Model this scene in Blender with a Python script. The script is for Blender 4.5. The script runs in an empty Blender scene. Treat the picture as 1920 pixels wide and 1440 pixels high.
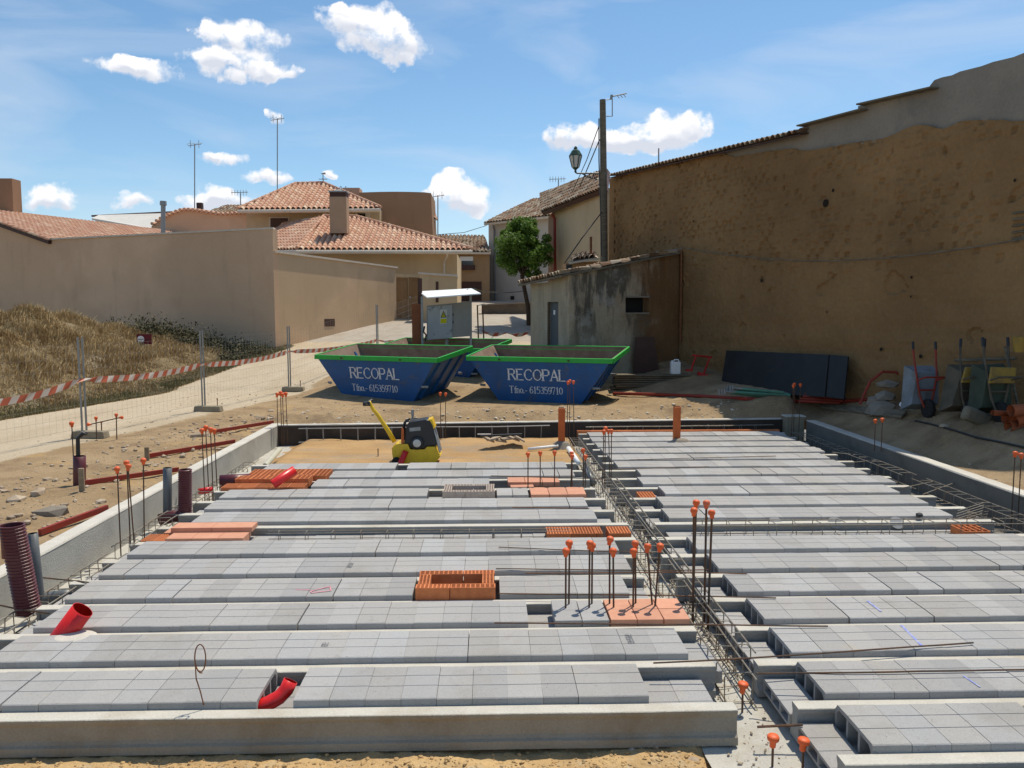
import bpy, bmesh, math, random
import numpy as np
from mathutils import Vector, Matrix, noise
R = math.radians
rnd = random.Random(7)
scene = bpy.context.scene
col = scene.collection

# ------------------------------------------------------------------ camera
CH, CPITCH, CYAW, CROLL, CF = 2.744, .0899, .0276, .0017, 1543.0
fw = Vector((math.sin(CYAW)*math.cos(CPITCH), math.cos(CYAW)*math.cos(CPITCH), -math.sin(CPITCH)))
r0 = Vector((math.cos(CYAW), -math.sin(CYAW), 0)); u0 = r0.cross(fw)
cr = r0*math.cos(CROLL) - u0*math.sin(CROLL); cu = u0*math.cos(CROLL) + r0*math.sin(CROLL)
cam_d = bpy.data.cameras.new('camera'); cam = bpy.data.objects.new('camera', cam_d); col.objects.link(cam)
m4 = Matrix((cr, cu, -fw)).transposed().to_4x4(); m4.translation = (0, 0, CH)
cam.matrix_world = m4
cam_d.sensor_width = 36; cam_d.lens = 36*CF/1920; cam_d.clip_start = .1; cam_d.clip_end = 3000
scene.camera = cam
scene.render.resolution_x = 1024; scene.render.resolution_y = 768

def ray(px, py): return fw + cr*((px-960)/CF) + cu*((720-py)/CF)
def P(px, py, Y):                       # world point seen in the photo at (px,py) standing at distance Y
    d = ray(px, py); t = Y/d.y; return Vector((d.x*t, Y, CH+d.z*t))
def G(px, py, z):                       # same, standing at height z
    d = ray(px, py); t = (z-CH)/d.z; return Vector((d.x*t, d.y*t, z))
def PZ(px, Y, z):
    return Vector((P(px, 800, Y).x, Y, z))

# ------------------------------------------------------------------ light
SUN = Vector((.26, .36, 1.0)).normalized()
sd = bpy.data.lights.new('sun', 'SUN'); sd.energy = 4.3; sd.angle = R(.55); sd.color = (1, .93, .79)
so = bpy.data.objects.new('sun', sd); col.objects.link(so)
so.rotation_euler = SUN.to_track_quat('Z', 'Y').to_euler()
scene.view_settings.view_transform = 'Standard'; scene.view_settings.look = 'None'
scene.view_settings.exposure = .04; scene.view_settings.gamma = 1

def azel(px, py):
    d = ray(px, py).normalized(); return math.atan2(d.x, d.y), math.asin(d.z)
w = bpy.data.worlds.new('World'); scene.world = w; w.use_nodes = True
nt = w.node_tree; nt.nodes.clear(); N = nt.nodes; Lk = nt.links
def wn(t, **k):
    n = N.new(t)
    for a, b in k.items(): setattr(n, a, b)
    return n
def wm(op, a, b=None, c=None, clamp=False):
    n = N.new('ShaderNodeMath'); n.operation = op; n.use_clamp = clamp
    for i, v in enumerate((a, b, c)):
        if v is None: continue
        if isinstance(v, (int, float)): n.inputs[i].default_value = v
        else: Lk.new(v, n.inputs[i])
    return n.outputs[0]
sky = wn('ShaderNodeTexSky', sky_type='NISHITA'); sky.sun_disc = False
sky.sun_elevation = math.asin(SUN.z); sky.sun_rotation = math.atan2(SUN.x, SUN.y)
sky.air_density = 1.0; sky.dust_density = .6; sky.ozone_density = 2.2; sky.altitude = 700
tc = wn('ShaderNodeTexCoord'); sep = wn('ShaderNodeSeparateXYZ'); Lk.new(tc.outputs['Generated'], sep.inputs[0])
az = wm('ARCTAN2', sep.outputs[0], sep.outputs[1]); el = wm('ARCSINE', sep.outputs[2])
nz = wn('ShaderNodeTexNoise'); nz.inputs['Scale'].default_value = 22; nz.inputs['Detail'].default_value = 9; nz.inputs['Roughness'].default_value = .55
Lk.new(tc.outputs['Generated'], nz.inputs['Vector'])
nz2 = wn('ShaderNodeTexNoise'); nz2.inputs['Scale'].default_value = 55; nz2.inputs['Detail'].default_value = 7; nz2.inputs['Roughness'].default_value = .6
Lk.new(tc.outputs['Generated'], nz2.inputs['Vector'])
# clouds: (px, py, half width, half height) of each puff
PUFFS = [(455, 75, 62, 26), (420, 70, 40, 16), (440, 122, 85, 22), (405, 112, 30, 14), (500, 135, 30, 11), (445, 152, 18, 10),
 (262, 128, 62, 15), (235, 122, 30, 10), (690, 52, 70, 32), (650, 35, 45, 20), (755, 78, 48, 30), (720, 85, 50, 22), (740, 45, 22, 16), (745, 115, 30, 10), (640, 20, 30, 9),
 (1245, 245, 62, 27), (1300, 235, 27, 20), (1180, 262, 60, 20), (1080, 252, 52, 22), (1045, 262, 34, 14), (1120, 255, 40, 18), (1210, 262, 90, 20),
 (860, 360, 42, 32), (840, 372, 35, 22), (885, 375, 28, 20), (410, 368, 36, 18), (385, 378, 46, 12), (435, 372, 34, 12),
 (415, 300, 40, 11), (400, 295, 20, 8), (495, 335, 42, 10), (97, 370, 36, 15), (75, 378, 40, 10), (255, 379, 36, 9), (620, 326, 16, 7), (510, 213, 18, 8), (563, 136, 16, 8)]
wz = wn('ShaderNodeTexNoise'); wz.inputs['Scale'].default_value = 30; wz.inputs['Detail'].default_value = 6; Lk.new(tc.outputs['Generated'], wz.inputs['Vector'])
wsp = wn('ShaderNodeSeparateColor'); Lk.new(wz.outputs['Color'], wsp.inputs[0])
az = wm('MULTIPLY_ADD', wm('SUBTRACT', wsp.outputs[0], .5), .055, az); el = wm('MULTIPLY_ADD', wm('SUBTRACT', wsp.outputs[1], .5), .032, el)
tot = None; low = None
for (px, py, rx, ry) in PUFFS:
    a0, e0 = azel(px, py)
    kx, ky = CF/(rx*1.25), CF/(ry*1.4)
    dx = wm('MULTIPLY', wm('SUBTRACT', az, a0), kx*math.cos(e0)); dy = wm('MULTIPLY', wm('SUBTRACT', el, e0), ky)
    d2 = wm('MULTIPLY_ADD', dx, dx, wm('MULTIPLY', dy, dy))
    f = wm('SUBTRACT', 1.0, d2, clamp=True)
    tot = f if tot is None else wm('ADD', tot, f)
    g = wm('MULTIPLY', f, dy); low = g if low is None else wm('ADD', low, g)
totc = wm('POWER', wm('MINIMUM', tot, 1.2), .6)
nn = wm('ADD', wm('MULTIPLY', wm('SUBTRACT', nz.outputs[0], .5), 3.4), wm('MULTIPLY', wm('SUBTRACT', nz2.outputs[0], .5), 2.3))
dens = wm('MULTIPLY', wm('MULTIPLY_ADD', nn, .8, wm('SUBTRACT', totc, .36)), 1.65, clamp=True)
dens = wm('MULTIPLY', dens, wm('MULTIPLY', tot, 7, clamp=True))
dens = wm('POWER', dens, 1.25)
# thin cirrus veils
mp = wn('ShaderNodeMapping'); mp.inputs['Scale'].default_value = (2.2, 2.2, 9); mp.inputs['Rotation'].default_value = (.25, .1, .3)
Lk.new(tc.outputs['Generated'], mp.inputs[0])
cn = wn('ShaderNodeTexNoise'); cn.inputs['Scale'].default_value = 1.7; cn.inputs['Detail'].default_value = 7; cn.inputs['Distortion'].default_value = .7
Lk.new(mp.outputs[0], cn.inputs['Vector'])
cir = wm('MULTIPLY', wm('MULTIPLY', wm('SUBTRACT', cn.outputs[0], .44), 3.2, clamp=True), .46)
mx1 = wn('ShaderNodeMix', data_type='RGBA'); Lk.new(cir, mx1.inputs['Factor']); 
hsv = wn('ShaderNodeHueSaturation'); hsv.inputs['Hue'].default_value = .492; hsv.inputs['Saturation'].default_value = 1.12; hsv.inputs['Value'].default_value = 1.32
Lk.new(sky.outputs[0], hsv.inputs['Color'])
Lk.new(hsv.outputs[0], mx1.inputs['A']); mx1.inputs['B'].default_value = (7.2, 7.9, 9.0, 1)
shade = wm('MULTIPLY_ADD', low, 1.6, .72, clamp=True)
cc = wn('ShaderNodeMix', data_type='RGBA'); Lk.new(shade, cc.inputs['Factor'])
cc.inputs['A'].default_value = (6.9, 7.3, 8.2, 1); cc.inputs['B'].default_value = (10.3, 10.3, 10.5, 1)
mx2 = wn('ShaderNodeMix', data_type='RGBA'); Lk.new(dens, mx2.inputs['Factor']); Lk.new(mx1.outputs['Result'], mx2.inputs['A']); Lk.new(cc.outputs['Result'], mx2.inputs['B'])
bg = wn('ShaderNodeBackground'); bg.inputs[1].default_value = .1; Lk.new(mx2.outputs['Result'], bg.inputs[0])
wo = wn('ShaderNodeOutputWorld'); Lk.new(bg.outputs[0], wo.inputs[0])

# ------------------------------------------------------------------ materials
def hexc(r, g, b):
    f = lambda c: (c/255/12.92) if c <= 10 else ((c/255+.055)/1.055)**2.4
    return (f(r), f(g), f(b), 1)
class Nodes:
    def __init__(s, name):
        s.m = bpy.data.materials.new(name); s.m.use_nodes = True; s.t = s.m.node_tree; s.t.nodes.clear()
        s.out = s.t.nodes.new('ShaderNodeOutputMaterial'); s.b = s.t.nodes.new('ShaderNodeBsdfPrincipled')
        s.t.links.new(s.b.outputs[0], s.out.inputs[0]); s.pos = s.t.nodes.new('ShaderNodeNewGeometry')
        s.P = s.pos.outputs['Position']
    def put(s, sock, v):
        if isinstance(v, (int, float, tuple)): sock.default_value = v
        else: s.t.links.new(v, sock)
    def noise(s, scale, detail=4, rough=.55, stretch=None, off=0, vec=None, dist=0):
        n = s.t.nodes.new('ShaderNodeTexNoise'); n.inputs['Scale'].default_value = scale; n.inputs['Detail'].default_value = detail; n.inputs['Roughness'].default_value = rough
        n.inputs['Distortion'].default_value = dist
        v = vec or s.P
        if stretch or off:
            mpn = s.t.nodes.new('ShaderNodeMapping'); mpn.inputs['Scale'].default_value = stretch or (1, 1, 1); mpn.inputs['Location'].default_value = (off, off*.7, off*.3)
            s.t.links.new(v, mpn.inputs[0]); v = mpn.outputs[0]
        s.t.links.new(v, n.inputs['Vector']); return n.outputs[0]
    def math(s, op, a, b=0.0, clamp=False):
        n = s.t.nodes.new('ShaderNodeMath'); n.operation = op; n.use_clamp = clamp; s.put(n.inputs[0], a); s.put(n.inputs[1], b); return n.outputs[0]
    def step(s, v, lo, hi):
        n = s.t.nodes.new('ShaderNodeMapRange'); n.inputs[1].default_value = lo; n.inputs[2].default_value = hi; s.put(n.inputs[0], v); return n.outputs[0]
    def mix(s, f, a, b, bt='MIX'):
        n = s.t.nodes.new('ShaderNodeMix'); n.data_type = 'RGBA'; n.blend_type = bt
        s.put(n.inputs['Factor'], f); s.put(n.inputs['A'], a); s.put(n.inputs['B'], b); return n.outputs['Result']
    def val(s, c, v):
        n = s.t.nodes.new('ShaderNodeHueSaturation'); s.put(n.inputs['Color'], c); s.put(n.inputs['Value'], v); return n.outputs[0]
    def bump(s, h, st=.3, dist=.01):
        n = s.t.nodes.new('ShaderNodeBump'); n.inputs['Strength'].default_value = st; n.inputs['Distance'].default_value = dist; s.put(n.inputs['Height'], h)
        s.t.links.new(n.outputs[0], s.b.inputs['Normal'])
    def fin(s, c, rough=.8, metal=0, spec=.3):
        s.put(s.b.inputs['Base Color'], c); s.put(s.b.inputs['Roughness'], rough); s.b.inputs['Metallic'].default_value = metal
        s.b.inputs['Specular IOR Level'].default_value = spec; return s.m
def mat(name, c, c2=None, sc=3, amt=.35, rough=.8, bump=.0, bs=40, metal=0, spec=.3, stretch=None, stain=None, ssc=1.2, slo=.55, shi=.7, vrand=0):
    n = Nodes(name); base = c
    c2 = c2 or tuple(x*.7 for x in c[:3])+(1,)
    f = n.step(n.noise(sc, 6, .6, stretch), .35, .65)
    base = n.mix(n.math('MULTIPLY', f, amt), c, c2)
    if stain:
        base = n.mix(n.math('MULTIPLY', n.step(n.noise(ssc, 6, .65, stretch, off=5), slo, shi), .8), base, stain)
    base = n.val(base, n.math('MULTIPLY_ADD' if 0 else 'ADD', n.math('MULTIPLY', n.noise(bs, 3), .36), .82))
    if vrand:
        oi = n.t.nodes.new('ShaderNodeObjectInfo')
        base = n.val(base, n.math('ADD', n.math('MULTIPLY', oi.outputs['Random'], vrand), 1-vrand/2))
    if bump: n.bump(n.noise(bs, 5, .65), bump, .02)
    return n.fin(base, rough, metal, spec)

def block_mat():
    n = Nodes('grey_block_concrete')
    oi = n.t.nodes.new('ShaderNodeObjectInfo'); isl = n.pos.outputs['Random Per Island']
    rn = n.math('FRACT', n.math('ADD', oi.outputs['Random'], n.math('MULTIPLY', isl, 3.7)))
    rn2 = n.math('FRACT', n.math('MULTIPLY', rn, 17.3))
    base = n.mix(rn, (.325, .318, .312, 1), (.425, .42, .415, 1))
    base = n.mix(n.math('MULTIPLY', rn2, .5), base, (.40, .37, .335, 1))
    base = n.mix(n.math('MULTIPLY', n.step(n.noise(1.1, 5, .6), .45, .75), .35), base, (.36, .34, .315, 1))
    base = n.mix(n.math('MULTIPLY', n.step(n.noise(9, 6, .75), .58, .74), .55), base, (.27, .245, .21, 1))
    base = n.mix(n.math('MULTIPLY', n.step(n.noise(2.3, 6, .7, off=13), .60, .70), .55), base, (.43, .385, .31, 1))
    base = n.mix(n.math('MULTIPLY', n.step(n.noise(.9, 7, .7, off=33), .54, .66), .5), base, (.30, .275, .24, 1))
    base = n.mix(n.step(n.noise(45, 2, .5, off=3), .73, .78), base, (.09, .085, .08, 1))
    base = n.val(base, n.math('ADD', n.math('MULTIPLY', n.noise(110, 4, .75), .7), .66))
    base = n.mix(n.math('MULTIPLY', n.step(n.noise(70, 2, .6, off=23), .66, .72), .5), base, (.14, .13, .12, 1))
    n.bump(n.noise(120, 4, .75), .8, .008)
    return n.fin(base, .92, 0, .15)
MB = block_mat()
def conc(name, c, stain, sc=2.5, spots=True, **k): return mat(name, c, tuple(x*.8 for x in c[:3])+(1,), sc, .6, .9, .5, 60, stain=stain, ssc=1.6, **k)
MJ = conc('cast_joist_concrete', (.36, .345, .315, 1), (.33, .27, .19, 1), slo=.58, shi=.8)  # darker joist concrete for the sides, their shade put into the colour
MJT = conc('lit_joist_top_concrete', (.58, .545, .47, 1), (.38, .32, .235, 1), slo=.52, shi=.78)  # lighter copy for joist tops, sunlight painted into the colour
MJF = conc('shaded_joist_concrete', (.33, .295, .235, 1), (.25, .19, .12, 1), slo=.52, shi=.7)  # front joist: shade of its face painted in as darker concrete, brown stains
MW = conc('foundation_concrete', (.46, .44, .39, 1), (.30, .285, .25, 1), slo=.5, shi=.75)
MW2 = conc('shaded_foundation_concrete', (.19, .175, .15, 1), (.11, .10, .085, 1), slo=.5, shi=.7)  # dark copy of the wall concrete, shade painted into the colour
MTOP = conc('trowelled_concrete', (.60, .56, .49, 1), (.42, .37, .29, 1), slo=.55, shi=.75)
MFORM = mat('formwork_ply', (.075, .055, .04, 1), (.03, .022, .018, 1), 1.6, .8, .6, .2, 30, spec=.3)
MFOOT = conc('footing_concrete', (.50, .475, .415, 1), (.32, .27, .20, 1), slo=.5, shi=.72)
MREB = mat('steel_bar', (.075, .06, .05, 1), (.16, .075, .035, 1), 6, .9, .55, .3, 90, metal=.35)
MREBL = mat('grey_steel_bar', (.30, .28, .24, 1), (.22, .15, .09, 1), 4, .7, .5, .3, 90, metal=.3)
MRUST = mat('rusty_steel', (.24, .10, .04, 1), (.12, .055, .03, 1), 9, .9, .8, .2, 60)
MCAP = mat('orange_plastic', (.78, .13, .03, 1), (.66, .11, .03, 1), 20, .6, .5, spec=.35, stain=(.55, .22, .12, 1), ssc=9, slo=.55, shi=.7)
MBRK = mat('orange_brick', (.60, .20, .075, 1), (.47, .14, .05, 1), 14, .7, .85, .3, 90, vrand=.35)
MBRKP = mat('salmon_brick', (.62, .31, .20, 1), (.52, .24, .15, 1), 8, .6, .85, .2, 90, vrand=.2)
MBRKG = mat('mortar_smeared_brick', (.50, .41, .34, 1), (.40, .31, .25, 1), 25, .9, .9, .3, 90)
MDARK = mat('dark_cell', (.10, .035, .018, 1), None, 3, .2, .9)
MRED = mat('red_plastic', (.72, .018, .016, 1), (.62, .015, .013, 1), 12, .5, .35, spec=.5)
MMAR = mat('maroon_plastic', (.105, .016, .022, 1), (.15, .05, .045, 1), 5, .5, .4, spec=.5, stain=(.2, .15, .12, 1), slo=.6, shi=.85)
MGRP = mat('grey_plastic', (.11, .12, .125, 1), (.18, .18, .175, 1), 5, .5, .4, spec=.5)
MORP = mat('orange_duct', (.55, .13, .03, 1), (.44, .095, .025, 1), 6, .6, .5)
MREDP = mat('red_paint_steel', (.30, .03, .018, 1), (.20, .05, .03, 1), 8, .7, .6)
MYEL = mat('yellow_paint', (.78, .50, .015, 1), (.62, .38, .02, 1), 8, .45, .4, spec=.5, stain=(.3, .2, .08, 1), ssc=6, slo=.62, shi=.8)
MBLK = mat('black_plastic', (.018, .018, .02, 1), (.03, .03, .03, 1), 9, .5, .4, spec=.4)
MRUB = mat('rubber', (.02, .02, .02, 1), None, 9, .5, .8)
MSIL = mat('bare_metal', (.5, .5, .5, 1), (.35, .35, .35, 1), 14, .6, .35, metal=.7)
MGAL = mat('galvanised_steel', (.32, .33, .33, 1), (.22, .22, .21, 1), 12, .6, .5, metal=.45)
MBLU = mat('blue_paint', (.011, .095, .29, 1), (.016, .075, .20, 1), 2.5, .8, .45, .1, 30, spec=.35, stain=(.10, .10, .10, 1), ssc=3.2, slo=.57, shi=.72)
MGRN = mat('green_paint', (.025, .40, .05, 1), (.035, .29, .055, 1), 4, .6, .5, .1, spec=.35, stain=(.14, .17, .08, 1), ssc=4, slo=.6, shi=.7)
MINS = mat('scuffed_steel', (.26, .19, .14, 1), (.17, .10, .07, 1), 3, .8, .8, .2, 30)
MWHT = mat('white_paint', (.82, .82, .80, 1), None, 9, .15, .5)
MLET = mat('white_lettering', (.80, .82, .84, 1), (.4, .42, .48, 1), 18, .7, .6)
MWOOD = mat('weathered_wood', (.33, .25, .16, 1), (.22, .16, .10, 1), 3, .8, .85, .3, 30, stretch=(1, 1, 6))
MWOODG = mat('grey_timber', (.20, .165, .115, 1), (.10, .085, .06, 1), 2.5, .9, .9, .3, 30, stretch=(1, 1, 8))
MDOOR = mat('brown_wood', (.27, .16, .07, 1), (.20, .115, .05, 1), 3, .8, .6, stretch=(8, 1, 1))
MDBRN = mat('dark_brown_paint', (.075, .035, .025, 1), None, 4, .4, .6)
MGLS = mat('dark_glass', (.015, .016, .02, 1), None, 4, .4, .12, spec=.6)
MGREEN = mat('pale_green_paint', (.10, .27, .20, 1), (.07, .17, .12, 1), 7, .7, .6)
MFOOTB = mat('concrete_fence_foot', (.31, .265, .19, 1), (.22, .18, .12, 1), 7, .7, .9, .4, 60)

def stucco(name, c, c2, stain=None, sc=.7, slo=.55, shi=.75, stretch=None):
    n = Nodes(name); k = n.mix(n.math('MULTIPLY', n.step(n.noise(sc, 6, .6), .35, .65), .7), c, c2)
    stain = stain or tuple(x*.82 for x in c[:3])+(1,)
    k = n.mix(n.math('MULTIPLY', n.step(n.noise(.22, 4, .5, off=5), .44, .52), .55), k, stain)      # large patches of newer and older render
    k = n.mix(n.math('MULTIPLY', n.step(n.noise(2.2, 5, .6, stretch=(1, 1, .22), off=8), .56, .72), .30), k, tuple(x*.6 for x in c[:3])+(1,))   # run-off streaks
    k = n.mix(n.math('MULTIPLY', n.step(n.noise(7, 5, .75, off=3), .64, .74), .3), k, tuple(x*.65 for x in c[:3])+(1,))
    k = n.val(k, n.math('ADD', n.math('MULTIPLY', n.noise(35, 4, .7), .36), .82)); n.bump(n.noise(28, 5, .65), .35, .02)
    return n.fin(k, .92, 0, .12)
MST1 = stucco('beige_render', (.68, .47, .31, 1), (.59, .40, .26, 1), (.50, .335, .215, 1), slo=.45, shi=.8)
MST2 = stucco('sand_render', (.62, .44, .28, 1), (.54, .38, .235, 1), (.48, .35, .22, 1))
MST3 = stucco('cream_render', (.56, .43, .27, 1), (.50, .37, .22, 1))
MST4 = stucco('brown_render', (.36, .215, .13, 1), (.31, .18, .11, 1))
MST5 = stucco('white_render', (.56, .52, .46, 1), (.48, .45, .40, 1))
MST6 = stucco('ochre_render', (.42, .27, .145, 1), (.35, .22, .115, 1))
MCOP = mat('pale_coping', (.62, .54, .44, 1), (.5, .43, .35, 1), 4, .6, .8)

def tile_mat(name, cols, dark=.25):
    n = Nodes(name)
    uv = n.t.nodes.new('ShaderNodeUVMap'); uv.uv_map = 'tiles'
    fl = n.t.nodes.new('ShaderNodeVectorMath'); fl.operation = 'FLOOR'; n.t.links.new(uv.outputs[0], fl.inputs[0])
    wnz = n.t.nodes.new('ShaderNodeTexWhiteNoise'); wnz.noise_dimensions = '2D'; n.t.links.new(fl.outputs[0], wnz.inputs['Vector'])
    rp = n.t.nodes.new('ShaderNodeValToRGB'); n.t.links.new(wnz.outputs['Value'], rp.inputs[0]); rp.color_ramp.interpolation = 'LINEAR'
    els = rp.color_ramp.elements
    els[0].position = 0; els[0].color = cols[0]; els[1].position = 1; els[1].color = cols[-1]
    for i, c in enumerate(cols[1:-1]): e = els.new((i+1)/(len(cols)-1)); e.color = c
    base = n.mix(n.math('MULTIPLY', n.step(n.noise(6, 5, .7), .55, .75), .28), rp.outputs[0], tuple(x*dark*2 for x in cols[0][:3])+(1,))
    base = n.val(base, n.math('ADD', n.math('MULTIPLY', n.noise(30, 3), .4), .8))
    return n.fin(base, .9, 0, .15)
MT1 = tile_mat('terracotta_tile', [(.50, .27, .18, 1), (.56, .32, .21, 1), (.60, .38, .26, 1), (.52, .28, .19, 1), (.68, .50, .36, 1)])
MT2 = tile_mat('old_mossy_tile', [(.16, .095, .06, 1), (.27, .16, .10, 1), (.34, .26, .18, 1), (.20, .14, .10, 1), (.42, .36, .28, 1)])

def adobe_mat():
    n = Nodes('adobe_render')
    c = n.mix(n.step(n.noise(.28, 5, .6), .35, .65), (.305, .182, .082, 1), (.21, .124, .057, 1))
    c = n.mix(n.math('MULTIPLY', n.step(n.noise(.22, 6, .6, off=9), .54, .68), .6), c, (.30, .16, .070, 1))
    sepn = n.t.nodes.new('ShaderNodeSeparateXYZ'); n.t.links.new(n.P, sepn.inputs[0])
    # exposed adobe courses; recess shade painted as darker bricks in the upper part
    al = n.math('ADD', n.math('MULTIPLY', sepn.outputs[0], .303), n.math('MULTIPLY', sepn.outputs[1], -.953))
    cmb = n.t.nodes.new('ShaderNodeCombineXYZ'); n.put(cmb.inputs[0], al); n.put(cmb.inputs[1], sepn.outputs[2])
    br = n.t.nodes.new('ShaderNodeTexBrick'); n.t.links.new(cmb.outputs[0], br.inputs['Vector'])
    br.inputs['Scale'].default_value = 1; br.inputs['Brick Width'].default_value = .34; br.inputs['Row Height'].default_value = .13; br.inputs['Mortar Size'].default_value = .03; br.inputs['Bias'].default_value = 0
    br.inputs['Color1'].default_value = (0, 0, 0, 1); br.inputs['Color2'].default_value = (1, 1, 1, 1); br.inputs['Mortar'].default_value = (0, 0, 0, 1)
    pick = n.step(br.outputs['Color'], .5, .62)
    upper = n.math('MULTIPLY', n.step(sepn.outputs[2], 3.2, 4.4), n.step(n.noise(.5, 4, .6, off=2), .40, .56))
    mark = n.math('MULTIPLY', n.math('MULTIPLY', pick, upper), n.step(n.noise(6, 3, .7, off=4), .46, .56))
    c = n.mix(n.math('MULTIPLY', mark, .35), c, (.16, .085, .038, 1))
    lay = n.step(n.noise(1.2, 5, .6, stretch=(.3, .3, 4)), .52, .72)
    lowp = n.step(sepn.outputs[2], 3.0, 1.2)
    c = n.mix(n.math('MULTIPLY', n.math('MULTIPLY', lay, lowp), .5), c, (.14, .085, .04, 1))
    spk = n.step(n.noise(4.5, 4, .8, off=7), .66, .76)
    c = n.mix(n.math('MULTIPLY', spk, .45), c, (.10, .055, .025, 1))
    spl = n.step(n.noise(3.5, 5, .7, off=17), .60, .75)
    c = n.mix(n.math('MULTIPLY', spl, .4), c, (.31, .195, .095, 1))
    c = n.val(c, n.math('ADD', n.math('MULTIPLY', n.noise(14, 5, .7), .5), .75))
    n.bump(n.math('SUBTRACT', n.noise(5, 7, .7), n.math('MULTIPLY', mark, .5)), .6, .06)
    return n.fin(c, .95, 0, .1)
MADO = adobe_mat()
def shed_mat():
    n = Nodes('stained_shed_render')
    c = n.mix(n.step(n.noise(1.2, 6, .65), .4, .65), (.43, .36, .26, 1), (.34, .27, .18, 1))
    st = n.step(n.noise(1.3, 7, .66, stretch=(1.6, 1.6, .33), off=3), .46, .54)
    sepn = n.t.nodes.new('ShaderNodeSeparateXYZ'); n.t.links.new(n.P, sepn.inputs[0])
    st = n.math('MULTIPLY', st, n.step(sepn.outputs[2], 1.0, 2.6))
    c = n.mix(n.math('MULTIPLY', st, .85), c, (.075, .072, .06, 1))
    c = n.mix(n.math('MULTIPLY', n.step(n.noise(.9, 6, .7, off=11), .56, .64), .6), c, (.40, .37, .32, 1))
    orange = n.step(n.math('ADD', sepn.outputs[0], n.math('MULTIPLY', n.math('SUBTRACT', n.noise(.9, 6, .7, off=31), .5), 3.0)), 4.3, 5.3)
    lf = n.step(n.math('ADD', sepn.outputs[0], n.math('MULTIPLY', n.math('SUBTRACT', n.noise(1.1, 5, .6, off=41), .5), 1.2)), 2.6, 2.2)
    c = n.mix(n.math('MULTIPLY', lf, .7), c, n.mix(n.noise(1.6, 5), (.50, .43, .32, 1), (.36, .30, .21, 1)))
    c = n.mix(n.math('MULTIPLY', orange, .9), c, n.mix(n.noise(1.2, 5), (.23, .12, .045, 1), (.15, .07, .03, 1)))
    c = n.val(c, n.math('ADD', n.math('MULTIPLY', n.noise(18, 5, .7), .5), .75))
    n.bump(n.noise(12, 6, .7), .5, .03)
    return n.fin(c, .95, 0, .1)
MSHED = shed_mat()
MCON2 = mat('grey_cement_render', (.29, .25, .20, 1), (.22, .19, .155, 1), .8, .8, .95, .3, 20, stain=(.17, .16, .145, 1), ssc=.7, spec=.1)

def ground_mat():
    n = Nodes('site_soil')
    at = n.t.nodes.new('ShaderNodeVertexColor'); at.layer_name = 'cover'
    sp = n.t.nodes.new('ShaderNodeSeparateColor'); n.t.links.new(at.outputs[0], sp.inputs[0])
    road, grass, paved = sp.outputs[0], sp.outputs[1], sp.outputs[2]
    soil = n.mix(n.step(n.noise(.55, 6, .65), .35, .65), (.43, .31, .185, 1), (.33, .23, .13, 1))
    soil = n.mix(n.math('MULTIPLY', n.step(n.noise(1.1, 7, .72, off=2), .47, .62), .75), soil, (.235, .16, .095, 1))
    soil = n.mix(n.math('MULTIPLY', n.step(n.noise(.8, 6, .7, off=21), .57, .66), .6), soil, (.50, .33, .15, 1))
    soil = n.mix(n.step(n.noise(22, 4, .7, off=6), .63, .70), soil, (.50, .43, .33, 1))
    soil = n.mix(n.step(n.noise(13, 4, .8, off=8), .66, .72), soil, (.13, .10, .07, 1))
    rd = n.mix(n.step(n.noise(1.2, 6, .65, stretch=(1, .35, 1)), .35, .7), (.56, .465, .34, 1), (.47, .375, .255, 1))
    rd = n.mix(n.step(n.noise(30, 4, .7), .62, .72), rd, (.37, .30, .22, 1))
    gr = n.mix(n.step(n.noise(1.6, 6, .7), .4, .6), (.26, .19, .105, 1), (.18, .13, .07, 1))
    gr = n.mix(n.step(n.noise(.5, 5, .6, off=4), .56, .66), gr, (.27, .22, .15, 1))
    pv = n.mix(n.step(n.noise(1.4, 6, .6), .4, .65), (.45, .40, .34, 1), (.40, .34, .27, 1))
    br = n.noise(1.8, 6, .7, off=1)
    fade = lambda k: n.step(n.math('ADD', k, n.math('MULTIPLY', n.math('SUBTRACT', br, .5), 1.1)), .4, .6)
    c = n.mix(fade(road), soil, rd); c = n.mix(fade(paved), c, pv); c = n.mix(fade(grass), c, gr)
    c = n.val(c, n.math('ADD', n.math('MULTIPLY', n.noise(60, 4, .75), .5), .75))
    n.bump(n.math('ADD', n.noise(9, 7, .75), n.math('MULTIPLY', n.noise(45, 4, .7), .4)), .8, .06)
    return n.fin(c, .97, 0, .08)
MGROUND = ground_mat()
MSAND = mat('orange_sand', (.50, .32, .155, 1), (.36, .22, .10, 1), 1.3, .9, .97, 1.0, 25, spec=.08, stretch=(.5, 1, 1), stain=(.33, .25, .17, 1), ssc=1.0, slo=.50, shi=.62)
MDIRT = mat('ochre_dirt', (.60, .41, .20, 1), (.42, .27, .13, 1), 2.2, .8, .97, 1.0, 35, spec=.08, stain=(.50, .40, .26, 1), ssc=9)
MSTONE = mat('rubble_stone', (.46, .37, .27, 1), (.30, .22, .15, 1), 5, .9, .95, .4, 30)
MSTONE2 = mat('pale_rubble', (.62, .55, .45, 1), (.45, .36, .26, 1), 5, .8, .95, .4, 30)

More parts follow.
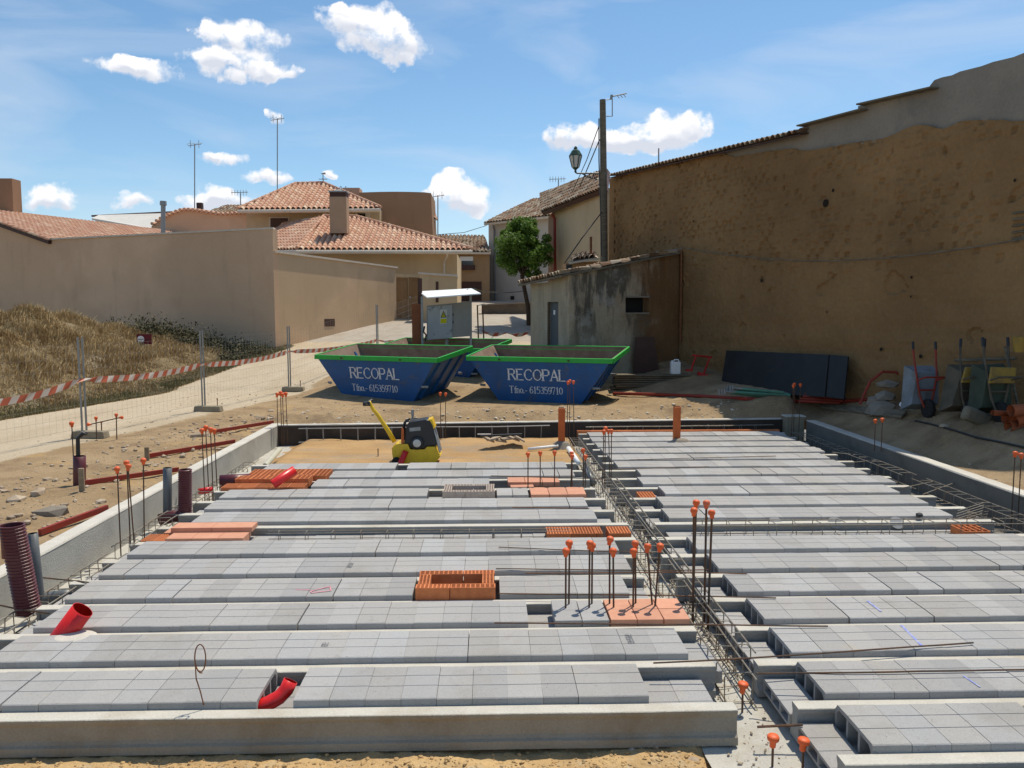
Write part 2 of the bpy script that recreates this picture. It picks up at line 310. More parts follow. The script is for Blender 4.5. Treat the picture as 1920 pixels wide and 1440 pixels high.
# ------------------------------------------------------------------ helpers
def meshobj(name, bm, m, parent=None, smooth=False, ms=None):
    """link a bmesh given in world space as one mesh object; vertices are stored relative to the parent or to the object's own base"""
    if parent is not None: off = parent.location.copy()
    else:
        vs = [v.co for v in bm.verts]
        off = Vector(((min(v.x for v in vs)+max(v.x for v in vs))/2, (min(v.y for v in vs)+max(v.y for v in vs))/2, min(v.z for v in vs)))
    bmesh.ops.translate(bm, verts=bm.verts, vec=-off)
    me = bpy.data.meshes.new(name); bm.to_mesh(me); bm.free()
    for mm in (ms or [m]): me.materials.append(mm)
    if smooth:
        me.shade_smooth()
    o = bpy.data.objects.new(name, me); col.objects.link(o)
    if parent is not None: o.parent = parent
    else: o.location = off
    return o
def tag(o, label, cat=None, group=None, kind=None):
    if label: o['label'] = label
    if cat: o['category'] = cat
    if group: o['group'] = group
    if kind: o['kind'] = kind
    return o
def thing(name, label, cat, loc=(0, 0, 0), group=None):
    o = bpy.data.objects.new(name, None); col.objects.link(o); o.location = loc; o.empty_display_size = .2
    return tag(o, label, cat, group)
def struct(name, bm, m, smooth=False): o = meshobj(name, bm, m, smooth=smooth); o['kind'] = 'structure'; return o
def copy_tree(o, loc=None, rotz=None, parent=None):
    c = o.copy(); col.objects.link(c)
    if parent is not None: c.parent = parent
    if loc is not None: c.location = loc
    if rotz is not None: c.rotation_euler = (0, 0, rotz)
    for ch in list(o.children):
        d = ch.copy(); col.objects.link(d); d.parent = c
        for g in list(ch.children):
            e = g.copy(); col.objects.link(e); e.parent = d
    return c
def BM(): return bmesh.new()
def box(bm, c, s, rot=None, mi=0, taper=1.0):
    """box centred at c with size s; rot = Matrix or z angle"""
    M = rot if isinstance(rot, Matrix) else Matrix.Rotation(rot or 0, 3, 'Z')
    vs = []
    for z in (-.5, .5):
        t = taper if z > 0 else 1
        for x, y in ((-.5, -.5), (.5, -.5), (.5, .5), (-.5, .5)):
            vs.append(bm.verts.new(Vector(c)+M@Vector((x*s[0]*t, y*s[1]*t, z*s[2]))))
    for f in ((3, 2, 1, 0), (4, 5, 6, 7), (0, 1, 5, 4), (1, 2, 6, 5), (2, 3, 7, 6), (3, 0, 4, 7)):
        bm.faces.new([vs[i] for i in f]).material_index = mi
    return vs
def prism(bm, poly, vec, mi=0):
    """closed prism from a planar polygon of points pushed along vec"""
    vec = Vector(vec); a = [bm.verts.new(Vector(p)) for p in poly]; b = [bm.verts.new(Vector(p)+vec) for p in poly]
    n = len(a)
    fs = [bm.faces.new(a), bm.faces.new(b[::-1])]
    for i in range(n): fs.append(bm.faces.new((a[i], b[i], b[(i+1) % n], a[(i+1) % n])))
    for f in fs: f.material_index = mi
    bmesh.ops.recalc_face_normals(bm, faces=fs); return fs
def tube(bm, pts, r, seg=8, caps=True, hollow=False):
    pts = [Vector(p) for p in pts]; rs = r if isinstance(r, (list, tuple)) else [r]*len(pts)
    rings = []; ref = None
    for i, p in enumerate(pts):
        d = (pts[min(i+1, len(pts)-1)]-pts[max(i-1, 0)]).normalized()
        if ref is None: ref = d.orthogonal().normalized()
        ref = (ref-d*ref.dot(d))
        ref = ref.normalized() if ref.length > 1e-6 else d.orthogonal().normalized()
        b = d.cross(ref)
        rings.append([bm.verts.new(p+(ref*math.cos(a)+b*math.sin(a))*rs[i]) for a in [2*math.pi*k/seg for k in range(seg)]])
    for A, B in zip(rings, rings[1:]):
        for k in range(seg): bm.faces.new((A[k], A[(k+1) % seg], B[(k+1) % seg], B[k]))
    if caps and not hollow: bm.faces.new(rings[0][::-1]); bm.faces.new(rings[-1])
def pipe(bm, pts, r, wall=.006, seg=20):
    pts = [Vector(p) for p in pts]
    tube(bm, pts, r, seg, caps=False)
    d = (pts[-1]-pts[-2]).normalized()
    tube(bm, [pts[0]]+pts[1:-1]+[pts[-1]], [(r-wall)]*len(pts), seg, caps=False)
    n = len(bm.verts); bm.verts.ensure_lookup_table()
    ntot = seg*len(pts); A = [bm.verts[n-2*ntot+ntot-seg+k] for k in range(seg)]; B = [bm.verts[n-seg+k] for k in range(seg)]
    for k in range(seg): bm.faces.new((A[k], A[(k+1) % seg], B[(k+1) % seg], B[k]))
def lathe(bm, c, prof, axis=(0, 0, 1), seg=20):
    ax = Vector(axis).normalized(); u = ax.orthogonal().normalized(); v = ax.cross(u); rings = []
    for rr, h in prof: rings.append([bm.verts.new(Vector(c)+ax*h+(u*math.cos(a)+v*math.sin(a))*max(rr, 1e-4)) for a in [2*math.pi*k/seg for k in range(seg)]])
    for A, B in zip(rings, rings[1:]):
        for k in range(seg): bm.faces.new((A[k], A[(k+1) % seg], B[(k+1) % seg], B[k]))
    bm.faces.new(rings[0][::-1]); bm.faces.new(rings[-1])
def bevel(bm, w, seg=1):
    bmesh.ops.bevel(bm, geom=[e for e in bm.edges], offset=w, segments=seg, affect='EDGES', profile=.5, clamp_overlap=True)
ORD = ['first', 'second', 'third', 'fourth', 'fifth', 'sixth', 'seventh', 'eighth', 'ninth', 'tenth', 'eleventh', 'twelfth', 'thirteenth', 'fourteenth', 'fifteenth', 'sixteenth', 'seventeenth', 'eighteenth', 'nineteenth', 'twentieth',
       'twenty-first', 'twenty-second', 'twenty-third', 'twenty-fourth', 'twenty-fifth', 'twenty-sixth', 'twenty-seventh', 'twenty-eighth']

# ------------------------------------------------------------------ terrain
XL, XR = -4.71, 7.30                       # inner faces of the foundation walls
def yfar(X): return 18.3+(X-XL)/(XR-XL)*.66
def sstep(a, b, x): t = min(1, max(0, (x-a)/(b-a))); return t*t*(3-2*t)
WA, WB = Vector((4.58, 31.3)), Vector((9.75, 15.05))     # foot line of the big adobe building
wd = (WB-WA).normalized(); wnrm = Vector((wd.y, -wd.x))   # pointing to the camera side
if wnrm.x > 0: wnrm = -wnrm
RA, RB = Vector((-11.6, 19.0)), Vector((-8.2, 33.5))   # far edge of the dirt road (left)
rdv = (RB-RA).normalized(); rnv = Vector((-rdv.y, rdv.x))
FA, FB = Vector((-8.03, 16.6)), Vector((-6.0, 25.7))   # fence line
fdv = (FB-FA).normalized(); fnv = Vector((-fdv.y, fdv.x))
def road_z(Y): return .2 + (.12*max(0, Y-25) if Y < 40 else 1.8+.087*(min(Y, 56)-40))
def gz(X, Y):
    z = .2 + .12*(max(0, min(Y, 40)-25)) + .087*max(0, min(Y, 56)-40)
    if Y > 25 and Y < 27: z = .2+.03*(Y-25)**2*2 if Y < 26 else z
    p = Vector((X, Y))
    e = (p-RA).dot(rnv)                    # beyond the road edge: overgrown mound
    if e > 0:
        m = sstep(0, 5.5, e)*sstep(36, 27, Y)*2.0 + sstep(0, 8, e)*sstep(22, 16, Y)*0
        z += m*(.92+.25*noise.noise(Vector((X*.35, Y*.35, 0))))
        z += (.22*noise.noise(Vector((X*.9, Y*.9, 3)))+.14*noise.noise(Vector((X*2.1, Y*2.1, 13))))*sstep(0, 2, e)
    z += .25*sstep(22.6, 25.2, Y)*sstep(-6, -4.6, X)*sstep(29.5, 26.5, Y)
    wdist = (p-WA).dot(wnrm)
    if X > 2 and Y > 12 and Y < 33:
        z += .52*sstep(4.6, .4, wdist)*sstep(2, 6, X)*sstep(33, 27, Y)
    ind = max(XL-.3-X, X-XR-.3, Y-yfar(X)-.3)   # distance outside the foundation
    near = sstep(3.4, .2, ind) if ind > 0 else 1
    z += near*(.05*noise.noise(Vector((X*.9, Y*.9, 9)))+.05*noise.noise(Vector((X*3.1, Y*3.1, 4))))
    if Y > 18 and -5 < X < 5 and ind > 0:   # loose spoil heaped behind the far wall
        z += sstep(0, .8, ind)*sstep(3.2, 1.4, ind)*(.10+.10*noise.noise(Vector((X*.8, Y, 2)))+.08*noise.noise(Vector((X*2.4, Y*2.4, 2)))+.05*noise.noise(Vector((X*5.5, Y*5.5, 2))))
    if ind > 0: z -= .09*sstep(.7, .0, ind)
    if X > XR and 8 < Y < 16: z += .16*math.exp(-((X-8.9)**2/.8+(Y-12.5)**2/7))
    z += .012*noise.noise(Vector((X*5, Y*5, 1)))
    if Y < 22 and -6 < X < 9.5:
        i2 = max(XL-.2-X, X-XR-.2, Y-yfar(X)-.15)
        z = .13 + (z-.13)*sstep(-.1, 1.5 if X > XR else .6, i2)
    return z
def coords(spec):
    out = []
    for a, b, s in spec:
        n = max(1, int(round((b-a)/s))); out += [a+(b-a)*i/n for i in range(n)]
    return out+[spec[-1][1]]
xs = coords([(-500, -60, 60), (-60, -20, 4), (-20, -14, .5), (-14, XL-.2, .16)]) + coords([(XL-.15, XR+.15, .16)]) + coords([(XR+.2, 13, .16), (13, 20, .5), (20, 60, 4), (60, 500, 60)])
ys = coords([(-4, 6, .6), (6, 28, .16), (28, 46, .5), (46, 70, 3), (70, 900, 80)])
bm = BM(); lay = bm.loops.layers.color.new('cover'); grid = []
cov = {}
for y in ys:
    row = []
    for x in xs:
        v = bm.verts.new((x, y, gz(x, y))); row.append(v)
        p = Vector((x, y)); e = (p-RA).dot(rnv); fe = (p-FA).dot(fnv)
        road = sstep(-1.2, .1, fe)*sstep(.1, -.3, e) if x < 4 else 0
        if y > 27.5: road = max(road, sstep(27.5, 30, y))
        grass = sstep(-.4, .5, e)*sstep(36, 34, y)
        paved = sstep(33, 36, y)
        cov[v] = (road, grass, paved, 1)
    grid.append(row)
for j in range(len(ys)-1):
    for i in range(len(xs)-1):
        cx, cy = (xs[i]+xs[i+1])/2, (ys[j]+ys[j+1])/2
        if XL-.2 < cx < XR+.2 and cy < yfar(cx)+.12: continue
        f = bm.faces.new((grid[j][i], grid[j][i+1], grid[j+1][i+1], grid[j+1][i]))
        for l in f.loops: l[lay] = cov[l.vert]
bmesh.ops.delete(bm, geom=[v for v in bm.verts if not v.link_faces], context='VERTS')
struct('ground', bm, MGROUND, True)

def patch(name, m, x0, x1, y0, y1, step, zf, smooth=True):
    bm = BM(); nx, ny = int((x1-x0)/step)+1, int((y1-y0)/step)+1; g = []
    for j in range(ny+1):
        g.append([bm.verts.new((x0+(x1-x0)*i/nx, y0+(y1-y0)*j/ny, zf(x0+(x1-x0)*i/nx, y0+(y1-y0)*j/ny))) for i in range(nx+1)])
    for j in range(ny):
        for i in range(nx): bm.faces.new((g[j][i], g[j][i+1], g[j+1][i+1], g[j+1][i]))
    return struct(name, bm, m, smooth)
nv = noise.noise
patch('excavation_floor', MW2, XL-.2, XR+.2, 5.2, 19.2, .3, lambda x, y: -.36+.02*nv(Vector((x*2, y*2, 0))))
patch('footing', MFOOT, 1.45, 2.75, 3.6, 17.9, .07, lambda x, y: -.262+.012*nv(Vector((x*6, y*6, 5)))+.006*nv(Vector((x*25, y*25, 5))))
patch('side_footing', MFOOT, XL-.1, -3.75, 5.3, 18.5, .09, lambda x, y: -.27+.014*nv(Vector((x*6, y*6, 5))))
def fore(x, y):
    z = -.265+.035*nv(Vector((x*1.6, y*1.6, 0)))+.022*nv(Vector((x*7, y*7, 2)))+.012*nv(Vector((x*22, y*22, 2)))
    z += .03*math.exp(-((y-5.12+.1*nv(Vector((x*1.5, 0, 0))))/.12)**2)
    return z - .22*sstep(1.35, 1.75, x+.15*nv(Vector((0, y*3, 0))))
patch('foreground_dirt', MDIRT, XL-.2, 2.2, 2.6, 5.75, .03, fore)
def sandz(x, y): return -.105+.05*nv(Vector((x*.8, y*1.4, 7)))+.02*nv(Vector((x*3, y*3, 7)))+.10*math.exp(-((x-.45)**2/.15+(y-16.9)**2/.08))-.16*sstep(-3.95, -4.35, x)
patch('sand_bed', MSAND, -4.4, 1.75, 15.1, 18.2, .07, sandz)

# loose rubble and gravel
def stone(bm, c, s, seed):
    rr = random.Random(seed)
    r_ = bmesh.ops.create_icosphere(bm, subdivisions=1, radius=1)
    a = rr.random()*6.28; ca, sa = math.cos(a), math.sin(a); ex, ey, ez = s*rr.uniform(.7, 1.5), s*rr.uniform(.6, 1.1), s*rr.uniform(.35, .75)
    for v in r_['verts']:
        k = rr.uniform(.78, 1.18); x, y, z = v.co.x*ex*k, v.co.y*ey*k, v.co.z*ez*k
        v.co = Vector((c[0]+x*ca-y*sa, c[1]+x*sa+y*ca, c[2]+z+ez*.35))
def scatter(name, m, n, fn, smin, smax, label, seed):
    rr = random.Random(seed); bm = BM(); k = 0
    while k < n:
        q = fn(rr)
        if q is None: continue
        s = smin*(smax/smin)**(rr.random()**2.2); stone(bm, q, s, rr.random()); k += 1
    o = meshobj(name, bm, m); tag(o, label, None, None, 'stuff'); return o
def zone_left(rr):
    X, Y = rr.uniform(-7.2, -5.05), rr.uniform(7.5, 20)
    if rr.random() > .25+.75*sstep(-.2, .25, nv(Vector((X*.8, Y*.5, 3)))): return None
    if (Vector((X, Y))-FA).dot(fnv) > -.4-rr.random(): return None
    return (X, Y, gz(X, Y))
def zone_far(rr):
    X, Y = rr.uniform(-5.2, 6), 0; Y = yfar(X)+.35+abs(rr.gauss(0, .55)); 
    return (X, Y, gz(X, Y))
def zone_wide(rr):
    X, Y = rr.uniform(-9, 9), rr.uniform(9, 27)
    if XL-.3 < X < XR+.3 and Y < yfar(X)+.3: return None
    if (Vector((X, Y))-RA).dot(rnv) > 0: return None
    return (X, Y, gz(X, Y))
scatter('rubble', MSTONE, 1100, zone_left, .010, .065, 'loose beige rubble and clods along the left foundation wall', 1)
scatter('rubble', MSTONE2, 420, zone_far, .012, .06, 'pale stones in the spoil strip behind the far foundation wall', 2)
scatter('gravel', MSTONE, 900, zone_wide, .010, .035, 'fine gravel strewn over the open site soil', 3)
scatter('clods', MDIRT, 1500, lambda rr: ((lambda X, Y: (X, Y, fore(X, Y)))(rr.uniform(-3.6, 1.7), 5.15+rr.gauss(0, .11))), .005, .022, 'crumbly ochre clods along the near edge of the front joist', 4)
scatter('gravel', MSTONE, 1200, lambda rr: (rr.uniform(1.6, 2.4), rr.uniform(4.2, 13), -.255), .004, .016, 'grit lying on the grey concrete footing between the two floor halves', 5)

# ------------------------------------------------------------------ foundation walls
def quadwall(name, a, b, t, z0, z1, m, label, top=None, side=1):
    """wall with inner foot line a->b, thickness t on the left (side=1) of the direction"""
    a, b = Vector(a), Vector(b); d = (b-a).normalized(); nrm = Vector((-d.y, d.x))*side*t
    th = thing(name, label, 'foundation wall', ((a.x+b.x)/2, (a.y+b.y)/2, z0))
    bm = BM(); L = (b-a).length; n = int(L/.25); pts = [a+(b-a)*i/n for i in range(n+1)]
    prev = None
    for i, p in enumerate(pts):
        jit = .006*nv(Vector((p.x*2, p.y*2, 5))); q = p+nrm
        ring = [bm.verts.new((p.x, p.y, z0)), bm.verts.new((p.x+nrm.x*jit*3, p.y, z1+jit)), bm.verts.new((q.x, q.y, z1+jit*.4)), bm.verts.new((q.x, q.y, z0))]
        if prev:
            for k in range(4): bm.faces.new((prev[k], prev[(k+1) % 4], ring[(k+1) % 4], ring[k]))
        else: bm.faces.new(ring[::-1])
        prev = ring
    bm.faces.new(prev)
    bmesh.ops.recalc_face_normals(bm, faces=bm.faces)
    meshobj('wall_core', bm, m, th)
    if top:
        bm = BM(); prev = None
        for i, p in enumerate(pts):
            j1, j2 = .012*nv(Vector((p.x*4, p.y*4, 8))), .012*nv(Vector((p.x*4, p.y*4, 18)))
            q = p+nrm; ux = nrm.normalized()
            ring = [bm.verts.new((p.x-ux.x*(.004+j1*.3), p.y-ux.y*.004, z1-.008)), bm.verts.new((p.x+ux.x*.01, p.y+ux.y*.01, z1+.012+j1*.5)), bm.verts.new((q.x-ux.x*.01, q.y-ux.y*.01, z1+.012+j2*.5)), bm.verts.new((q.x+ux.x*.004, q.y+ux.y*.004, z1-.008))]
            if prev:
                for k in range(4): bm.faces.new((prev[k], prev[(k+1) % 4], ring[(k+1) % 4], ring[k]))
            else: bm.faces.new(ring[::-1])
            prev = ring
        bm.faces.new(prev); bmesh.ops.recalc_face_normals(bm, faces=bm.faces)
        meshobj('top_edge', bm, top, th)
    return th
quadwall('foundation_wall', (XL, 3.0), (XL, 18.55), .20, -.5, .19, MW, 'sunlit pale concrete foundation wall along the left side of the floor', MTOP, 1)
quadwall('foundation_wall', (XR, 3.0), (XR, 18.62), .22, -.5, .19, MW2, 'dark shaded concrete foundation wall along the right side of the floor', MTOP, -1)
quadwall('foundation_wall', (XL+.001, 18.3), (6.86, 18.95), .16, -.5, .185, MFORM, 'long dark brown foundation wall across the far end of the floor', MTOP, 1)
th = thing('corner_post', 'short square tan concrete pillar at the far right corner of the foundation', 'pillar', (7.08, 18.87, -.4))
bm = BM(); box(bm, (7.08, 18.84, -.08), (.42, .3, .68)); bevel(bm, .01); meshobj('shaft', bm, MFOOTB, th)
bm = BM(); box(bm, (7.08, 18.84, .275), (.46, .34, .025)); meshobj('cap', bm, MTOP, th)

# ------------------------------------------------------------------ floor: joists and hollow blocks
Y0, DY = 5.45, .70
def JY(k): return Y0+DY*k
def extrude_profile(outer, holes, L):
    bm = BM(); loops = []
    for lp in [outer]+holes: 
        vs = [bm.verts.new((0, y, z)) for y, z in lp]; loops.append([bm.edges.new((vs[i], vs[(i+1) % len(vs)])) for i in range(len(vs))])
    r_ = bmesh.ops.triangle_fill(bm, use_beauty=True, edges=[e for l in loops for e in l])
    faces = [g for g in r_['geom'] if isinstance(g, bmesh.types.BMFace)]
    e_ = bmesh.ops.extrude_face_region(bm, geom=faces)
    bmesh.ops.translate(bm, verts=[g for g in e_['geom'] if isinstance(g, bmesh.types.BMVert)], vec=(L, 0, 0))
    bmesh.ops.recalc_face_normals(bm, faces=bm.faces)
    return bm
def tall_profile(k):
    rr = random.Random(k); g = .004; t = .05
    def top(y): return t+.004*math.sin((y-.1)/.5*math.pi)
    o = [(.072, -.165), (.064, -.02), (.071, .002), (.074, t-.006), (.082, t)]
    for yg in (.268, .432): o += [(yg-g, top(yg)), (yg, top(yg)-.011), (yg+g, top(yg))]
    o += [(.593, t), (.60, t-.006), (.634, .002), (.636, -.02), (.628, -.165)]
    hs = []
    for a, b in ((.10, .25), (.276, .424), (.45, .60)):
        za = .0 if a < .2 or b > .55 else .026
        if a < .2: hs.append([(a, -.14), (a, -.005), (a+.03, .022), (b, .024), (b, -.14)])
        elif b > .55: hs.append([(a, -.14), (a, .024), (b-.03, .022), (b, -.005), (b, -.14)])
        else: hs.append([(a, -.14), (a, .024), (b, .024), (b, -.14)])
    return o[::-1], hs
def low_profile():
    t = -.095; g = .004
    o = [(.072, -.20), (.066, t-.005), (.075, t)]
    for yg in (.268, .432): o += [(yg-g, t), (yg, t-.009), (yg+g, t)]
    o += [(.625, t), (.634, t-.005), (.628, -.20)]
    return o[::-1], [[(.10, -.18), (.10, t-.022), (.25, t-.022), (.25, -.18)], [(.276, -.18), (.276, t-.022), (.424, t-.022), (.424, -.18)], [(.45, -.18), (.45, t-.022), (.60, t-.022), (.60, -.18)]]
BL = .246
def block_mesh(kind, k):
    bm = extrude_profile(*(tall_profile(k) if kind == 'tall' else low_profile()), BL)
    for v in bm.verts: v.co += Vector((0, 0, .0012*nv(v.co*40+Vector((k*9, 0, 0)))))
    bmesh.ops.translate(bm, verts=bm.verts, vec=(0, 0, 0))
    me = bpy.data.meshes.new('hollow_block'); bm.to_mesh(me); bm.free(); me.materials.append(MB); return me
TALL = [block_mesh('tall', k) for k in range(3)]; LOW = [block_mesh('low', k) for k in range(2)]
# rows: k -> (x at channel end, x at outer end) for tall blocks; low runs listed separately
left_tall = {0: [(1.11, -4.0)], 1: [(1.56, -4.0)], 2: [(.33, -3.99)], 3: [(1.33, .10), (-.74, -4.01)], 4: [(1.47, -4.05)], 5: [(1.45, -4.08)], 7: [(1.39, -3.9)], 8: [(1.35, -3.96)],
             9: [(-.92, -3.93)], 10: [(-.01, -2.76)], 11: [(1.39, -2.61)], 12: [(1.33, -1.38), (-1.62, -3.8)]}
left_low = {0: [(1.62, 1.12)], 1: [(1.83, 1.58)], 2: [(.58, .34)], 3: [(1.56, 1.34)], 4: [], 5: [], 6: [(1.05, -3.3)], 7: [(1.63, 1.40)], 8: [(1.6, 1.36)], 9: [(-.68, -.91)], 10: [], 11: [(1.6, 1.40)], 12: []}
right_tall = {-1: (2.37, 4.6), 0: (2.36, 5.3), 1: (2.38, 5.8), 2: (2.40, 6.3), 3: (2.38, 6.35), 4: (2.39, 6.35), 5: (2.34, 6.35), 7: (2.33, 6.15), 8: (2.40, 6.2), 9: (2.58, 6.2), 10: (2.38, 6.25), 11: (2.48, 6.3), 12: (2.21, 6.3), 13: (2.2, 6.3), 14: (2.16, 6.35), 15: (2.14, 6.4), 16: (2.12, 6.4), 17: (2.15, 6.45)}
right_low = {k: [(2.11, a-.01)] for k, (a, b) in right_tall.items() if k < 10}; right_low[6] = [(2.25, 5.9)]
right_low[9] = [(2.33, 2.57)]
OPEN = {(0, 'L'): (-1.60, -1.34)}          # one missing tall block where the red conduit rises
blocks = []
def fill(k, side, kind, a, b):
    """place blocks from a (channel end) to b"""
    s = -1 if side == 'L' else 1; x = a; i = 0
    if kind == 'tall' and (k, side) in OPEN: hole = OPEN[(k, side)]
    else: hole = None
    while (x-b)*s < -.12:
        gap = rnd.random(); gap = .002 if gap < .7 else (.004 if gap < .93 else .013)
        xl = x if s > 0 else x-BL
        if hole and xl < -1.46 < xl+BL:
            hole = None; blocks.append((k, side, 'low', xl, True)); x += s*(BL+.004); continue
        blocks.append((k, side, kind, xl, False)); x += s*(BL+gap); i += 1
def hole_x(k, side): return OPEN[(k, side)][0]+.005
for k, rs in left_tall.items():
    for a, b in rs: fill(k, 'L', 'tall', a, b)
for k, rs in left_low.items():
    for a, b in rs: fill(k, 'L', 'low', a, b)
for k, (a, b) in right_tall.items(): fill(k, 'R', 'tall', a, b)
for k, rs in right_low.items():
    for a, b in rs: fill(k, 'R', 'low', a, b)
# low end blocks on the outer left side
for k in (2, 3, 4, 5, 7, 8): blocks.append((k, 'L', 'low', min(x for q, s_, kd, x, h in blocks if q == k and s_ == 'L' and kd == 'tall')-.25, False))
def seen(b):
    k, side, kind, x, h = b; Y = JY(k)+.35; d = Vector((x+.12, Y, -CH)); dep = d.dot(fw)
    px = 960+CF*d.dot(cr)/dep
    return (-60 < px < 1980), (x+.12)**2+Y*Y+CH*CH
vis = sorted([b for b in blocks if seen(b)[0]], key=lambda b: seen(b)[1]*(1.0 if b[2] == 'tall' else 1.35))
ind, rest = vis[:300], vis[300:]
rowname = lambda k, side: ORD[k] if side == 'L' else ORD[k+1]
for side in 'LR':
    for k in range(-1, 18):
        for kind in ('tall', 'low'):
            mem = sorted([b for b in ind if b[0] == k and b[1] == side and b[2] == kind], key=lambda b: -b[3] if side == 'L' else b[3])
            for i, b in enumerate(mem):
                me = rnd.choice(TALL if kind == 'tall' else LOW); o = bpy.data.objects.new('hollow_block', me); col.objects.link(o)
                o.location = (b[3]+rnd.uniform(-.0012, .0012), JY(k)+rnd.uniform(-.004, .004), rnd.uniform(-.0025, .002)); o.rotation_euler = (0, 0, rnd.gauss(0, .0022))
                half = 'left' if side == 'L' else 'right'
                if b[4]: lab = 'sunken grey block in the gap under the bent red conduit in the front row'
                elif kind == 'tall': lab = f'grey concrete block, {ORD[i]} from the central channel in {rowname(k, side)} row of {half} half'
                else: lab = f'low grey block, {ORD[i]} from the central channel in {rowname(k, side)} row of {half} half'
                tag(o, lab, 'concrete block', 'hollow concrete blocks laid between the joists')
bm = BM()
for b in rest:
    k, side, kind, x, h = b; n0 = len(bm.verts); bm.from_mesh(rnd.choice(TALL if kind == 'tall' else LOW)); bm.verts.ensure_lookup_table()
    M = Matrix.Translation((x, JY(k)+rnd.uniform(-.004, .004), rnd.uniform(-.003, .002))) @ Matrix.Rotation(rnd.gauss(0, .002), 4, 'Z')
    bmesh.ops.transform(bm, matrix=M, verts=bm.verts[n0:])
o = meshobj('far_blocks', bm, MB); tag(o, 'rows of grey hollow concrete blocks filling the far part of the floor', None, None, 'stuff')

JP = [(.060, -.002), (.058, -.028), (.044, -.055), (.046, -.155), (.062, -.185), (.070, -.195), (.070, -.245)]
JP = [(-y, z) for y, z in JP][::-1]+[(.06, -.002)]+JP[1:] if False else [(-.056, 0), (-.061, -.005), (-.059, -.030), (-.045, -.055), (-.047, -.155), (-.060, -.178), (-.078, -.190), (-.080, -.245), (.080, -.245), (.078, -.190), (.060, -.178), (.047, -.155), (.045, -.055), (.059, -.030), (.061, -.005), (.056, 0)]
def joist(k, x0, x1, label, m=MJ):
    bm = BM(); n = max(2, int((x1-x0)/.3)); prev = None
    for i in range(n+1):
        x = x0+(x1-x0)*i/n; a, b = .003*nv(Vector((x*1.5, k*3.3, 0))), .004*nv(Vector((x*.7, k*5.1, 9)))
        edge = .0015*nv(Vector((x*9, k, 3)))
        ring = [bm.verts.new((x, JY(k)+y+b+(edge if z > -.03 else 0), z+a)) for y, z in JP]
        if prev:
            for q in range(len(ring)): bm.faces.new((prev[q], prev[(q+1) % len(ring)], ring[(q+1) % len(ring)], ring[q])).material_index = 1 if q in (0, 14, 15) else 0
        else: bm.faces.new(ring)
        prev = ring
    bm.faces.new(prev[::-1]); bmesh.ops.recalc_face_normals(bm, faces=bm.faces)
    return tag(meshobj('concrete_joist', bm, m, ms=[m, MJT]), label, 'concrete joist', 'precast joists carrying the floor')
LR = {0: 1.70, 1: 1.74, 2: 1.77, 3: 1.68, 4: 1.58, 5: 1.62, 6: 1.75, 7: 1.77, 8: 1.7, 9: 1.68, 10: 1.62, 11: 1.62, 12: 1.58, 13: 1.55}
for k in range(0, 14):
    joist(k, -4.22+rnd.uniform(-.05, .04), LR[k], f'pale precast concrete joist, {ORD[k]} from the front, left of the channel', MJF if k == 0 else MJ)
RL = {-1: 2.14, 0: 2.12, 1: 2.07, 2: 2.13, 3: 2.10, 4: 1.93, 5: 1.92, 6: 1.95, 7: 2.12}
for k in range(-1, 19):
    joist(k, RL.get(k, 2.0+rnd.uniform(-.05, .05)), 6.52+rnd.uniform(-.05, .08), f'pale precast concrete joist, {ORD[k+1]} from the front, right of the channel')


# ------------------------------------------------------------------ starter bars with plastic caps
def bar_mesh(h, r=.008, lean=(0, 0)):
    bm = BM(); n = max(2, int(h/.12)); tube(bm, [(lean[0]*i/n, lean[1]*i/n, h*i/n) for i in range(n+1)], r, 7)
    return bm
CAPP = [(.014, -.03), (.019, -.026), (.021, .0), (.031, .010), (.035, .025), (.032, .042), (.020, .052), (.006, .055)]
def capped(x, y, z0, h, label, group=None, r=.008, lean=(0, 0), cap=True, base=None, cs=1.0):
    t = thing('reinforcing_bar', label, 'rebar', (x, y, z0), group)
    bm = bar_mesh(h, r, lean); o = bpy.data.objects.new('bar', None)
    me = bpy.data.meshes.new('bar'); bm.to_mesh(me); bm.free(); me.materials.append(MREB)
    o = bpy.data.objects.new('bar', me); col.objects.link(o); o.parent = t
    if cap:
        o = bpy.data.objects.new('safety_cap', CAPME); col.objects.link(o); o.parent = t; o.location = (lean[0], lean[1], h-.01); o.scale = (cs, cs, cs)
        o.rotation_euler = (rnd.gauss(0, .12), rnd.gauss(0, .12), rnd.random()*6)
    return t
bm = BM(); lathe(bm, (0, 0, 0), CAPP, seg=16); CAPME = bpy.data.meshes.new('safety_cap'); bm.to_mesh(CAPME); bm.free(); CAPME.materials.append(MCAP); CAPME.shade_smooth()
bm = BM(); lathe(bm, (0, 0, 0), [(.015, -.05), (.02, -.045), (.022, 0), (.038, .006), (.040, .026), (.034, .036), (.010, .040)], seg=16); CAP2 = bpy.data.meshes.new('flange_cap'); bm.to_mesh(CAP2); bm.free(); CAP2.materials.append(MCAP); CAP2.shade_smooth()
def cluster(cx, cy, z0, h, offs, desc, cs=1.0, r=.008):
    offs = sorted(offs)
    for i, (dx, dy, dh) in enumerate(offs):
        capped(cx+dx, cy+dy, z0, h+dh, f'orange-capped steel bar, {ORD[i]} from left {desc}', 'capped starter bars', r, (rnd.gauss(0, .012), rnd.gauss(0, .012)), cs=cs)
Q4 = [(-.075, -.06, 0), (-.06, .09, .03), (.06, -.07, .02), (.075, .08, -.02)]
cluster(-4.55, 18.0, -.2, 1.1, [(-.09, 0, 0), (-.03, .1, .02), (.04, 0, -.01), (.10, .1, .0)], 'in the far left corner cluster', 1.25)
cluster(-1.03, 18.05, -.15, 1.05, [(-.05, 0, 0), (.05, .1, -.02)], 'behind the yellow compactor')
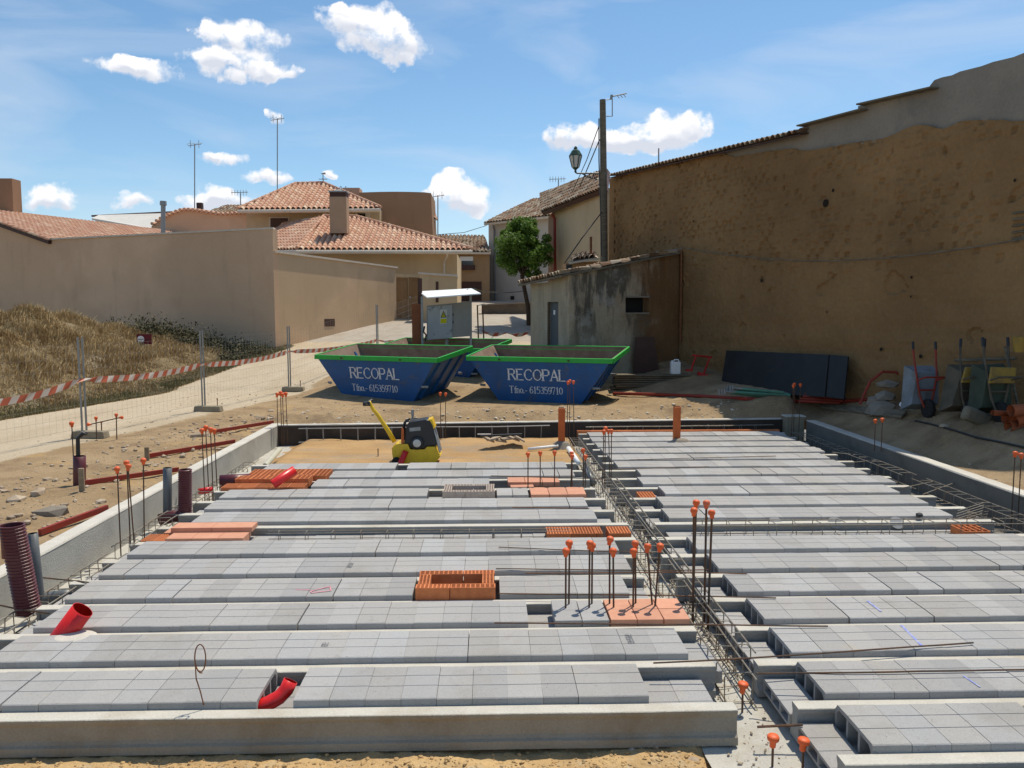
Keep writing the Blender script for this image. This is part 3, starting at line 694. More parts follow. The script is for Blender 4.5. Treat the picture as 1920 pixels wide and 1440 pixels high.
cluster(1.79, 17.9, -.2, 1.35, [(-.09, 0, 0), (-.02, .1, .02), (.07, 0, .01)], 'beside the orange duct at the far end')
cluster(6.9, 18.25, -.2, 1.22, [(-.08, 0, 0), (0, .08, .03), (.09, 0, .02)], 'by the square pillar at the far right corner')
cluster(-4.33, 12.7, -.25, 1.14, Q4, 'in the middle cluster along the left wall', 1.1)
cluster(-4.28, 9.75, -.25, 1.16, [(-.09, -.1, -.03), (-.07, .12, .0), (.08, -.1, 0), (.10, .1, .03)], 'in the nearest cluster along the left wall', 1.0)
cluster(1.93, 13.3, -.25, 1.0, [(-.085, -.06, .0), (-.02, .12, .03), (.06, -.05, .01), (.07, .12, -.02)], 'in the far cluster of the central channel', 1.0)
cluster(1.98, 7.5, -.25, 1.13, [(-.085, -.08, .0), (-.04, .12, .03), (.06, -.06, -.03), (.075, .12, .02)], 'in the near cluster of the central channel', 1.0, .011)
def srow(lst, z0, desc):
    for i, (px, Y, top, lx) in enumerate(sorted(lst)):
        c = PZ(px, Y, z0); h = P(px, top, Y).z-z0-.04
        capped(c.x, Y, z0, h, f'orange-capped steel bar, {ORD[i]} from left {desc}', 'capped starter bars', .009, (lx, 0))
srow([(1062, 7.24, 1028, .0), (1068, 7.34, 1013, .004), (1107, 7.26, 1014, 0), (1112, 7.36, 1018, 0), (1146, 7.34, 1006, -.005), (1154, 7.24, 1028, -.01), (1191, 7.24, 1029, 0), (1196, 7.34, 1014, -.01), (1229, 7.3, 1020, -.06), (1232, 7.26, 1019, .04)], -.03, 'in the row by the near salmon tiles')
srow([(990, 12.5, 848, 0), (1013, 12.5, 846, 0), (1040, 12.5, 845, 0), (1073, 12.5, 852, 0), (1071, 12.7, 847, .01), (1098, 12.5, 853, 0), (1094, 12.7, 841, 0)], -.03, 'in the row beside the far orange tiles')
for (x, y, z0, h, lab) in [(1.88, 5.86, -.262, .21, 'short steel bar with orange cap in the channel beyond the front joist end'), (1.855, 5.13, -.27, .20, 'left short steel bar with orange cap at the bottom edge of the channel'), (2.045, 5.1, -.27, .19, 'right short steel bar with orange cap at the bottom edge of the channel')]:
    t = capped(x, y, z0, h, lab, 'short bars in the near channel'); t.children[1].data = CAP2 if t.children[1].name.startswith('safety') else t.children[1].data
for i, (px, Y, top) in enumerate([(1641, 14.75, 786), (1654, 14.7, 784)]):
    c = PZ(px, Y, .19); capped(c.x+.0, Y, .15, P(px, top, Y).z-.19, f'capped steel bar rising from the right foundation wall, {ORD[i]} from left', 'bars set in the right wall')
for i, (px, Y, top) in enumerate([(1906, 10.85, 852), (1918, 10.9, 855)]):
    c = PZ(px, Y, .19); capped(c.x, Y, -.25, P(px, top, Y).z+.25, f'tall capped steel bar by the right wall at the picture edge, {ORD[i]} from the left', 'bars by the right wall')

# ------------------------------------------------------------------ reinforcement cages
def cage(label, a, b, wdt, hgt, sp, m=MREBL, open_top=False, z=0, rb=.007, rs=.0055, jitter=.012, bars=4):
    """cage from a to b (points), stirrups every sp"""
    a, b = Vector(a), Vector(b); d = (b-a).normalized(); s = Vector((-d.y, d.x, 0)); L = (b-a).length
    t = thing('rebar_cage', label, 'rebar cage', (a+b)/2)
    cor = [(-wdt/2, 0), (wdt/2, 0), (wdt/2, hgt), (-wdt/2, hgt)][:bars] if bars != 2 else [(-wdt/2, hgt), (wdt/2, hgt)]
    for (u, v) in cor:
        bm = BM(); n = max(3, int(L/.6))
        tube(bm, [a+d*(L*i/n)+s*(u+.012*nv(Vector((i*.7, u*30, L))))+Vector((0, 0, v+.010*nv(Vector((i*.9, v*30, L+5))))) for i in range(n+1)], rb, 6)
        meshobj('long_bar', bm, m, t)
    n = int(L/sp); e = .02
    pr = [(-wdt/2-.01, -.01), (wdt/2+.01, -.01), (wdt/2+.01, hgt-e), (wdt/2-e, hgt+.012), (-wdt/2+e, hgt+.012), (-wdt/2-.01, hgt-e), (-wdt/2-.01, -.01)]
    if open_top: pr = [(-wdt/2, hgt), (-wdt/2-.01, hgt-e), (-wdt/2-.01, 0), (wdt/2+.01, 0), (wdt/2+.01, hgt-e), (wdt/2-e, hgt+.01), (wdt/2-.06, hgt-.04)]
    bm = BM(); tube(bm, [s*u+Vector((0, 0, v)) for u, v in pr], rs, 5); me = bpy.data.meshes.new('stirrup'); bm.to_mesh(me); bm.free(); me.materials.append(m)
    for i in range(min(n, 99)):
        o = bpy.data.objects.new('stirrup', me); col.objects.link(o); o.parent = t
        p = a+d*(sp*(i+.5)+rnd.gauss(0, jitter))-t.location; o.location = p+Vector((0, 0, rnd.gauss(0, .004))); o.rotation_euler = (rnd.gauss(0, .03), rnd.gauss(0, .03), rnd.gauss(0, .08))
    return t
cage('long steel cage lying in the central channel between the two floor halves', (1.90, 5.9, -.235), (1.84, 17.7, -.235), .20, .21, .24)
cage('narrow second steel cage squeezed along the right edge of the central channel', (2.07, 6.3, -.23), (2.02, 13.2, -.23), .10, .24, .26)
cage('steel cage running along the left foundation wall from the camera side', (-4.30, 5.6, -.22), (-4.26, 9.3, -.22), .22, .20, .2)
cage('steel cage along the left wall between the two upright bar clusters', (-4.30, 9.5, -.22), (-4.33, 12.5, -.22), .22, .22, .2)
cage('steel cage along the left wall beside the orange brick stacks', (-4.36, 12.8, -.22), (-4.38, 15.2, -.22), .2, .2, .22)
cage('far steel cage in the dark slot along the right foundation wall', (6.92, 13.2, -.22), (6.85, 18.0, -.22), .24, .24, .24)
cage('nearer steel cage in the dark slot along the right foundation wall', (6.95, 9.9, -.22), (6.93, 12.9, -.22), .24, .24, .24)
cage('low steel cage along the trough across the left floor half', (-2.75, JY(6)+.38, -.085), (1.0, JY(6)+.36, -.085), .12, .10, .33, rs=.005, rb=.005)
cage('tall steel cage with bent tops along the trough across the right floor half', (2.55, JY(6)+.38, -.085), (6.75, JY(6)+.36, -.085), .26, .165, .285)
cage('steel cage standing against the dark far wall left of the orange duct', (-4.2, 18.05, -.15), (1.35, 18.3, -.15), .07, .30, .37, m=MGAL, rs=.008)
cage('low steel cage along the far wall behind the right floor half', (2.2, 18.6, -.2), (6.6, 18.8, -.2), .08, .27, .38, rs=.005)

for i, px in enumerate((1454, 1566, 1682)):
    bm = BM(); lathe(bm, G(px, 992, -.09)+Vector((0, .02, .075)), [(.085, 0), (.088, .012), (.0, .016)], (0, -.75, .66), 20); tag(meshobj('round_plug', bm, MB), f'thin round grey plug on the trough blocks, {ORD[i]} from left of the three', 'plug', 'round plugs in the right trough')
bm = BM(); c = G(1724, 967, .055); stone(bm, (c.x, c.y, c.z), .045, 5); tag(meshobj('dark_lump', bm, MBLK), 'small black lump lying on the blocks near the far right end', 'lump')
# loose bars lying over the floor
def loose(label, pts, r=.006, m=MREB, name='loose_rebar'):
    bm = BM(); pts = [Vector(p) for p in pts]; out = []
    for A, B in zip(pts, pts[1:]):
        n = max(2, int((B-A).length/.25)); out += [A.lerp(B, i/n)+Vector((0, .004*nv(A.lerp(B, i/n)*2), .003*nv(A.lerp(B, i/n)*3))) for i in range(n)]
    out.append(pts[-1]); tube(bm, out, r, 6)
    return tag(meshobj(name, bm, m), label, 'loose rebar', 'loose bars lying over the floor')
loose('long loose bar crossing from the third row to the salmon tiles and channel', [G(927, 1168, .075), G(1300, 1171, .085), G(1552, 1174, .065)], .007)
loose('loose bar crossing the channel just behind the row of capped bars', [G(935, 1113, .065), G(1293, 1117, .07), G(1455, 1121, .065)], .007)
loose('long thin dark bar running right from the back of the near brick box', [G(930, 1066, .065), G(1256, 1070, .07), G(1330, 1068, .06)], .006)
loose('rust-orange bar lying just below the long thin dark bar by the brick box', [G(985, 1075, .065), G(1293, 1073, .07), G(1400, 1076, .06)], .006, MRUST)
loose('dark bar lying behind the capped bars just below the perforated bricks', [G(935, 1026, .065), G(1225, 1037, .07)], .006)
loose('ribbed bar slanting over the near right blocks towards the picture edge', [G(1225, 1243, .05), G(1390, 1235, .08), G(1825, 1205, .068)], .007)
loose('straight dark bar lying along the near right joist out of the picture', [G(1417, 1263, .04), G(1600, 1261, .068), G(2050, 1253, .068)], .007)
loose('short thick bar stub jutting left from the near right blocks', [G(1420, 1363, -.1), G(1505, 1359, -.08)], .009)
loose('thin long bar on the far right blocks ending by a dark hole', [G(1180, 862, .065), G(1455, 855, .07)], .007)
loose('thin bar across the blocks right of the far channel cluster', [G(1150, 880, .065), G(1330, 875, .07)], .007)
loose('thin bar lying on the far left blocks right of the mortared brick box', [G(920, 892, .065), G(1130, 898, .065)], .007)
loose('thin rusty bar along the row edge beside the far orange tiles', [G(960, 951, .062), G(1105, 953, .06)], .007, MRUST)
loose('two-bend bar lying over the near left cage and the block ends', [G(80, 1083, -.02), G(130, 1088, -.01), G(185, 1094, .03)], .008)
loose('dark bar end jutting over the near left wall cage at the picture edge', [G(0, 1135, -.02), G(40, 1143, -.01), G(92, 1150, .03)], .008)
for i, (px, py) in enumerate([(1450, 915), (1500, 890), (1390, 935)][:0]): pass
for i, (a, b) in enumerate([((1730, 927), (1790, 905)), ((1690, 915), (1750, 903)), ((1598, 867), (1648, 862)), ((1560, 848), (1596, 852))]):
    loose(f'pale bar bridging right block ends to the wall slot, {ORD[i]} from camera', [G(*a, .0), G(*b, .02)], .008, MREBL)
# hairpin bundle and ring
bm = BM(); c = G(1840, 975, -.05)
for k in range(5):
    o_ = Vector((k*.05-.1, k*.07, .02*k)); tube(bm, [c+o_+Vector((-.32, -.1, 0)), c+o_+Vector((.18, .12, .06)), c+o_+Vector((.2, .06, -.05)), c+o_+Vector((-.25, -.14, -.03))], .007, 6)
tag(meshobj('hooked_bar_bundle', bm, MREBL), 'tangle of bent pale bars in the right wall slot at the end of the trough', 'rebar bundle')
bm = BM(); c = G(382, 1322, .03); t_ = []
t_ += [c, c+Vector((-.02, 0, .10)), c+Vector((-.045, .0, .19))]
cc_ = c+Vector((-.015, .0, .34))
for k in range(22):
    a = math.pi*1.15+2*math.pi*1.2*k/21; t_.append(cc_+Vector((.036*math.cos(a)*(1+.15*k/21), .02*k/21, .10*math.sin(a)-.02*k/21)))
tube(bm, t_, .0045, 6); tag(meshobj('wire_loop', bm, MRUST), 'rusty wire twisted into a standing loop on the nearest block row', 'wire')

# ------------------------------------------------------------------ bricks on the floor
def perforated(bm, x0, x1, y0, y1, z0, z1, nx, ny, dep=.05, frame=.012):
    """box whose top carries nx*ny open cells"""
    w_, d_ = (x1-x0), (y1-y0); xs_ = [x0]; 
    def cuts(a, b, n):
        wdt = (b-a-frame*(n+1))/n; out = [a]
        for i in range(n): out += [a+frame*(i+1)+wdt*i, a+(frame+wdt)*(i+1)]
        return out+[b]
    X_, Y_ = cuts(x0, x1, nx), cuts(y0, y1, ny)
    V = [[bm.verts.new((x, y, z1)) for x in X_] for y in Y_]
    for j in range(len(Y_)-1):
        for i in range(len(X_)-1):
            q = (V[j][i], V[j][i+1], V[j+1][i+1], V[j+1][i])
            if i % 2 == 1 and j % 2 == 1:
                lo = [bm.verts.new((v.co.x, v.co.y, z1-dep)) for v in q]
                for k in range(4):
                    f = bm.faces.new((q[k], q[(k+1) % 4], lo[(k+1) % 4], lo[k])); f.material_index = 0
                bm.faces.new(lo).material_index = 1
            else: bm.faces.new(q)
    B = [bm.verts.new(p) for p in ((x0, y0, z0), (x1, y0, z0), (x1, y1, z0), (x0, y1, z0))]
    bm.faces.new(B[::-1])
    n, m_ = len(X_)-1, len(Y_)-1
    bm.faces.new([B[0], B[1]]+[V[0][i] for i in range(n, -1, -1)])
    bm.faces.new([B[1], B[2]]+[V[j][n] for j in range(m_, -1, -1)])
    bm.faces.new([B[2], B[3]]+[V[m_][i] for i in range(0, n+1)])
    bm.faces.new([B[3], B[0]]+[V[j][0] for j in range(0, m_+1)])
def pbrick(label, x0, x1, y0, y1, z0, z1, nx, ny, group, m=MBRK, rz=0, dep=.05):
    bm = BM(); perforated(bm, x0, x1, y0, y1, z0, z1, nx, ny, dep); 
    c = Vector(((x0+x1)/2, (y0+y1)/2, 0))
    if rz: bmesh.ops.rotate(bm, verts=bm.verts, cent=c, matrix=Matrix.Rotation(rz, 3, 'Z'))
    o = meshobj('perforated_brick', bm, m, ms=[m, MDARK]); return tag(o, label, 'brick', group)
def brickbox(x0, x1, y0, y1, z0, h, desc, m):
    t = .115; g = f'bricks of the {desc}'; xm = x0+(x1-x0)*.43
    def r_(): return rnd.gauss(0, .008)
    pbrick(f'front left perforated brick of the {desc}', x0, xm-.004, y0, y0+t, z0, z0+h, 8, 3, g, m, r_())
    pbrick(f'front right perforated brick of the {desc}', xm+.004, x1, y0, y0+t, z0, z0+h, 9, 3, g, m, r_())
    pbrick(f'left side perforated brick of the {desc}', x0+.012, x0+.012+t, y0+t+.006, y1-t-.006, z0, z0+h, 3, 7, g, m, r_())
    pbrick(f'right side perforated brick of the {desc}', x1-.012-t, x1-.012, y0+t+.006, y1-t-.006, z0, z0+h, 3, 7, g, m, r_())
    xm2 = x0+(x1-x0)*.58
    pbrick(f'back left perforated brick of the {desc}', x0+.004, xm2-.004, y1-t, y1, z0, z0+h, 9, 3, g, m, r_())
    pbrick(f'back right perforated brick of the {desc}', xm2+.004, x1-.006, y1-t, y1, z0, z0+h, 8, 3, g, m, r_())
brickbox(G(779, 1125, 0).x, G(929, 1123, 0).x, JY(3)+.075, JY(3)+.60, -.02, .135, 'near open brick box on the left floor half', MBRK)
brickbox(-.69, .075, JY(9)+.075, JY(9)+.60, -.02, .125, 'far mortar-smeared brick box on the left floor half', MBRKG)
for nm, x0, x1, y, z in (('near', G(779, 1125, 0).x, G(929, 1123, 0).x, JY(3), -.2), ('far', -.69, .075, JY(9), -.2)):
    bm = BM(); box(bm, ((x0+x1)/2, y+.34, z+.03), (x1-x0-.26, .26, .02)); tag(meshobj('box_base', bm, MFOOT), f'grey mortar bed inside the {nm} open brick box', 'mortar bed')
def flat_tiles(desc, spans, y0, y1, z0, z1, m=MBRKP, rows=2, noun='salmon hollow tile'):
    n = 0
    for (a, b, cnt) in spans:
        wdt = (b-a)/cnt
        for r2 in range(rows):
            ya = y0+(y1-y0)*r2/rows
            for i in range(cnt):
                bm = BM(); x0 = a+wdt*i+.003; box(bm, (x0+wdt/2-.003, ya+(y1-y0)/rows/2, (z0+z1)/2+rnd.gauss(0, .002)), (wdt-.007, (y1-y0)/rows-.007, z1-z0), rnd.gauss(0, .006)); bevel(bm, .003)
                where = ('front' if r2 == 0 else 'back') if rows > 1 else 'single'
                tag(meshobj('hollow_tile', bm, m), f'{noun}, {ORD[i]} from left in {where} line {desc}', 'hollow tile', f'tiles {desc}')
flat_tiles('under the near row of capped bars', [(1.05, 1.75, 3)], JY(2)+.08, JY(2)+.60, -.03, .05)
flat_tiles('beside the near salmon tiles', [(.56, 1.04, 2)], JY(2)+.08, JY(2)+.60, -.03, .048, MB, noun='thin grey slab')
# far orange tiles right of the smeared box
flat_tiles('beside the far mortared box', [(.10, .57, 2)], JY(9)+.08, JY(9)+.58, -.03, .045, MB, 1, 'pale grey slab')
flat_tiles('right of the far mortared box', [(.60, 1.42, 3)], JY(9)+.08, JY(9)+.58, -.03, .05, MBRKP, 1, 'orange flat tile')
flat_tiles('behind the far row of capped bars', [(.28, 1.10, 3)], JY(10)+.22, JY(10)+.60, -.01, .06, MBRKP, 1, 'orange flat tile')
bm = BM(); box(bm, (.5, JY(10)+.12, .0), (.36, .16, .05), .05); bevel(bm, .004); tag(meshobj('hollow_tile', bm, MBRKP), 'short orange tile lying in front of the far orange tile line', 'hollow tile')
# trough bricks
x = G(1026, 1003, -.02).x
for i, (a, b) in enumerate([(0, .29), (.295, .60), (.605, .68), (.76, 1.03)][:4]):
    pbrick(f'orange perforated brick, {ORD[i]} from left at the channel end of the trough', x+a, x+b, JY(6)+.20, JY(6)+.52, -.1, .012, max(2, int((b-a)/.035)), 7, 'bricks in the left trough', dep=.06)
pbrick('single orange perforated brick at the right end of the trough', 5.86, 6.18, JY(6)+.14, JY(6)+.46, -.10, .01, 4, 3, None, dep=.08)
# brick stacks at the left end (three lines of hollow bricks)
def hollow_line(desc, xa, xb, y0, y1, z0, z1, n, nx=6, ny=9, m=MBRK):
    wdt = (xb-xa)/n
    for i in range(n): pbrick(f'orange cellular brick, {ORD[i]} from left {desc}', xa+wdt*i+.003, xa+wdt*(i+1)-.003, y0+rnd.gauss(0, .004), y1+rnd.gauss(0, .004), z0, z1, nx, ny, f'bricks {desc}', m, rnd.gauss(0, .006), .05)
Yb = JY(11)
hollow_line('in the farthest line of the left brick stack', G(445, 903, .08).x, G(601, 903, .08).x, JY(11)+.02, JY(11)+.60, -.02, .085, 6, 3, 12)
hollow_line('in the middle line of the left brick stack', G(424, 913, .08).x, G(566, 913, .08).x, JY(10)+.36, JY(10)+.70, -.02, .11, 5, 3, 8)
hollow_line('in the front line of the left brick stack', G(402, 922, .05).x, G(560, 922, .05).x, JY(10)+.02, JY(10)+.34, -.05, .05, 5, 6, 6)
hollow_line('in the lowest line beside the near left cage', G(250, 1024, .0).x, G(300, 1024, .0).x, JY(6)+.06, JY(6)+.36, -.10, .01, 2, 5, 6)
hollow_line('in the short line behind the salmon slabs', G(375, 988, .0).x, G(425, 988, .0).x, JY(7)-.18, JY(7)-.07, -.05, .03, 1, 8, 3)
def slab_line(desc, xa, xb, y0, y1, z0, z1, n):
    wdt = (xb-xa)/n
    for i in range(n):
        bm = BM(); box(bm, (xa+wdt*(i+.5), (y0+y1)/2, (z0+z1)/2), (wdt-.004, y1-y0, z1-z0), rnd.gauss(0, .005)); bevel(bm, .003)
        tag(meshobj('hollow_tile', bm, MBRKP), f'long salmon slab, {ORD[i]} from left {desc}', 'hollow tile', f'salmon slabs {desc}')
slab_line('in the back layer beside the left trough', G(308, 998, .09).x, G(462, 998, .09).x, JY(6)+.34, JY(6)+.60, .03, .09, 2)
slab_line('under the back layer beside the left trough', G(302, 1003, .02).x, G(455, 1003, .02).x, JY(6)+.36, JY(6)+.60, -.09, .026, 2)
slab_line('in the front layer beside the left trough', G(298, 1019, .03).x, G(448, 1017, .03).x, JY(6)+.06, JY(6)+.32, -.06, .035, 3)
hollow_line('closing the far end of the right floor half', 1.95, 6.5, JY(18)+.05, JY(18)+.17, -.08, .055, 15, 8, 3)
hollow_line('by the channel side of the right ninth joist', 2.22, 2.46, JY(9)+.1, JY(9)+.5, -.1, -.01, 1, 5, 9)

# paint marks on blocks (real marks, thin films of paint)
def film(name, label, pts, wdt, m, z):
    bm = BM(); pts = [Vector(p) for p in pts]
    for A, B in zip(pts, pts[1:]):
        d = (B-A).normalized(); s = Vector((-d.y, d.x, 0))*wdt/2
        bm.faces.new([bm.verts.new(q+Vector((0, 0, z))) for q in (A-s, B-s, B+s, A+s)])
    o = meshobj(name, bm, m); return tag(o, label, 'paint mark')
MPNK = mat('pink_spray', (.75, .13, .22, 1), (.5, .38, .38, 1), 30, .9, .9)
MBCH = mat('blue_chalk', (.18, .22, .62, 1), (.42, .43, .50, 1), 26, 1.0, .9)
MINK = mat('black_ink', (.06, .065, .07, 1), (.40, .40, .42, 1), 60, .9, .9)
q = lambda x, y: (lambda g: (g.x, g.y, .052))(G(x, y, .052))
film('pink_mark', 'pink sprayed rectangle on the blocks of the fourth row', [q(583, 1109), q(619, 1100), q(620, 1108), q(584, 1112), q(583, 1109)], .014, MPNK, .0045)
film('pink_mark', 'faint pink streak beside the sprayed rectangle', [q(553, 1106), q(583, 1107)], .012, MPNK, .0045)
film('blue_mark', 'thick blue chalk stroke on the third near row of the right half', [q(1690, 1173), q(1728, 1211)], .022, MBCH, .0045)
film('blue_mark', 'blue chalk stroke across the fourth near row of the right half', [q(1626, 1127), q(1652, 1147)], .022, MBCH, .0045)
film('blue_mark', 'thin blue chalk stroke on the second near row of the right half', [q(1806, 1268), q(1838, 1289)], .013, MBCH, .0045)
# inked date stamps: strokes of digits running down the block
SEG = {'2': [(0, 1), (.6, 1), (.6, .5), (0, .5), (0, 0), (.6, 0)], '8': [(0, 0), (0, 1), (.6, 1), (.6, 0), (0, 0), (0, .5), (.6, .5)], '1': [(.3, 0), (.3, 1)], '6': [(.6, 1), (0, 1), (0, 0), (.6, 0), (.6, .5), (0, .5)], 'R': [(0, 0), (0, 1), (.6, 1), (.6, .5), (0, .5), (.6, 0)], '5': [(.6, 1), (0, 1), (0, .5), (.6, .5), (.6, 0), (0, 0)], '0': [(0, 0), (0, 1), (.6, 1), (.6, 0), (0, 0)]}
def stamp(px, py, txt, sz, label):
    bm = BM(); c = G(px, py, .0525); 
    for i, ch in enumerate(txt):
        pts = [c+Vector((y_*sz, -(i*sz*.85+x_*sz), .005)) for x_, y_ in SEG[ch]]
        for A, B in zip(pts, pts[1:]):
            d = (B-A).normalized(); s = Vector((-d.y, d.x, 0))*.0035; bm.faces.new([bm.verts.new(v) for v in (A-s-d*.002, B-s+d*.002, B+s+d*.002, A+s-d*.002)])
    return tag(meshobj('ink_stamp', bm, MINK), label, 'ink stamp')
stamp(1172, 1190, '285R8', .045, 'black ink digits stamped on a block of the second row near the channel')
stamp(656, 1056, '285R8', .040, 'black ink digits stamped on a fifth row block left of the near brick box')
stamp(606, 1206, '28', .045, 'two black ink digits stamped on a block left in the second row')

# ------------------------------------------------------------------ pipes
def corrugated(bm, c, r, h, tilt=(0, 0), pitch=.03, seg=22, amp=.008):
    n = int(h/pitch*4); V = []
    for i in range(n+1):
        z = h*i/n; rr = r+amp*(1 if (i % 4) < 2 else -1)
        V.append([bm.verts.new((c[0]+tilt[0]*z/h+rr*math.cos(a), c[1]+tilt[1]*z/h+rr*math.sin(a), c[2]+z)) for a in [2*math.pi*k/seg for k in range(seg)]])
    for A, B in zip(V, V[1:]):
        for k in range(seg): bm.faces.new((A[k], A[(k+1) % seg], B[(k+1) % seg], B[k]))
    inner = [bm.verts.new(v.co*1.0+(Vector((c[0]+tilt[0], c[1]+tilt[1], v.co.z))-v.co)*.14) for v in V[-1]]
    low_ = [bm.verts.new(v.co-Vector((0, 0, .3))) for v in inner]
    for k in range(seg):
        bm.faces.new((V[-1][k], V[-1][(k+1) % seg], inner[(k+1) % seg], inner[k])); bm.faces.new((inner[k], inner[(k+1) % seg], low_[(k+1) % seg], low_[k]))
    bm.faces.new(low_)
Yp = 8.05
def vpipe(name, px, wpx, ptop, pbot, Y, m, label, corr=False, lean=0):
    a, b = P(px, pbot, Y), P(px+lean, ptop, Y); r = wpx/2/CF*Y; bm = BM()
    if corr: corrugated(bm, a, r, b.z-a.z, (b.x-a.x, 0), amp=r*.05)
    else: pipe(bm, [a, (a+b)/2, b], r, r*.12)
    return tag(meshobj(name, bm, m, smooth=not corr), label, 'pipe')
vpipe('corrugated_pipe', 54, 43, 984, 1150, 7.6, MMAR, 'wide maroon corrugated pipe standing at the left picture edge', True, -32)
vpipe('drain_pipe', 74, 18, 1000, 1122, 7.95, MGRP, 'slim grey pipe standing behind the wide maroon corrugated pipe', lean=-13)
bm = BM(); c = G(100, 1122, -.15); tube(bm, [c+Vector((-.13, .02, .0)), c+Vector((-.05, 0, -.01)), c+Vector((.1, .02, .02)), c+Vector((.2, .06, .03))], [.07, .075, .068, .05], 16); tag(meshobj('pipe_bend', bm, MGRP, smooth=True), 'dark grey pipe bend lying at the foot of the corrugated pipe', 'pipe')
vpipe('drain_pipe', 314, 16, 877, 966, 11.3, MGRP, 'grey drain pipe standing upright inside the left wall')
vpipe('corrugated_pipe', 347, 24, 880, 972, 11.2, MMAR, 'maroon corrugated pipe standing upright beside the grey drain pipe', True)
vpipe('duct_stub', 149, 22, 855, 914, 12.0, MMAR, 'maroon tube stub standing in the soil outside the left wall')
capped(P(143, 912, 12.0).x-.02, 12.0, .1, 1.0, 'steel bar with orange cap standing beside the maroon tube stub', None)
bm = BM(); c = P(146, 850, 12.0); tube(bm, [c+Vector((0, 0, -.1)), c+Vector((.01, 0, .22)), c+Vector((.1, .0, .30)), c+Vector((.14, 0, .28))], .03, 8); tag(meshobj('tarred_stick', bm, MBLK), 'black bent stick poking out of the maroon tube stub', 'stick')
bm = BM(); a, b = G(412, 903, .02), G(470, 900, .02); tube(bm, [a, b], .105, 18); tag(meshobj('drain_pipe', bm, MMAR, smooth=True), 'maroon pipe lying level behind the left brick stacks', 'pipe')
bm = BM(); a, b = G(300, 975, -.12), G(352, 968, -.08); tube(bm, [a, (a+b)/2+Vector((0, 0, .03)), b], .085, 14); tag(meshobj('drain_pipe', bm, MMAR, smooth=True), 'short maroon pipe piece lying at the foot of the upright corrugated pipe', 'pipe')
bm = BM(); a, b = G(372, 922, -.05), G(400, 918, -.03); tube(bm, [a, b], .05, 12); tag(meshobj('conduit_piece', bm, MRED, smooth=True), 'small red conduit piece lying by the middle left bar cluster', 'pipe')
def conduit(label, pts, r):
    bm = BM(); pipe(bm, pts, r, .006, 20)
    return tag(meshobj('red_conduit', bm, MRED, smooth=True), label, 'conduit')
Yc = 5.62
conduit('bent red conduit rising through the gap in the nearest row', [P(458, 1348, Yc-.02), P(478, 1328, Yc), P(503, 1319, Yc+.02), P(524, 1307, Yc+.05), P(537, 1293, Yc+.08), P(545, 1276, Yc+.10)], .052)
c0, c1 = P(112, 1200, JY(2)-.02), P(155, 1143, JY(2)+.0); conduit('thick red conduit leaning out of the blocks at the left', [c0+(c0-c1)*.3, c0, c1], .09)
bm = BM(); lathe(bm, G(133, 1196, .04)+Vector((0, 0, -.012)), [(.20, 0), (.17, .014), (.10, .03), (.05, .034)], seg=18); tag(meshobj('mortar_collar', bm, MTOP), 'smear of pale mortar round the foot of the leaning red conduit', 'mortar')
c0, c1 = P(512, 908, 12.35), P(553, 881, 12.5); conduit('short red conduit leaning over the orange brick stack', [c0, c1], .07)
c0, c1 = P(750, 871, 15.02), P(761, 846, 15.1); conduit('small red conduit leaning in front of the yellow compactor', [c0, c1], .055)
c0 = G(497, 874, -.03); c1 = G(524, 843, .06); bm = BM(); pipe(bm, [c0, c1], .05, .006); tag(meshobj('white_pipe', bm, mat('ivory_plastic', (.55, .52, .40, 1), None, 3, .4, .5), smooth=True), 'ivory pipe lying in the far left corner by the sand', 'pipe')
def duct(px, Y, wpx, ptop, pbot, label):
    a, b = P(px, pbot, Y), P(px, ptop, Y); s = wpx/CF*Y; bm = BM(); box(bm, ((a.x+b.x)/2, Y, (a.z+b.z)/2), (s, s*.8, b.z-a.z)); bevel(bm, .012)
    t = thing('square_duct', label, 'duct', (a.x, Y, a.z)); meshobj('shaft', bm, MORP, t)
    bm = BM(); box(bm, (b.x, Y, b.z+.004), (s*.8, s*.6, .012)); meshobj('opening', bm, MDARK, t); return t
duct(1053, 16.9, 12.5, 765, 842, 'orange square duct standing at the sand bed edge')
duct(1269, 16.75, 13, 762, 826, 'orange square duct rising from the far right blocks')
bm = BM(); c = P(1053, 840, 16.9); lathe(bm, c+Vector((0, 0, -.12)), [(.30, 0), (.25, .10), (.14, .24), (.08, .27)], seg=14); tag(meshobj('mortar_collar', bm, MCON2), 'lump of grey mortar round the foot of the sand-side orange duct', 'mortar')
bm = BM(); c = P(1269, 824, 16.75); lathe(bm, c+Vector((0.05, -.12, -.03)), [(.20, 0), (.15, .05), (.08, .07)], seg=12); tag(meshobj('mortar_collar', bm, MCON2), 'smear of dark mortar at the foot of the right orange duct', 'mortar')
bm = BM(); tube(bm, [G(1066, 841, -.05), G(1084, 868, -.05)], .05, 12); tag(meshobj('white_pipe', bm, MWHT, smooth=True), 'white pipe lying from the orange duct towards the central channel', 'pipe')
bm = BM(); tube(bm, [G(1098, 865, -.12), G(1102, 885, -.14), G(1112, 905, -.2)], .06, 12); tag(meshobj('grey_elbow', bm, MGRP, smooth=True), 'dark grey bent pipe hanging into the far end of the channel', 'pipe')
bm = BM(); a, b = G(990, 842, -.05), G(1046, 836, -.03); tube(bm, [a, b], .03, 8); tag(meshobj('white_pipe', bm, MWHT, smooth=True), 'thin white pipe lying on the sand left of the orange duct', 'pipe')
bm = BM(); c = G(942, 830, .02)
for k in range(6): box(bm, c+Vector((-.30+k*.13, rnd.uniform(-.05, .05), rnd.uniform(.04, .09))), (.22, .22, .03), Matrix.Rotation(rnd.uniform(-.5, .5), 3, 'Y')@Matrix.Rotation(rnd.random(), 3, 'Z'))
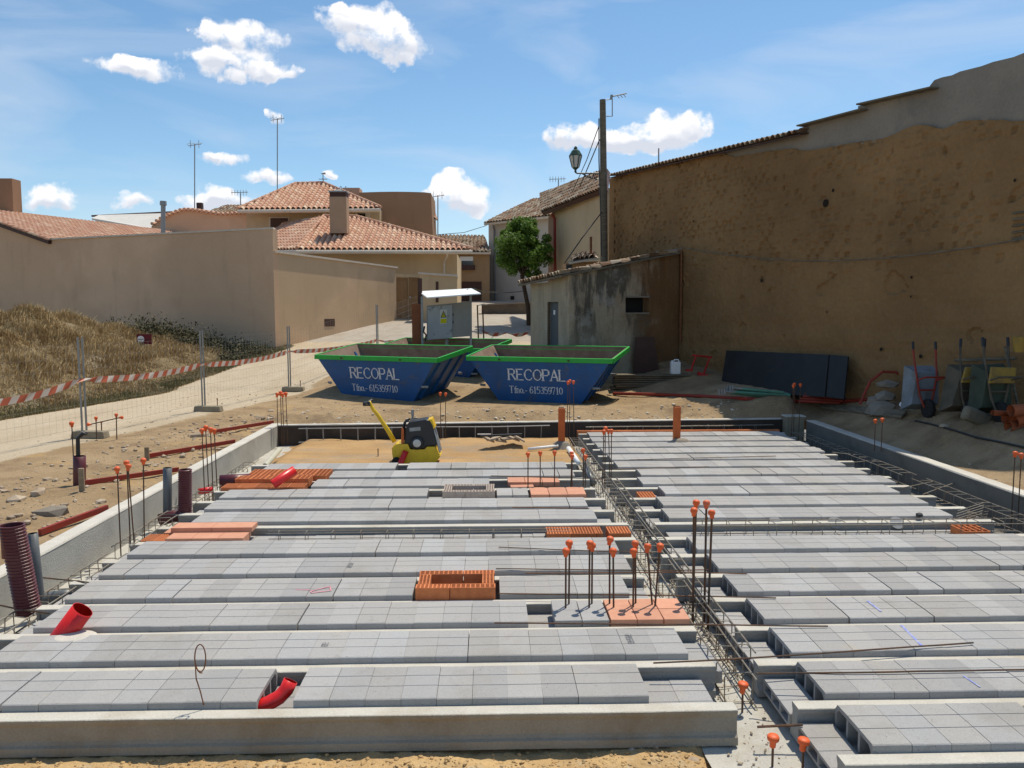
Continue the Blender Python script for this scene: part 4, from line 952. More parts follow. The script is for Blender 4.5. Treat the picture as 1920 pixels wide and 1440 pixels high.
tag(meshobj('broken_slabs', bm, MSTONE), 'flat broken slabs piled on the mound of sand before the far wall', 'rubble')
bm = BM(); a = c+Vector((-.45, -.1, .16)); tube(bm, [a, a+Vector((.85, .03, .02))], .022, 8); tag(meshobj('dark_pipe', bm, MBLK), 'thin black pipe lying across the broken slabs', 'pipe')
bm = BM(); a = P(908, 814, 18.1); box(bm, a, (.3, .02, .02)); tag(meshobj('white_batten', bm, MWHT), 'small white batten hanging on the dark far wall', 'batten')
bm = BM(); c = P(709, 855, 16.0); box(bm, (c.x, 16.0, c.z), (.02, .02, .3)); tag(meshobj('marking_stick', bm, MWOOD), 'thin wooden marking stick in the sand left of the compactor', 'stick')

# ------------------------------------------------------------------ plate compactor
def compactor():
    Y = 15.35; s = Y/CF; o = P(745, 868, Y); t = thing('plate_compactor', 'yellow and black plate compactor with long yellow handle on the sand', 'plate compactor', (o.x+.4, Y, o.z))
    def L(px, py, dy=0): p = P(px, py, Y); p.y += dy; return p
    def slab(name, pts, dy0, dy1, m, bv=.01, par=t):
        bm = BM(); prism(bm, [L(x, y, dy0) for x, y in pts], (0, dy1-dy0, 0))
        if bv: bevel(bm, bv, 2)
        return meshobj(name, bm, m, par)
    slab('lower_body', [(737, 836), (745, 829), (767, 829), (771, 839), (798, 839), (802, 834), (817, 834), (823, 848), (828, 851), (818, 864), (780, 867), (756, 868), (741, 862), (738, 850)], -.22, .22, MYEL, .012)
    bm = BM(); box(bm, L(790, 868, 0), (.86, .42, .03), Matrix.Rotation(R(2), 3, 'Y')); meshobj('base_plate', bm, MRUST, t)
    slab('engine_cover', [(760, 830), (764, 797), (768, 789), (800, 784), (808, 786), (813, 795), (821, 832), (800, 834), (797, 838), (772, 838), (768, 829)], -.21, .21, MBLK, .02)
    slab('cover_corner', [(803, 785), (811, 783), (817, 800), (811, 803)], -.2, .2, MYEL, .008)
    slab('side_label', [(769.5, 799.5), (790, 797), (790.5, 804), (770, 806)], -.222, -.213, MGAL, 0)
    bm = BM(); c = L(784, 827, -.215); lathe(bm, c, [(.125, .0), (.125, .025), (.10, .04), (.085, .035), (.08, .045), (.0, .045)], (0, -1, 0), 24); sh = meshobj('starter_housing', bm, MBLK, t, True)
    bm = BM(); lathe(bm, c+Vector((0, -.045, 0)), [(.075, 0), (.072, .012), (.04, .016), (.0, .016)], (0, -1, 0), 22); meshobj('starter_disc', bm, MSIL, t)
    bm = BM(); tube(bm, [L(757, 828, -.12), L(757, 800, -.12), L(760, 790, -.12), L(768, 787, -.12)], .02, 8); tube(bm, [L(757, 828, .12), L(757, 800, .12), L(760, 790, .12), L(768, 787, .12)], .02, 8); meshobj('guard_frame', bm, MBLK, t)
    bm = BM(); tube(bm, [L(757, 828, -.19), L(757, 806, -.19), L(756, 799, -.19)], [.03, .025, .012], 8); meshobj('orange_lever', bm, MORP, t)
    bm = BM(); tube(bm, [L(740, 829, 0), L(728, 808, 0), L(709, 779, 0), L(700, 768, 0), L(694, 757, 0), L(693, 752, 0)], [.042, .042, .036, .034, .03, .02], 12); meshobj('handle', bm, MYEL, t, True)
    bm = BM(); tube(bm, [L(694, 753, -.22), L(688, 756, -.1), L(689, 756, .1), L(694, 753, .22)], .028, 8); box(bm, L(688, 757, 0), (.13, .16, .07)); g = meshobj('hand_grip', bm, MBLK, t)
    bm = BM(); tube(bm, [L(773, 786, 0), L(774, 778, 0)], .02, 8); tube(bm, [L(773.5, 779, 0), L(773.5, 768, 0)], .028, 10); meshobj('lifting_point', bm, MGAL, t)
    for dy in (-.24, .24):
        w_ = BM(); c = L(746, 861, dy); lathe(w_, c+Vector((0, .03, 0)), [(.05, 0), (.082, .004), (.085, .03), (.082, .056), (.05, .06)], (0, -1, 0), 20); wh = meshobj('wheel', w_, MRUB, t, True)
    bm = BM(); 
    for dy in (-.17, .17): tube(bm, [L(814, 803, dy), L(818, 815, dy), L(826, 846, dy)], .018, 8)
    box(bm, L(822, 828, -.12), (.05, .06, .3), Matrix.Rotation(R(-16), 3, 'Y')); meshobj('front_guard', bm, MSIL, t)
compactor()

# ------------------------------------------------------------------ skips
GL = {'R': [((0, 0), (0, 1)), ((0, 1), (.42, 1), (.56, .88), (.56, .64), (.42, .52), (0, .52)), ((.3, .52), (.66, 0))], 'E': [((0, 0), (0, 1)), ((0, 1), (.55, 1)), ((0, .52), (.45, .52)), ((0, 0), (.58, 0))],
      'C': [((.66, .82), (.55, .96), (.35, 1), (.14, .9), (0, .66), (0, .34), (.14, .1), (.35, 0), (.55, .04), (.68, .2))], 'O': [((.36, 1), (.14, .9), (0, .66), (0, .34), (.14, .1), (.36, 0), (.58, .1), (.72, .34), (.72, .66), (.58, .9), (.36, 1))],
      'P': [((0, 0), (0, 1)), ((0, 1), (.42, 1), (.56, .88), (.56, .60), (.42, .47), (0, .47))], 'A': [((0, 0), (.34, 1), (.68, 0)), ((.14, .34), (.54, .34))], 'L': [((0, 1), (0, 0), (.52, 0))],
      'T': [((.32, 0), (.32, 1)), ((0, 1), (.64, 1))], 'f': [((.12, 0), (.12, .8), (.2, .95), (.34, 1)), ((0, .62), (.3, .62))], 'n': [((0, 0), (0, .65)), ((0, .5), (.14, .65), (.3, .6), (.34, .45), (.34, 0))],
      'o': [((.2, .65), (.05, .55), (0, .33), (.05, .1), (.2, 0), (.35, .1), (.4, .33), (.35, .55), (.2, .65))], '.': [((0, 0), (0, .08))], '-': [((0, .35), (.28, .35))], ' ': [],
      '6': [((.42, .95), (.25, 1), (.08, .8), (0, .4), (.06, .1), (.24, 0), (.42, .12), (.46, .35), (.36, .56), (.2, .58), (.04, .42))], '1': [((.06, .82), (.2, 1), (.2, 0)), ((.06, 0), (.34, 0))],
      '5': [((.42, 1), (.08, 1), (.04, .56), (.25, .62), (.42, .5), (.46, .28), (.36, .06), (.18, 0), (0, .1))], '3': [((.02, .88), (.2, 1), (.4, .9), (.4, .65), (.2, .54), (.42, .42), (.44, .15), (.25, 0), (.0, .1))],
      '9': [((.04, .05), (.2, 0), (.38, .2), (.46, .6), (.4, .9), (.22, 1), (.04, .88), (0, .65), (.1, .45), (.26, .42), (.42, .58))], '7': [((0, .88), (0, 1), (.44, 1), (.16, 0))], '0': [((.22, 1), (.05, .85), (0, .5), (.05, .15), (.22, 0), (.4, .15), (.45, .5), (.4, .85), (.22, 1))]}
SERIF = {'R': [(0, 0), (0, 1), (.66, 0)], 'E': [(0, 0), (0, 1)], 'P': [(0, 0), (0, 1)], 'A': [(0, 0), (.68, 0)], 'L': [(0, 1), (0, 0)], 'T': [(.32, 0)], 'n': [(0, 0), (.34, 0)], 'f': [(.12, 0)]}
ADV = {'R': .82, 'E': .76, 'C': .86, 'O': .9, 'P': .74, 'A': .84, 'L': .7, 'T': .78, 'f': .38, 'n': .52, 'o': .56, '.': .2, '-': .42, ' ': .32, '1': .5}
def write(bm, txt, org, U, V, h, th):
    """flat painted letters on the plane org + U*x + V*y"""
    nrm = U.cross(V).normalized(); x = 0
    def seg(a, b, wd_):
        A, B = org+U*((x+a[0])*h)+V*(a[1]*h), org+U*((x+b[0])*h)+V*(b[1]*h); d = (B-A).normalized(); s = d.cross(nrm)*wd_/2; e = d*wd_*.35
        bm.faces.new([bm.verts.new(q) for q in (A-e-s, A-e+s, B+e+s, B+e-s)])
    for ch in txt:
        k = 0
        for st in GL[ch]:
            for a, b in zip(st, st[1:]):
                vert = abs(a[0]-b[0]) < .25*abs(a[1]-b[1]) or (ch == 'A' and b[0] > a[0] and a[1] > b[1]) or (ch == 'R' and b[1] == 0)
                seg(a, b, th*(1.0 if vert else .6)); k += 1
        for (sx, sy) in SERIF.get(ch, []): seg((sx-.11, sy), (sx+.11, sy), th*.5)
        x += ADV.get(ch, .58)
def skip(cx, cy, rot, label, text=True, Lt=4.15, Lb=2.35, Wd=1.95, H=1.25, z0=.19):
    t = thing('waste_skip', label, 'skip', (cx, cy, z0)); M = Matrix.Rotation(rot, 3, 'Z'); O = Vector((cx, cy, z0))
    W = lambda x, y, z: O+M@Vector((x, y*.992-z*.115, z*.992+y*.125))
    ins = .14; rim = .125; th = .012
    outer = lambda x, z: None
    def prof(sc): return None
    # front/back trapezoid plates, slightly leaning in, two sloped ends, floor
    def plate(name, q, m, inner=True, par=t):
        bm = BM(); q = [W(*p) for p in q]; n = (q[1]-q[0]).cross(q[3]-q[0]).normalized(); f = prism(bm, q, n*th); 
        return meshobj(name, bm, m, par, ms=None)
    yb = .05
    bm = BM()
    A = [W(-Lb/2, yb, 0), W(Lb/2, yb, 0), W(Lb/2, Wd-yb, 0), W(-Lb/2, Wd-yb, 0)]; B = [W(-Lt/2+.04, 0, H), W(Lt/2-.04, 0, H), W(Lt/2-.04, Wd, H), W(-Lt/2+.04, Wd, H)]
    a = [bm.verts.new(p) for p in A]; b = [bm.verts.new(p) for p in B]
    bm.faces.new(a[::-1])
    for k in range(4): bm.faces.new((a[k], a[(k+1) % 4], b[(k+1) % 4], b[k]))
    cA = (A[0]+A[2])/2; cB = (B[0]+B[2])/2
    ai = [bm.verts.new(p+(cA-p)*.012+Vector((0, 0, .02))) for p in A]; bi = [bm.verts.new(p+(cB-p)*.012) for p in B]
    for k in range(4):
        bm.faces.new((ai[k], bi[k], bi[(k+1) % 4], ai[(k+1) % 4])).material_index = 1; bm.faces.new((b[k], b[(k+1) % 4], bi[(k+1) % 4], bi[k])).material_index = 1
    bm.faces.new(ai).material_index = 1
    meshobj('body', bm, None, t, ms=[MBLU, MINS])
    # rim of welded channel
    bm = BM(); rw = .055
    def bar(p, q, h0=H-rim+.02, h1=H+.02):
        d = (Vector(q)-Vector(p)).normalized(); s = Vector((-d.y, d.x, 0))*rw/2
        pts = [W(p[0]-s.x, p[1]-s.y, h0), W(q[0]-s.x, q[1]-s.y, h0), W(q[0]+s.x, q[1]+s.y, h0), W(p[0]+s.x, p[1]+s.y, h0)]
        prism(bm, pts, (0, 0, h1-h0))
    bar((-Lt/2, -.01, 0), (Lt/2, -.01, 0)); bar((-Lt/2, Wd+.01, 0), (Lt/2, Wd+.01, 0)); bar((-Lt/2+.001, .02, 0), (-Lt/2+.001, Wd-.02, 0)); bar((Lt/2-.001, .02, 0), (Lt/2-.001, Wd-.02, 0))
    bevel(bm, .004); meshobj('rim', bm, MGRN, t)
    # lifting pins and ribs on sloped ends
    for sx in (-1, 1):
        bm = BM()
        for fy in (.35, 1.0, 1.6): 
            p0 = W(sx*(Lb/2+.03), fy, .08); p1 = W(sx*(Lt/2-.22), fy, H-.16); d = p1-p0; box(bm, (p0+p1)/2+M@Vector((sx*.04, 0, -.03)), (.08, .07, d.length), Matrix(((M@Vector((1, 0, 0))), (M@Vector((0, 1, 0))), Vector((0, 0, 1)))).transposed()@Matrix.Rotation(sx*math.atan2(Lt/2-.22-Lb/2-.03, H-.24), 3, 'Y'))
        meshobj('end_ribs', bm, MBLU, t)
        for fy in (.04, Wd-.04):
            bm = BM(); p = W(sx*(Lb/2+.36), fy+(.0), .45); tube(bm, [p+M@Vector((0, -.1 if fy < 1 else .1, 0)), p+M@Vector((sx*.16, 0, .0))], .035, 10); meshobj('lifting_pin', bm, MGAL, t)
    for px_ in (-1.1, .9):
        bm = BM(); lathe(bm, W(px_, -.045, H-.05), [(.028, 0), (.028, .01), (.01, .014)], M@Vector((0, -1, 0)), 10); meshobj('bolt', bm, MDBRN, t)
    if text:
        bm = BM(); U = M@Vector((1, 0, 0)); Vv = (W(0, 0, H)-W(0, yb, 0)).normalized(); nrm = U.cross(Vv)
        def at_(x, f): return W(x, yb*(1-f), H*f)+nrm*.004
        write(bm, 'RECOPAL', at_(-.86, .50), U, Vv, .30, .045)
        meshobj('company_lettering', bm, MLET, t)
        bm = BM(); write(bm, 'Tfno.- 615359710', at_(-.86, .20), U, Vv, .19, .026)
        meshobj('phone_lettering', bm, MLET, t)
    return t
skip(-3.18, 23.33, -.475, 'blue skip with green rim and white lettering, left of the pair facing the camera', Lt=4.15, Lb=2.35, Wd=2.0)
skip(1.36, 22.53, -.387, 'blue skip with green rim and white lettering, right of the pair facing the camera', Lt=4.22, Lb=2.4, Wd=1.95)
skip(-1.9, 26.8, -.45, 'third skip half hidden behind the other two, rusty brown inside', False, z0=.27)

# ================================================================== surroundings
def T(px, py):
    """point of the terrain seen at (px,py)"""
    d = ray(px, py); t = 4.0; prev = 4.0
    while t < 120:
        p = Vector((0, 0, CH))+d*t
        if p.z < gz(p.x, p.y):
            lo, hi = prev, t
            for _ in range(14):
                mid = (lo+hi)/2; p = Vector((0, 0, CH))+d*mid
                if p.z < gz(p.x, p.y): hi = mid
                else: lo = mid
            return p
        prev = t; t += .15
    return P(px, py, 60)
def onwall(a, b, px, py, off=0):
    """point where the view ray meets the vertical plane through a-b, moved off metres towards the camera"""
    a, b = Vector(a[:2]), Vector(b[:2]); d = (b-a).normalized(); n = Vector((d.y, -d.x))
    if n.dot(-a) < 0: n = -n
    a = a+n*off; r_ = ray(px, py); t = a.dot(n)/(r_.x*n.x+r_.y*n.y)
    return Vector((r_.x*t, r_.y*t, CH+r_.z*t))
def wnormal(a, b):
    a, b = Vector(a[:2]), Vector(b[:2]); d = (b-a).normalized(); n = Vector((d.y, -d.x, 0))
    return n if n.dot(Vector((-a.x, -a.y, 0))) > 0 else -n
def wallsolid(name, pts, thick, m, parent):
    bm = BM(); pts = [Vector(p) for p in pts]; n = wnormal(pts[0], pts[1] if (pts[1]-pts[0]).xy.length > .3 else pts[2])
    prism(bm, pts, -n*thick); return meshobj(name, bm, m, parent)
def onrect(name, a, b, x0, y0, x1, y1, m, parent, off=.01, thick=.04):
    """panel on a wall plane, corners given by photo rectangle"""
    q = [onwall(a, b, x, y, off) for x, y in ((x0, y1), (x1, y1), (x1, y0), (x0, y0))]
    q[1].z = q[0].z = (q[0].z+q[1].z)/2; q[2].z = q[3].z = (q[2].z+q[3].z)/2
    q[3].xy = q[0].xy; q[2].xy = q[1].xy
    bm = BM(); prism(bm, q, -wnormal(a, b)*thick); return meshobj(name, bm, m, parent)
def tile_roof(name, poly, m, parent, pitch=.23, course=.36, amp=.065, slab=.14, slabm=None, rough=.0, fascia=True):
    """poly: eave start, eave end, then up; barrels run up the slope"""
    poly = [Vector(p) for p in poly]; o = poly[0]; u = (poly[1]-poly[0]).normalized(); n = (poly[1]-poly[0]).cross(poly[2]-poly[0]).normalized()
    if n.z < 0: n = -n
    v = n.cross(u).normalized()
    if v.z < 0: v = -v
    pp = [((p-o).dot(u), (p-o).dot(v)) for p in poly]
    u0_, u1_ = min(a for a, b in pp)-.1, max(a for a, b in pp)+.1; v0_, v1_ = min(b for a, b in pp), max(b for a, b in pp)+.1
    S = 6; nu = int((u1_-u0_)/pitch*S)+1; nvv = int((v1_-v0_)/course)+1
    bm = BM(); uvl = bm.loops.layers.uv.new('tiles'); rows = []
    for j in range(nvv+1):
        for e in (0, 1):
            if j == nvv and e: continue
            vv = v0_+j*course + (0 if not e else course*.985); lift = .035 if not e else .0
            row = []
            for i in range(nu+1):
                uu = u0_+i*pitch/S; ph = (i % S)/S; h = amp*abs(math.cos(ph*math.pi))**.7*2-amp
                kk = i//S
                jx = rough*nv(Vector((kk*1.7, j*1.3, 0)))
                row.append((bm.verts.new(o+u*(uu+jx)+v*(vv+rough*.6*nv(Vector((kk*2.1, j, 5))))+n*(h+lift+.05+rough*.5*nv(Vector((kk*1.1, j*1.9, 8))))), uu/pitch+.5, j+.02+.9*e))
            rows.append(row)
    for A, B in zip(rows, rows[1:]):
        for i in range(nu):
            f = bm.faces.new((A[i][0], A[i+1][0], B[i+1][0], B[i][0]))
            for l, (a, b) in zip(f.loops, ((A[i][1], A[i][2]), (A[i+1][1], A[i+1][2]), (B[i+1][1], A[i][2]+.5), (B[i][1], A[i][2]+.5))): l[uvl].uv = (a+.001, b)
    for i in range(len(pp)):
        a, b = Vector(pp[i]), Vector(pp[(i+1) % len(pp)])
        cen = Vector((sum(p[0] for p in pp)/len(pp), sum(p[1] for p in pp)/len(pp)))
        d = b-a
        if i == 0: continue
        nn_ = Vector((d.y, -d.x)).normalized()
        if nn_.dot(cen-a) > 0: nn_ = -nn_
        bmesh.ops.bisect_plane(bm, geom=bm.verts[:]+bm.edges[:]+bm.faces[:], plane_co=o+u*a.x+v*a.y, plane_no=u*nn_.x+v*nn_.y, clear_outer=True)
    ob = meshobj(name, bm, m, parent)
    if slab:
        bm = BM(); flat = [o+u*a+v*b for a, b in pp]; prism(bm, flat, -n*slab); meshobj('eave_slab', bm, slabm or MCOP, parent)
    return ob
def ridge(name, pts, m, parent, r=.09):
    bm = BM(); pts = [Vector(p) for p in pts]; uvl = bm.loops.layers.uv.new('tiles')
    for A, B in zip(pts, pts[1:]):
        d = (B-A); n = max(1, int(d.length/.38)); d = d.normalized()
        for k in range(n):
            p0 = A.lerp(B, k/n); p1 = A.lerp(B, (k+1.12)/n); n0 = len(bm.faces)
            tube(bm, [p0, p1], [r*1.12, r*.9], 8); bm.faces.ensure_lookup_table()
            for f in bm.faces[n0:]:
                for l in f.loops: l[uvl].uv = (k+.5, 77.5)
    return meshobj(name, bm, m, parent)
def antenna(label, px, ptop, pbot, Y, kind=0):
    a, b = P(px, pbot, Y), P(px, ptop, Y); t = thing('tv_antenna', label, 'antenna', a); bm = BM(); tube(bm, [a, b], .03*Y/45, 6); meshobj('mast', bm, MGAL, t)
    bm = BM(); s = Y/45
    if kind == 0:
        tube(bm, [b+Vector((-.35, 0, -.1))*s, b+Vector((.35, 0, .0))*s], .018*s, 5)
        for k in range(4): tube(bm, [b+Vector((-.3+k*.2, -.3, -.08))*s, b+Vector((-.3+k*.2, .3, .12))*s], .014*s, 5)
        for k in range(2): tube(bm, [b+Vector((-.22+k*.44, 0, -.22))*s, b+Vector((-.22+k*.44, 0, .2))*s], .014*s, 5)
    else:
        tube(bm, [b+Vector((-.5, 0, .02))*s, b+Vector((.4, 0, .05))*s], .018*s, 5)
        for k in range(6): tube(bm, [b+Vector((-.45+k*.15, 0, -.13))*s, b+Vector((-.45+k*.15, 0, .17))*s], .012*s, 5)
    meshobj('dipoles', bm, MGAL, t); return t

# ---- left house with long render wall
A_ = P(92, 455, 38); A_.z = 5.85; B_ = Vector((-25.64, 40.8, 7.7)); C_ = Vector((-17.6, 55.9, 7.7)); D_ = Vector((-12.4, 53.1, 5.85))
t = thing('low_house', 'single storey render house with terracotta roof at the left picture edge', 'house', (-21, 42, 1))
wallsolid('gable_wall', [A_+Vector((0, 0, -5)), A_+Vector((0, 0, -.05)), B_+Vector((0, 0, -.05)), B_+Vector((-4, 2.1, -1.5)), B_+Vector((-4, 2.1, -7))], .3, MST1, t)
tile_roof('roof', [D_, A_+Vector((.1, -.25, 0)), B_+Vector((0, -.25, 0)), C_], MT1, t, slabm=MDBRN)
bm = BM(); c = P(18, 400, 43.5); box(bm, (c.x, 43.5, c.z+.6), (.86, .8, 2.2)); meshobj('chimney', bm, MST4, t)
bm = BM(); c = P(306, 440, 40); tube(bm, [c, P(306, 383, 40)], .11, 10); tube(bm, [P(306, 385, 40), P(306, 377, 40)], [.16, .15], 10); tag(meshobj('stove_pipe', bm, MGAL), 'slim metal stove pipe rising behind the long render wall', 'chimney pipe')
W1, W2, W3 = P(90, 453, 38), P(511, 432, 33.3), P(742, 503, 42.5)
t = thing('render_wall', 'long tall beige render wall behind the weedy mound', 'wall', ((W1.x+W2.x)/2, 35.6, 1))
W1t = Vector((W1.x, W1.y, 5.9)); W2t = Vector((W2.x, W2.y, 5.95))
wallsolid('wall_face', [W1t-Vector((0, 0, 5.5)), W2t-Vector((0, 0, 5.2)), W2t, W1t], .3, MST1, t)
bm = BM(); prism(bm, [W1t+Vector((-.1, -.04, 0)), W2t+Vector((.03, -.04, 0)), W2t+Vector((.03, -.04, .07)), W1t+Vector((-.1, -.04, .07))], (0, .4, 0)); meshobj('coping', bm, MCOP, t)
bm = BM(); n_ = 160; 
G1 = Vector((W2.x+.02, W2.y+.05, 0)); G2 = Vector((W3.x, W3.y, 0))
t = thing('garden_wall', 'sunlit sand-coloured garden wall running back from the tall render wall', 'wall', ((G1.x+G2.x)/2, 38, 1.5))
zt1, zt2 = 5.03, P(742, 503, 42.5).z
wallsolid('wall_face', [G1+Vector((0, 0, .7)), G2+Vector((0, 0, 1.4)), G2+Vector((0, 0, zt2)), G1+Vector((0, 0, zt1))], .3, MST2, t)
nn = wnormal(G1, G2)
bm = BM(); prism(bm, [G1+nn*.07+Vector((0, 0, zt1)), G2+nn*.07+Vector((.05, .1, zt2)), G2-nn*.37+Vector((.05, .1, zt2)), G1-nn*.37+Vector((0, 0, zt1))], (0, 0, .08)); meshobj('coping', bm, MCOP, t)
onrect('vent_grille', G1, G2, 609, 598, 628, 612, MDBRN, t, .015, .03)
# ---- warehouse and curved parapet wall behind
t = thing('warehouse', 'low building with pale metal roof far behind the long wall', 'building', P(250, 440, 60))
bm = BM(); prism(bm, [P(172, 409, 60), P(280, 428, 58), P(345, 428, 58), P(335, 399, 63), P(185, 403, 63)], (0, 0, -.12)); meshobj('roof', bm, mat('pale_metal_sheet', (.62, .58, .52, 1), None, 2, .3, .6), t)
bm = BM(); prism(bm, [P(178, 412, 62.5), P(340, 404, 62.5), P(340, 440, 62.5), P(178, 440, 62.5)], (0, 6, 0)); meshobj('wall', bm, MST5, t)
bm = BM(); tube(bm, [P(172, 405, 63.2), P(335, 397, 63.2)], .07, 6); meshobj('ridge_cap', bm, MDBRN, t)
t = thing('curved_parapet', 'tan render wall with a wavy tile-capped top behind the long wall', 'wall', P(390, 440, 52))
cv = [(284, 424), (300, 413), (320, 402), (344, 394), (360, 394.5), (385, 398), (412, 402.5), (430, 402), (462, 400)]
pts = [P(x, y, 52) for x, y in cv]; bm = BM(); prism(bm, [P(284, 445, 52)]+pts+[P(470, 400, 52), P(470, 445, 52)], (0, .4, 0)); meshobj('wall_face', bm, MST6 if 0 else MST1, t)
bm = BM(); uvl = bm.loops.layers.uv.new('tiles')
for A, B in zip(pts, pts[1:]):
    n_ = max(1, int((B-A).length/.25))
    for k in range(n_):
        c = A.lerp(B, (k+.5)/n_)+Vector((0, .15, .04)); n0 = len(bm.faces); tube(bm, [c+Vector((0, -.4, 0)), c+Vector((0, .35, .06))], .10, 7); bm.faces.ensure_lookup_table()
        for f in bm.faces[n0:]:
            for l in f.loops: l[uvl].uv = (rnd.randint(0, 99)+.5, 3.5)
meshobj('tile_cap', bm, MT1, t)
t = thing('back_house', 'distant house with a low sunlit tile roof left of the hipped roof', 'house', P(420, 420, 56))
tile_roof('roof', [P(380, 402, 56), P(470, 401, 56), P(470, 386, 59), P(425, 387, 59)], MT2, t, slab=.1, rough=.05)
bm = BM(); box(bm, P(375, 389, 56), (.35, .35, .6)); meshobj('chimney', bm, MDBRN, t)
bm = BM(); prism(bm, [P(380, 402, 56.2), P(470, 401, 56.2), P(470, 425, 56.2), P(380, 425, 56.2)], (0, 2.5, 0)); meshobj('wall', bm, MST2, t)

# ---- main house
t = thing('hipped_house', 'two storey sand-coloured house with hipped terracotta roofs and square chimney', 'house', P(650, 600, 47))
def fwall(name, pts, Y, dep, m, par=None): 
    bm = BM(); prism(bm, [P(x, y, Y) for x, y in pts], (0, dep, 0)); return meshobj(name, bm, m, par or t)
fwall('lower_wall', [(480, 474), (857, 476), (857, 606), (480, 612)], 46, 7, MST3)
E1, E2, R1, R2 = P(557, 469, 44.6), P(886, 469.5, 44.6), P(668, 409, 50.0), P(607, 408, 50.0)
L1, L2 = P(470, 470, 47.6), P(530, 409, 51.5)
tile_roof('roof', [E1, E2, R1, R2], MT1, t, pitch=.29, course=.42, amp=.085)
tile_roof('roof', [L1, E1, R2, L2], MT1, t, pitch=.29, course=.42, amp=.085)
ridge('ridge_tiles', [E1+Vector((0, 0, .12)), R2+Vector((0, 0, .12)), R1+Vector((0, 0, .12)), E2+Vector((0, 0, .12))], MT1, t)
bm = BM(); tube(bm, [L1+Vector((0, -.1, -.1)), E1+Vector((0, -.12, -.1)), E2+Vector((0, -.12, -.1))], .10, 8); meshobj('gutter', bm, MCOP, t)
bm = BM(); tube(bm, [P(838, 474, 44.7), P(838, 480, 44.9), P(833, 490, 45.9), P(833, 512, 45.9), P(833, 600, 45.9)], .06, 8); meshobj('downpipe', bm, MCOP, t)
fwall('upper_wall', [(462, 394), (712, 392), (712, 450), (462, 450)], 51.8, 5, MST3)
U1, U2, U3, U4 = P(446, 394, 50.5), P(714, 391.5, 50.5), P(607, 345.5, 55.5), P(553, 347, 55.5)
tile_roof('roof', [U1, U2, U3, U4], MT1, t, pitch=.31, course=.44, amp=.09)
ridge('ridge_tiles', [U1+Vector((0, 0, .12)), U4+Vector((0, 0, .12)), U3+Vector((0, 0, .12)), U2+Vector((0, 0, .12))], MT1, t)
bm = BM(); tube(bm, [U1+Vector((0, -.1, -.1)), U2+Vector((0, -.1, -.1))], .11, 8); meshobj('gutter', bm, MCOP, t)
pz = [(673, 361)]+[(673+135*k/10, 361-1.6*math.sin(k/10*3.14)) for k in range(1, 10)]+[(808, 362)]
fwall('parapet_wall', pz+[(812, 452), (673, 452)], 53.0, 4, MST4)
bm = BM(); prism(bm, [P(642, 352, 54.3), P(674, 352, 54.3), P(674, 380, 54.3), P(642, 380, 54.3)], (0, 1.2, 0)); meshobj('stair_wall', bm, mat('pinkish_render', (.55, .33, .22, 1), None, 2, .3, .9), t)
w_ = fwall('window', [(504, 406.5), (542, 406.5), (542, 432), (504, 432)], 51.72, .1, MCOP); fwall('shutter', [(507, 409), (539.5, 409), (539.5, 432), (507, 432)], 51.68, .06, MDBRN, w_) if 0 else None
def sub(name, pts, Y, dep, m, par, root):
    o = fwall(name, pts, Y, dep, m, root); o.parent = par; return o
sub('shutter', [(507, 409), (539.5, 409), (539.5, 432), (507, 432)], 51.66, .06, MDBRN, w_, t)
w_ = fwall('window', [(666, 395.5), (694, 397), (694, 422), (666, 422)], 51.72, .1, mat('pale_frame', (.62, .55, .45, 1)))
sub('pane', [(670, 400), (685, 400.5), (685, 422), (670, 422)], 51.66, .06, MGLS, w_, t)
c = P(634, 400, 46.5); s = 46.5/CF
bm = BM(); box(bm, (c.x, 46.9, (P(634, 370, 46.5).z+P(634, 436, 46.5).z)/2), (31*s, .85, 66*s)); ch = meshobj('chimney', bm, mat('brown_chimney_render', (.44, .29, .185, 1), (.38, .25, .16, 1), 2, .6, .9), t)
bm = BM(); box(bm, (c.x, 46.9, P(634, 365, 46.5).z), (30*s, .78, 11*s)); o_ = meshobj('chimney_throat', bm, MDBRN, t); o_.parent = ch
bm = BM(); box(bm, (c.x, 46.9, P(634, 359, 46.5).z), (33*s, .95, 2.5*s)); box(bm, (c.x, 46.9, P(634, 356, 46.5).z), (22*s, .6, 4*s), taper=.4); o_ = meshobj('chimney_cap', bm, MGAL, t); o_.parent = ch
bm = BM()
for k in range(5):
    p = P(624+k*5, 353, 46.5); p.y = 46.9; tube(bm, [p, p+Vector((.05*(-1)**k, 0, .16)), p+Vector((.12*(-1)**k, 0, .12))], .02, 5)
o_ = meshobj('chimney_ornament', bm, MGAL, t); o_.parent = ch
c = P(606, 346, 55.5); t2 = thing('weather_vane', 'small iron weather vane on the ridge of the upper hipped roof', 'weather vane', c)
bm = BM(); tube(bm, [c, c+Vector((0, 0, .75))], .03, 6); meshobj('rod', bm, MGAL, t2)
bm = BM(); tube(bm, [c+Vector((-.28, 0, .35)), c+Vector((.28, 0, .35))], .025, 5); tube(bm, [c+Vector((0, -.2, .35)), c+Vector((0, .2, .35))], .025, 5); tube(bm, [c+Vector((-.12, 0, .7)), c+Vector((.16, 0, .72))], [.02, .07], 5); meshobj('pointer', bm, MGAL, t2)
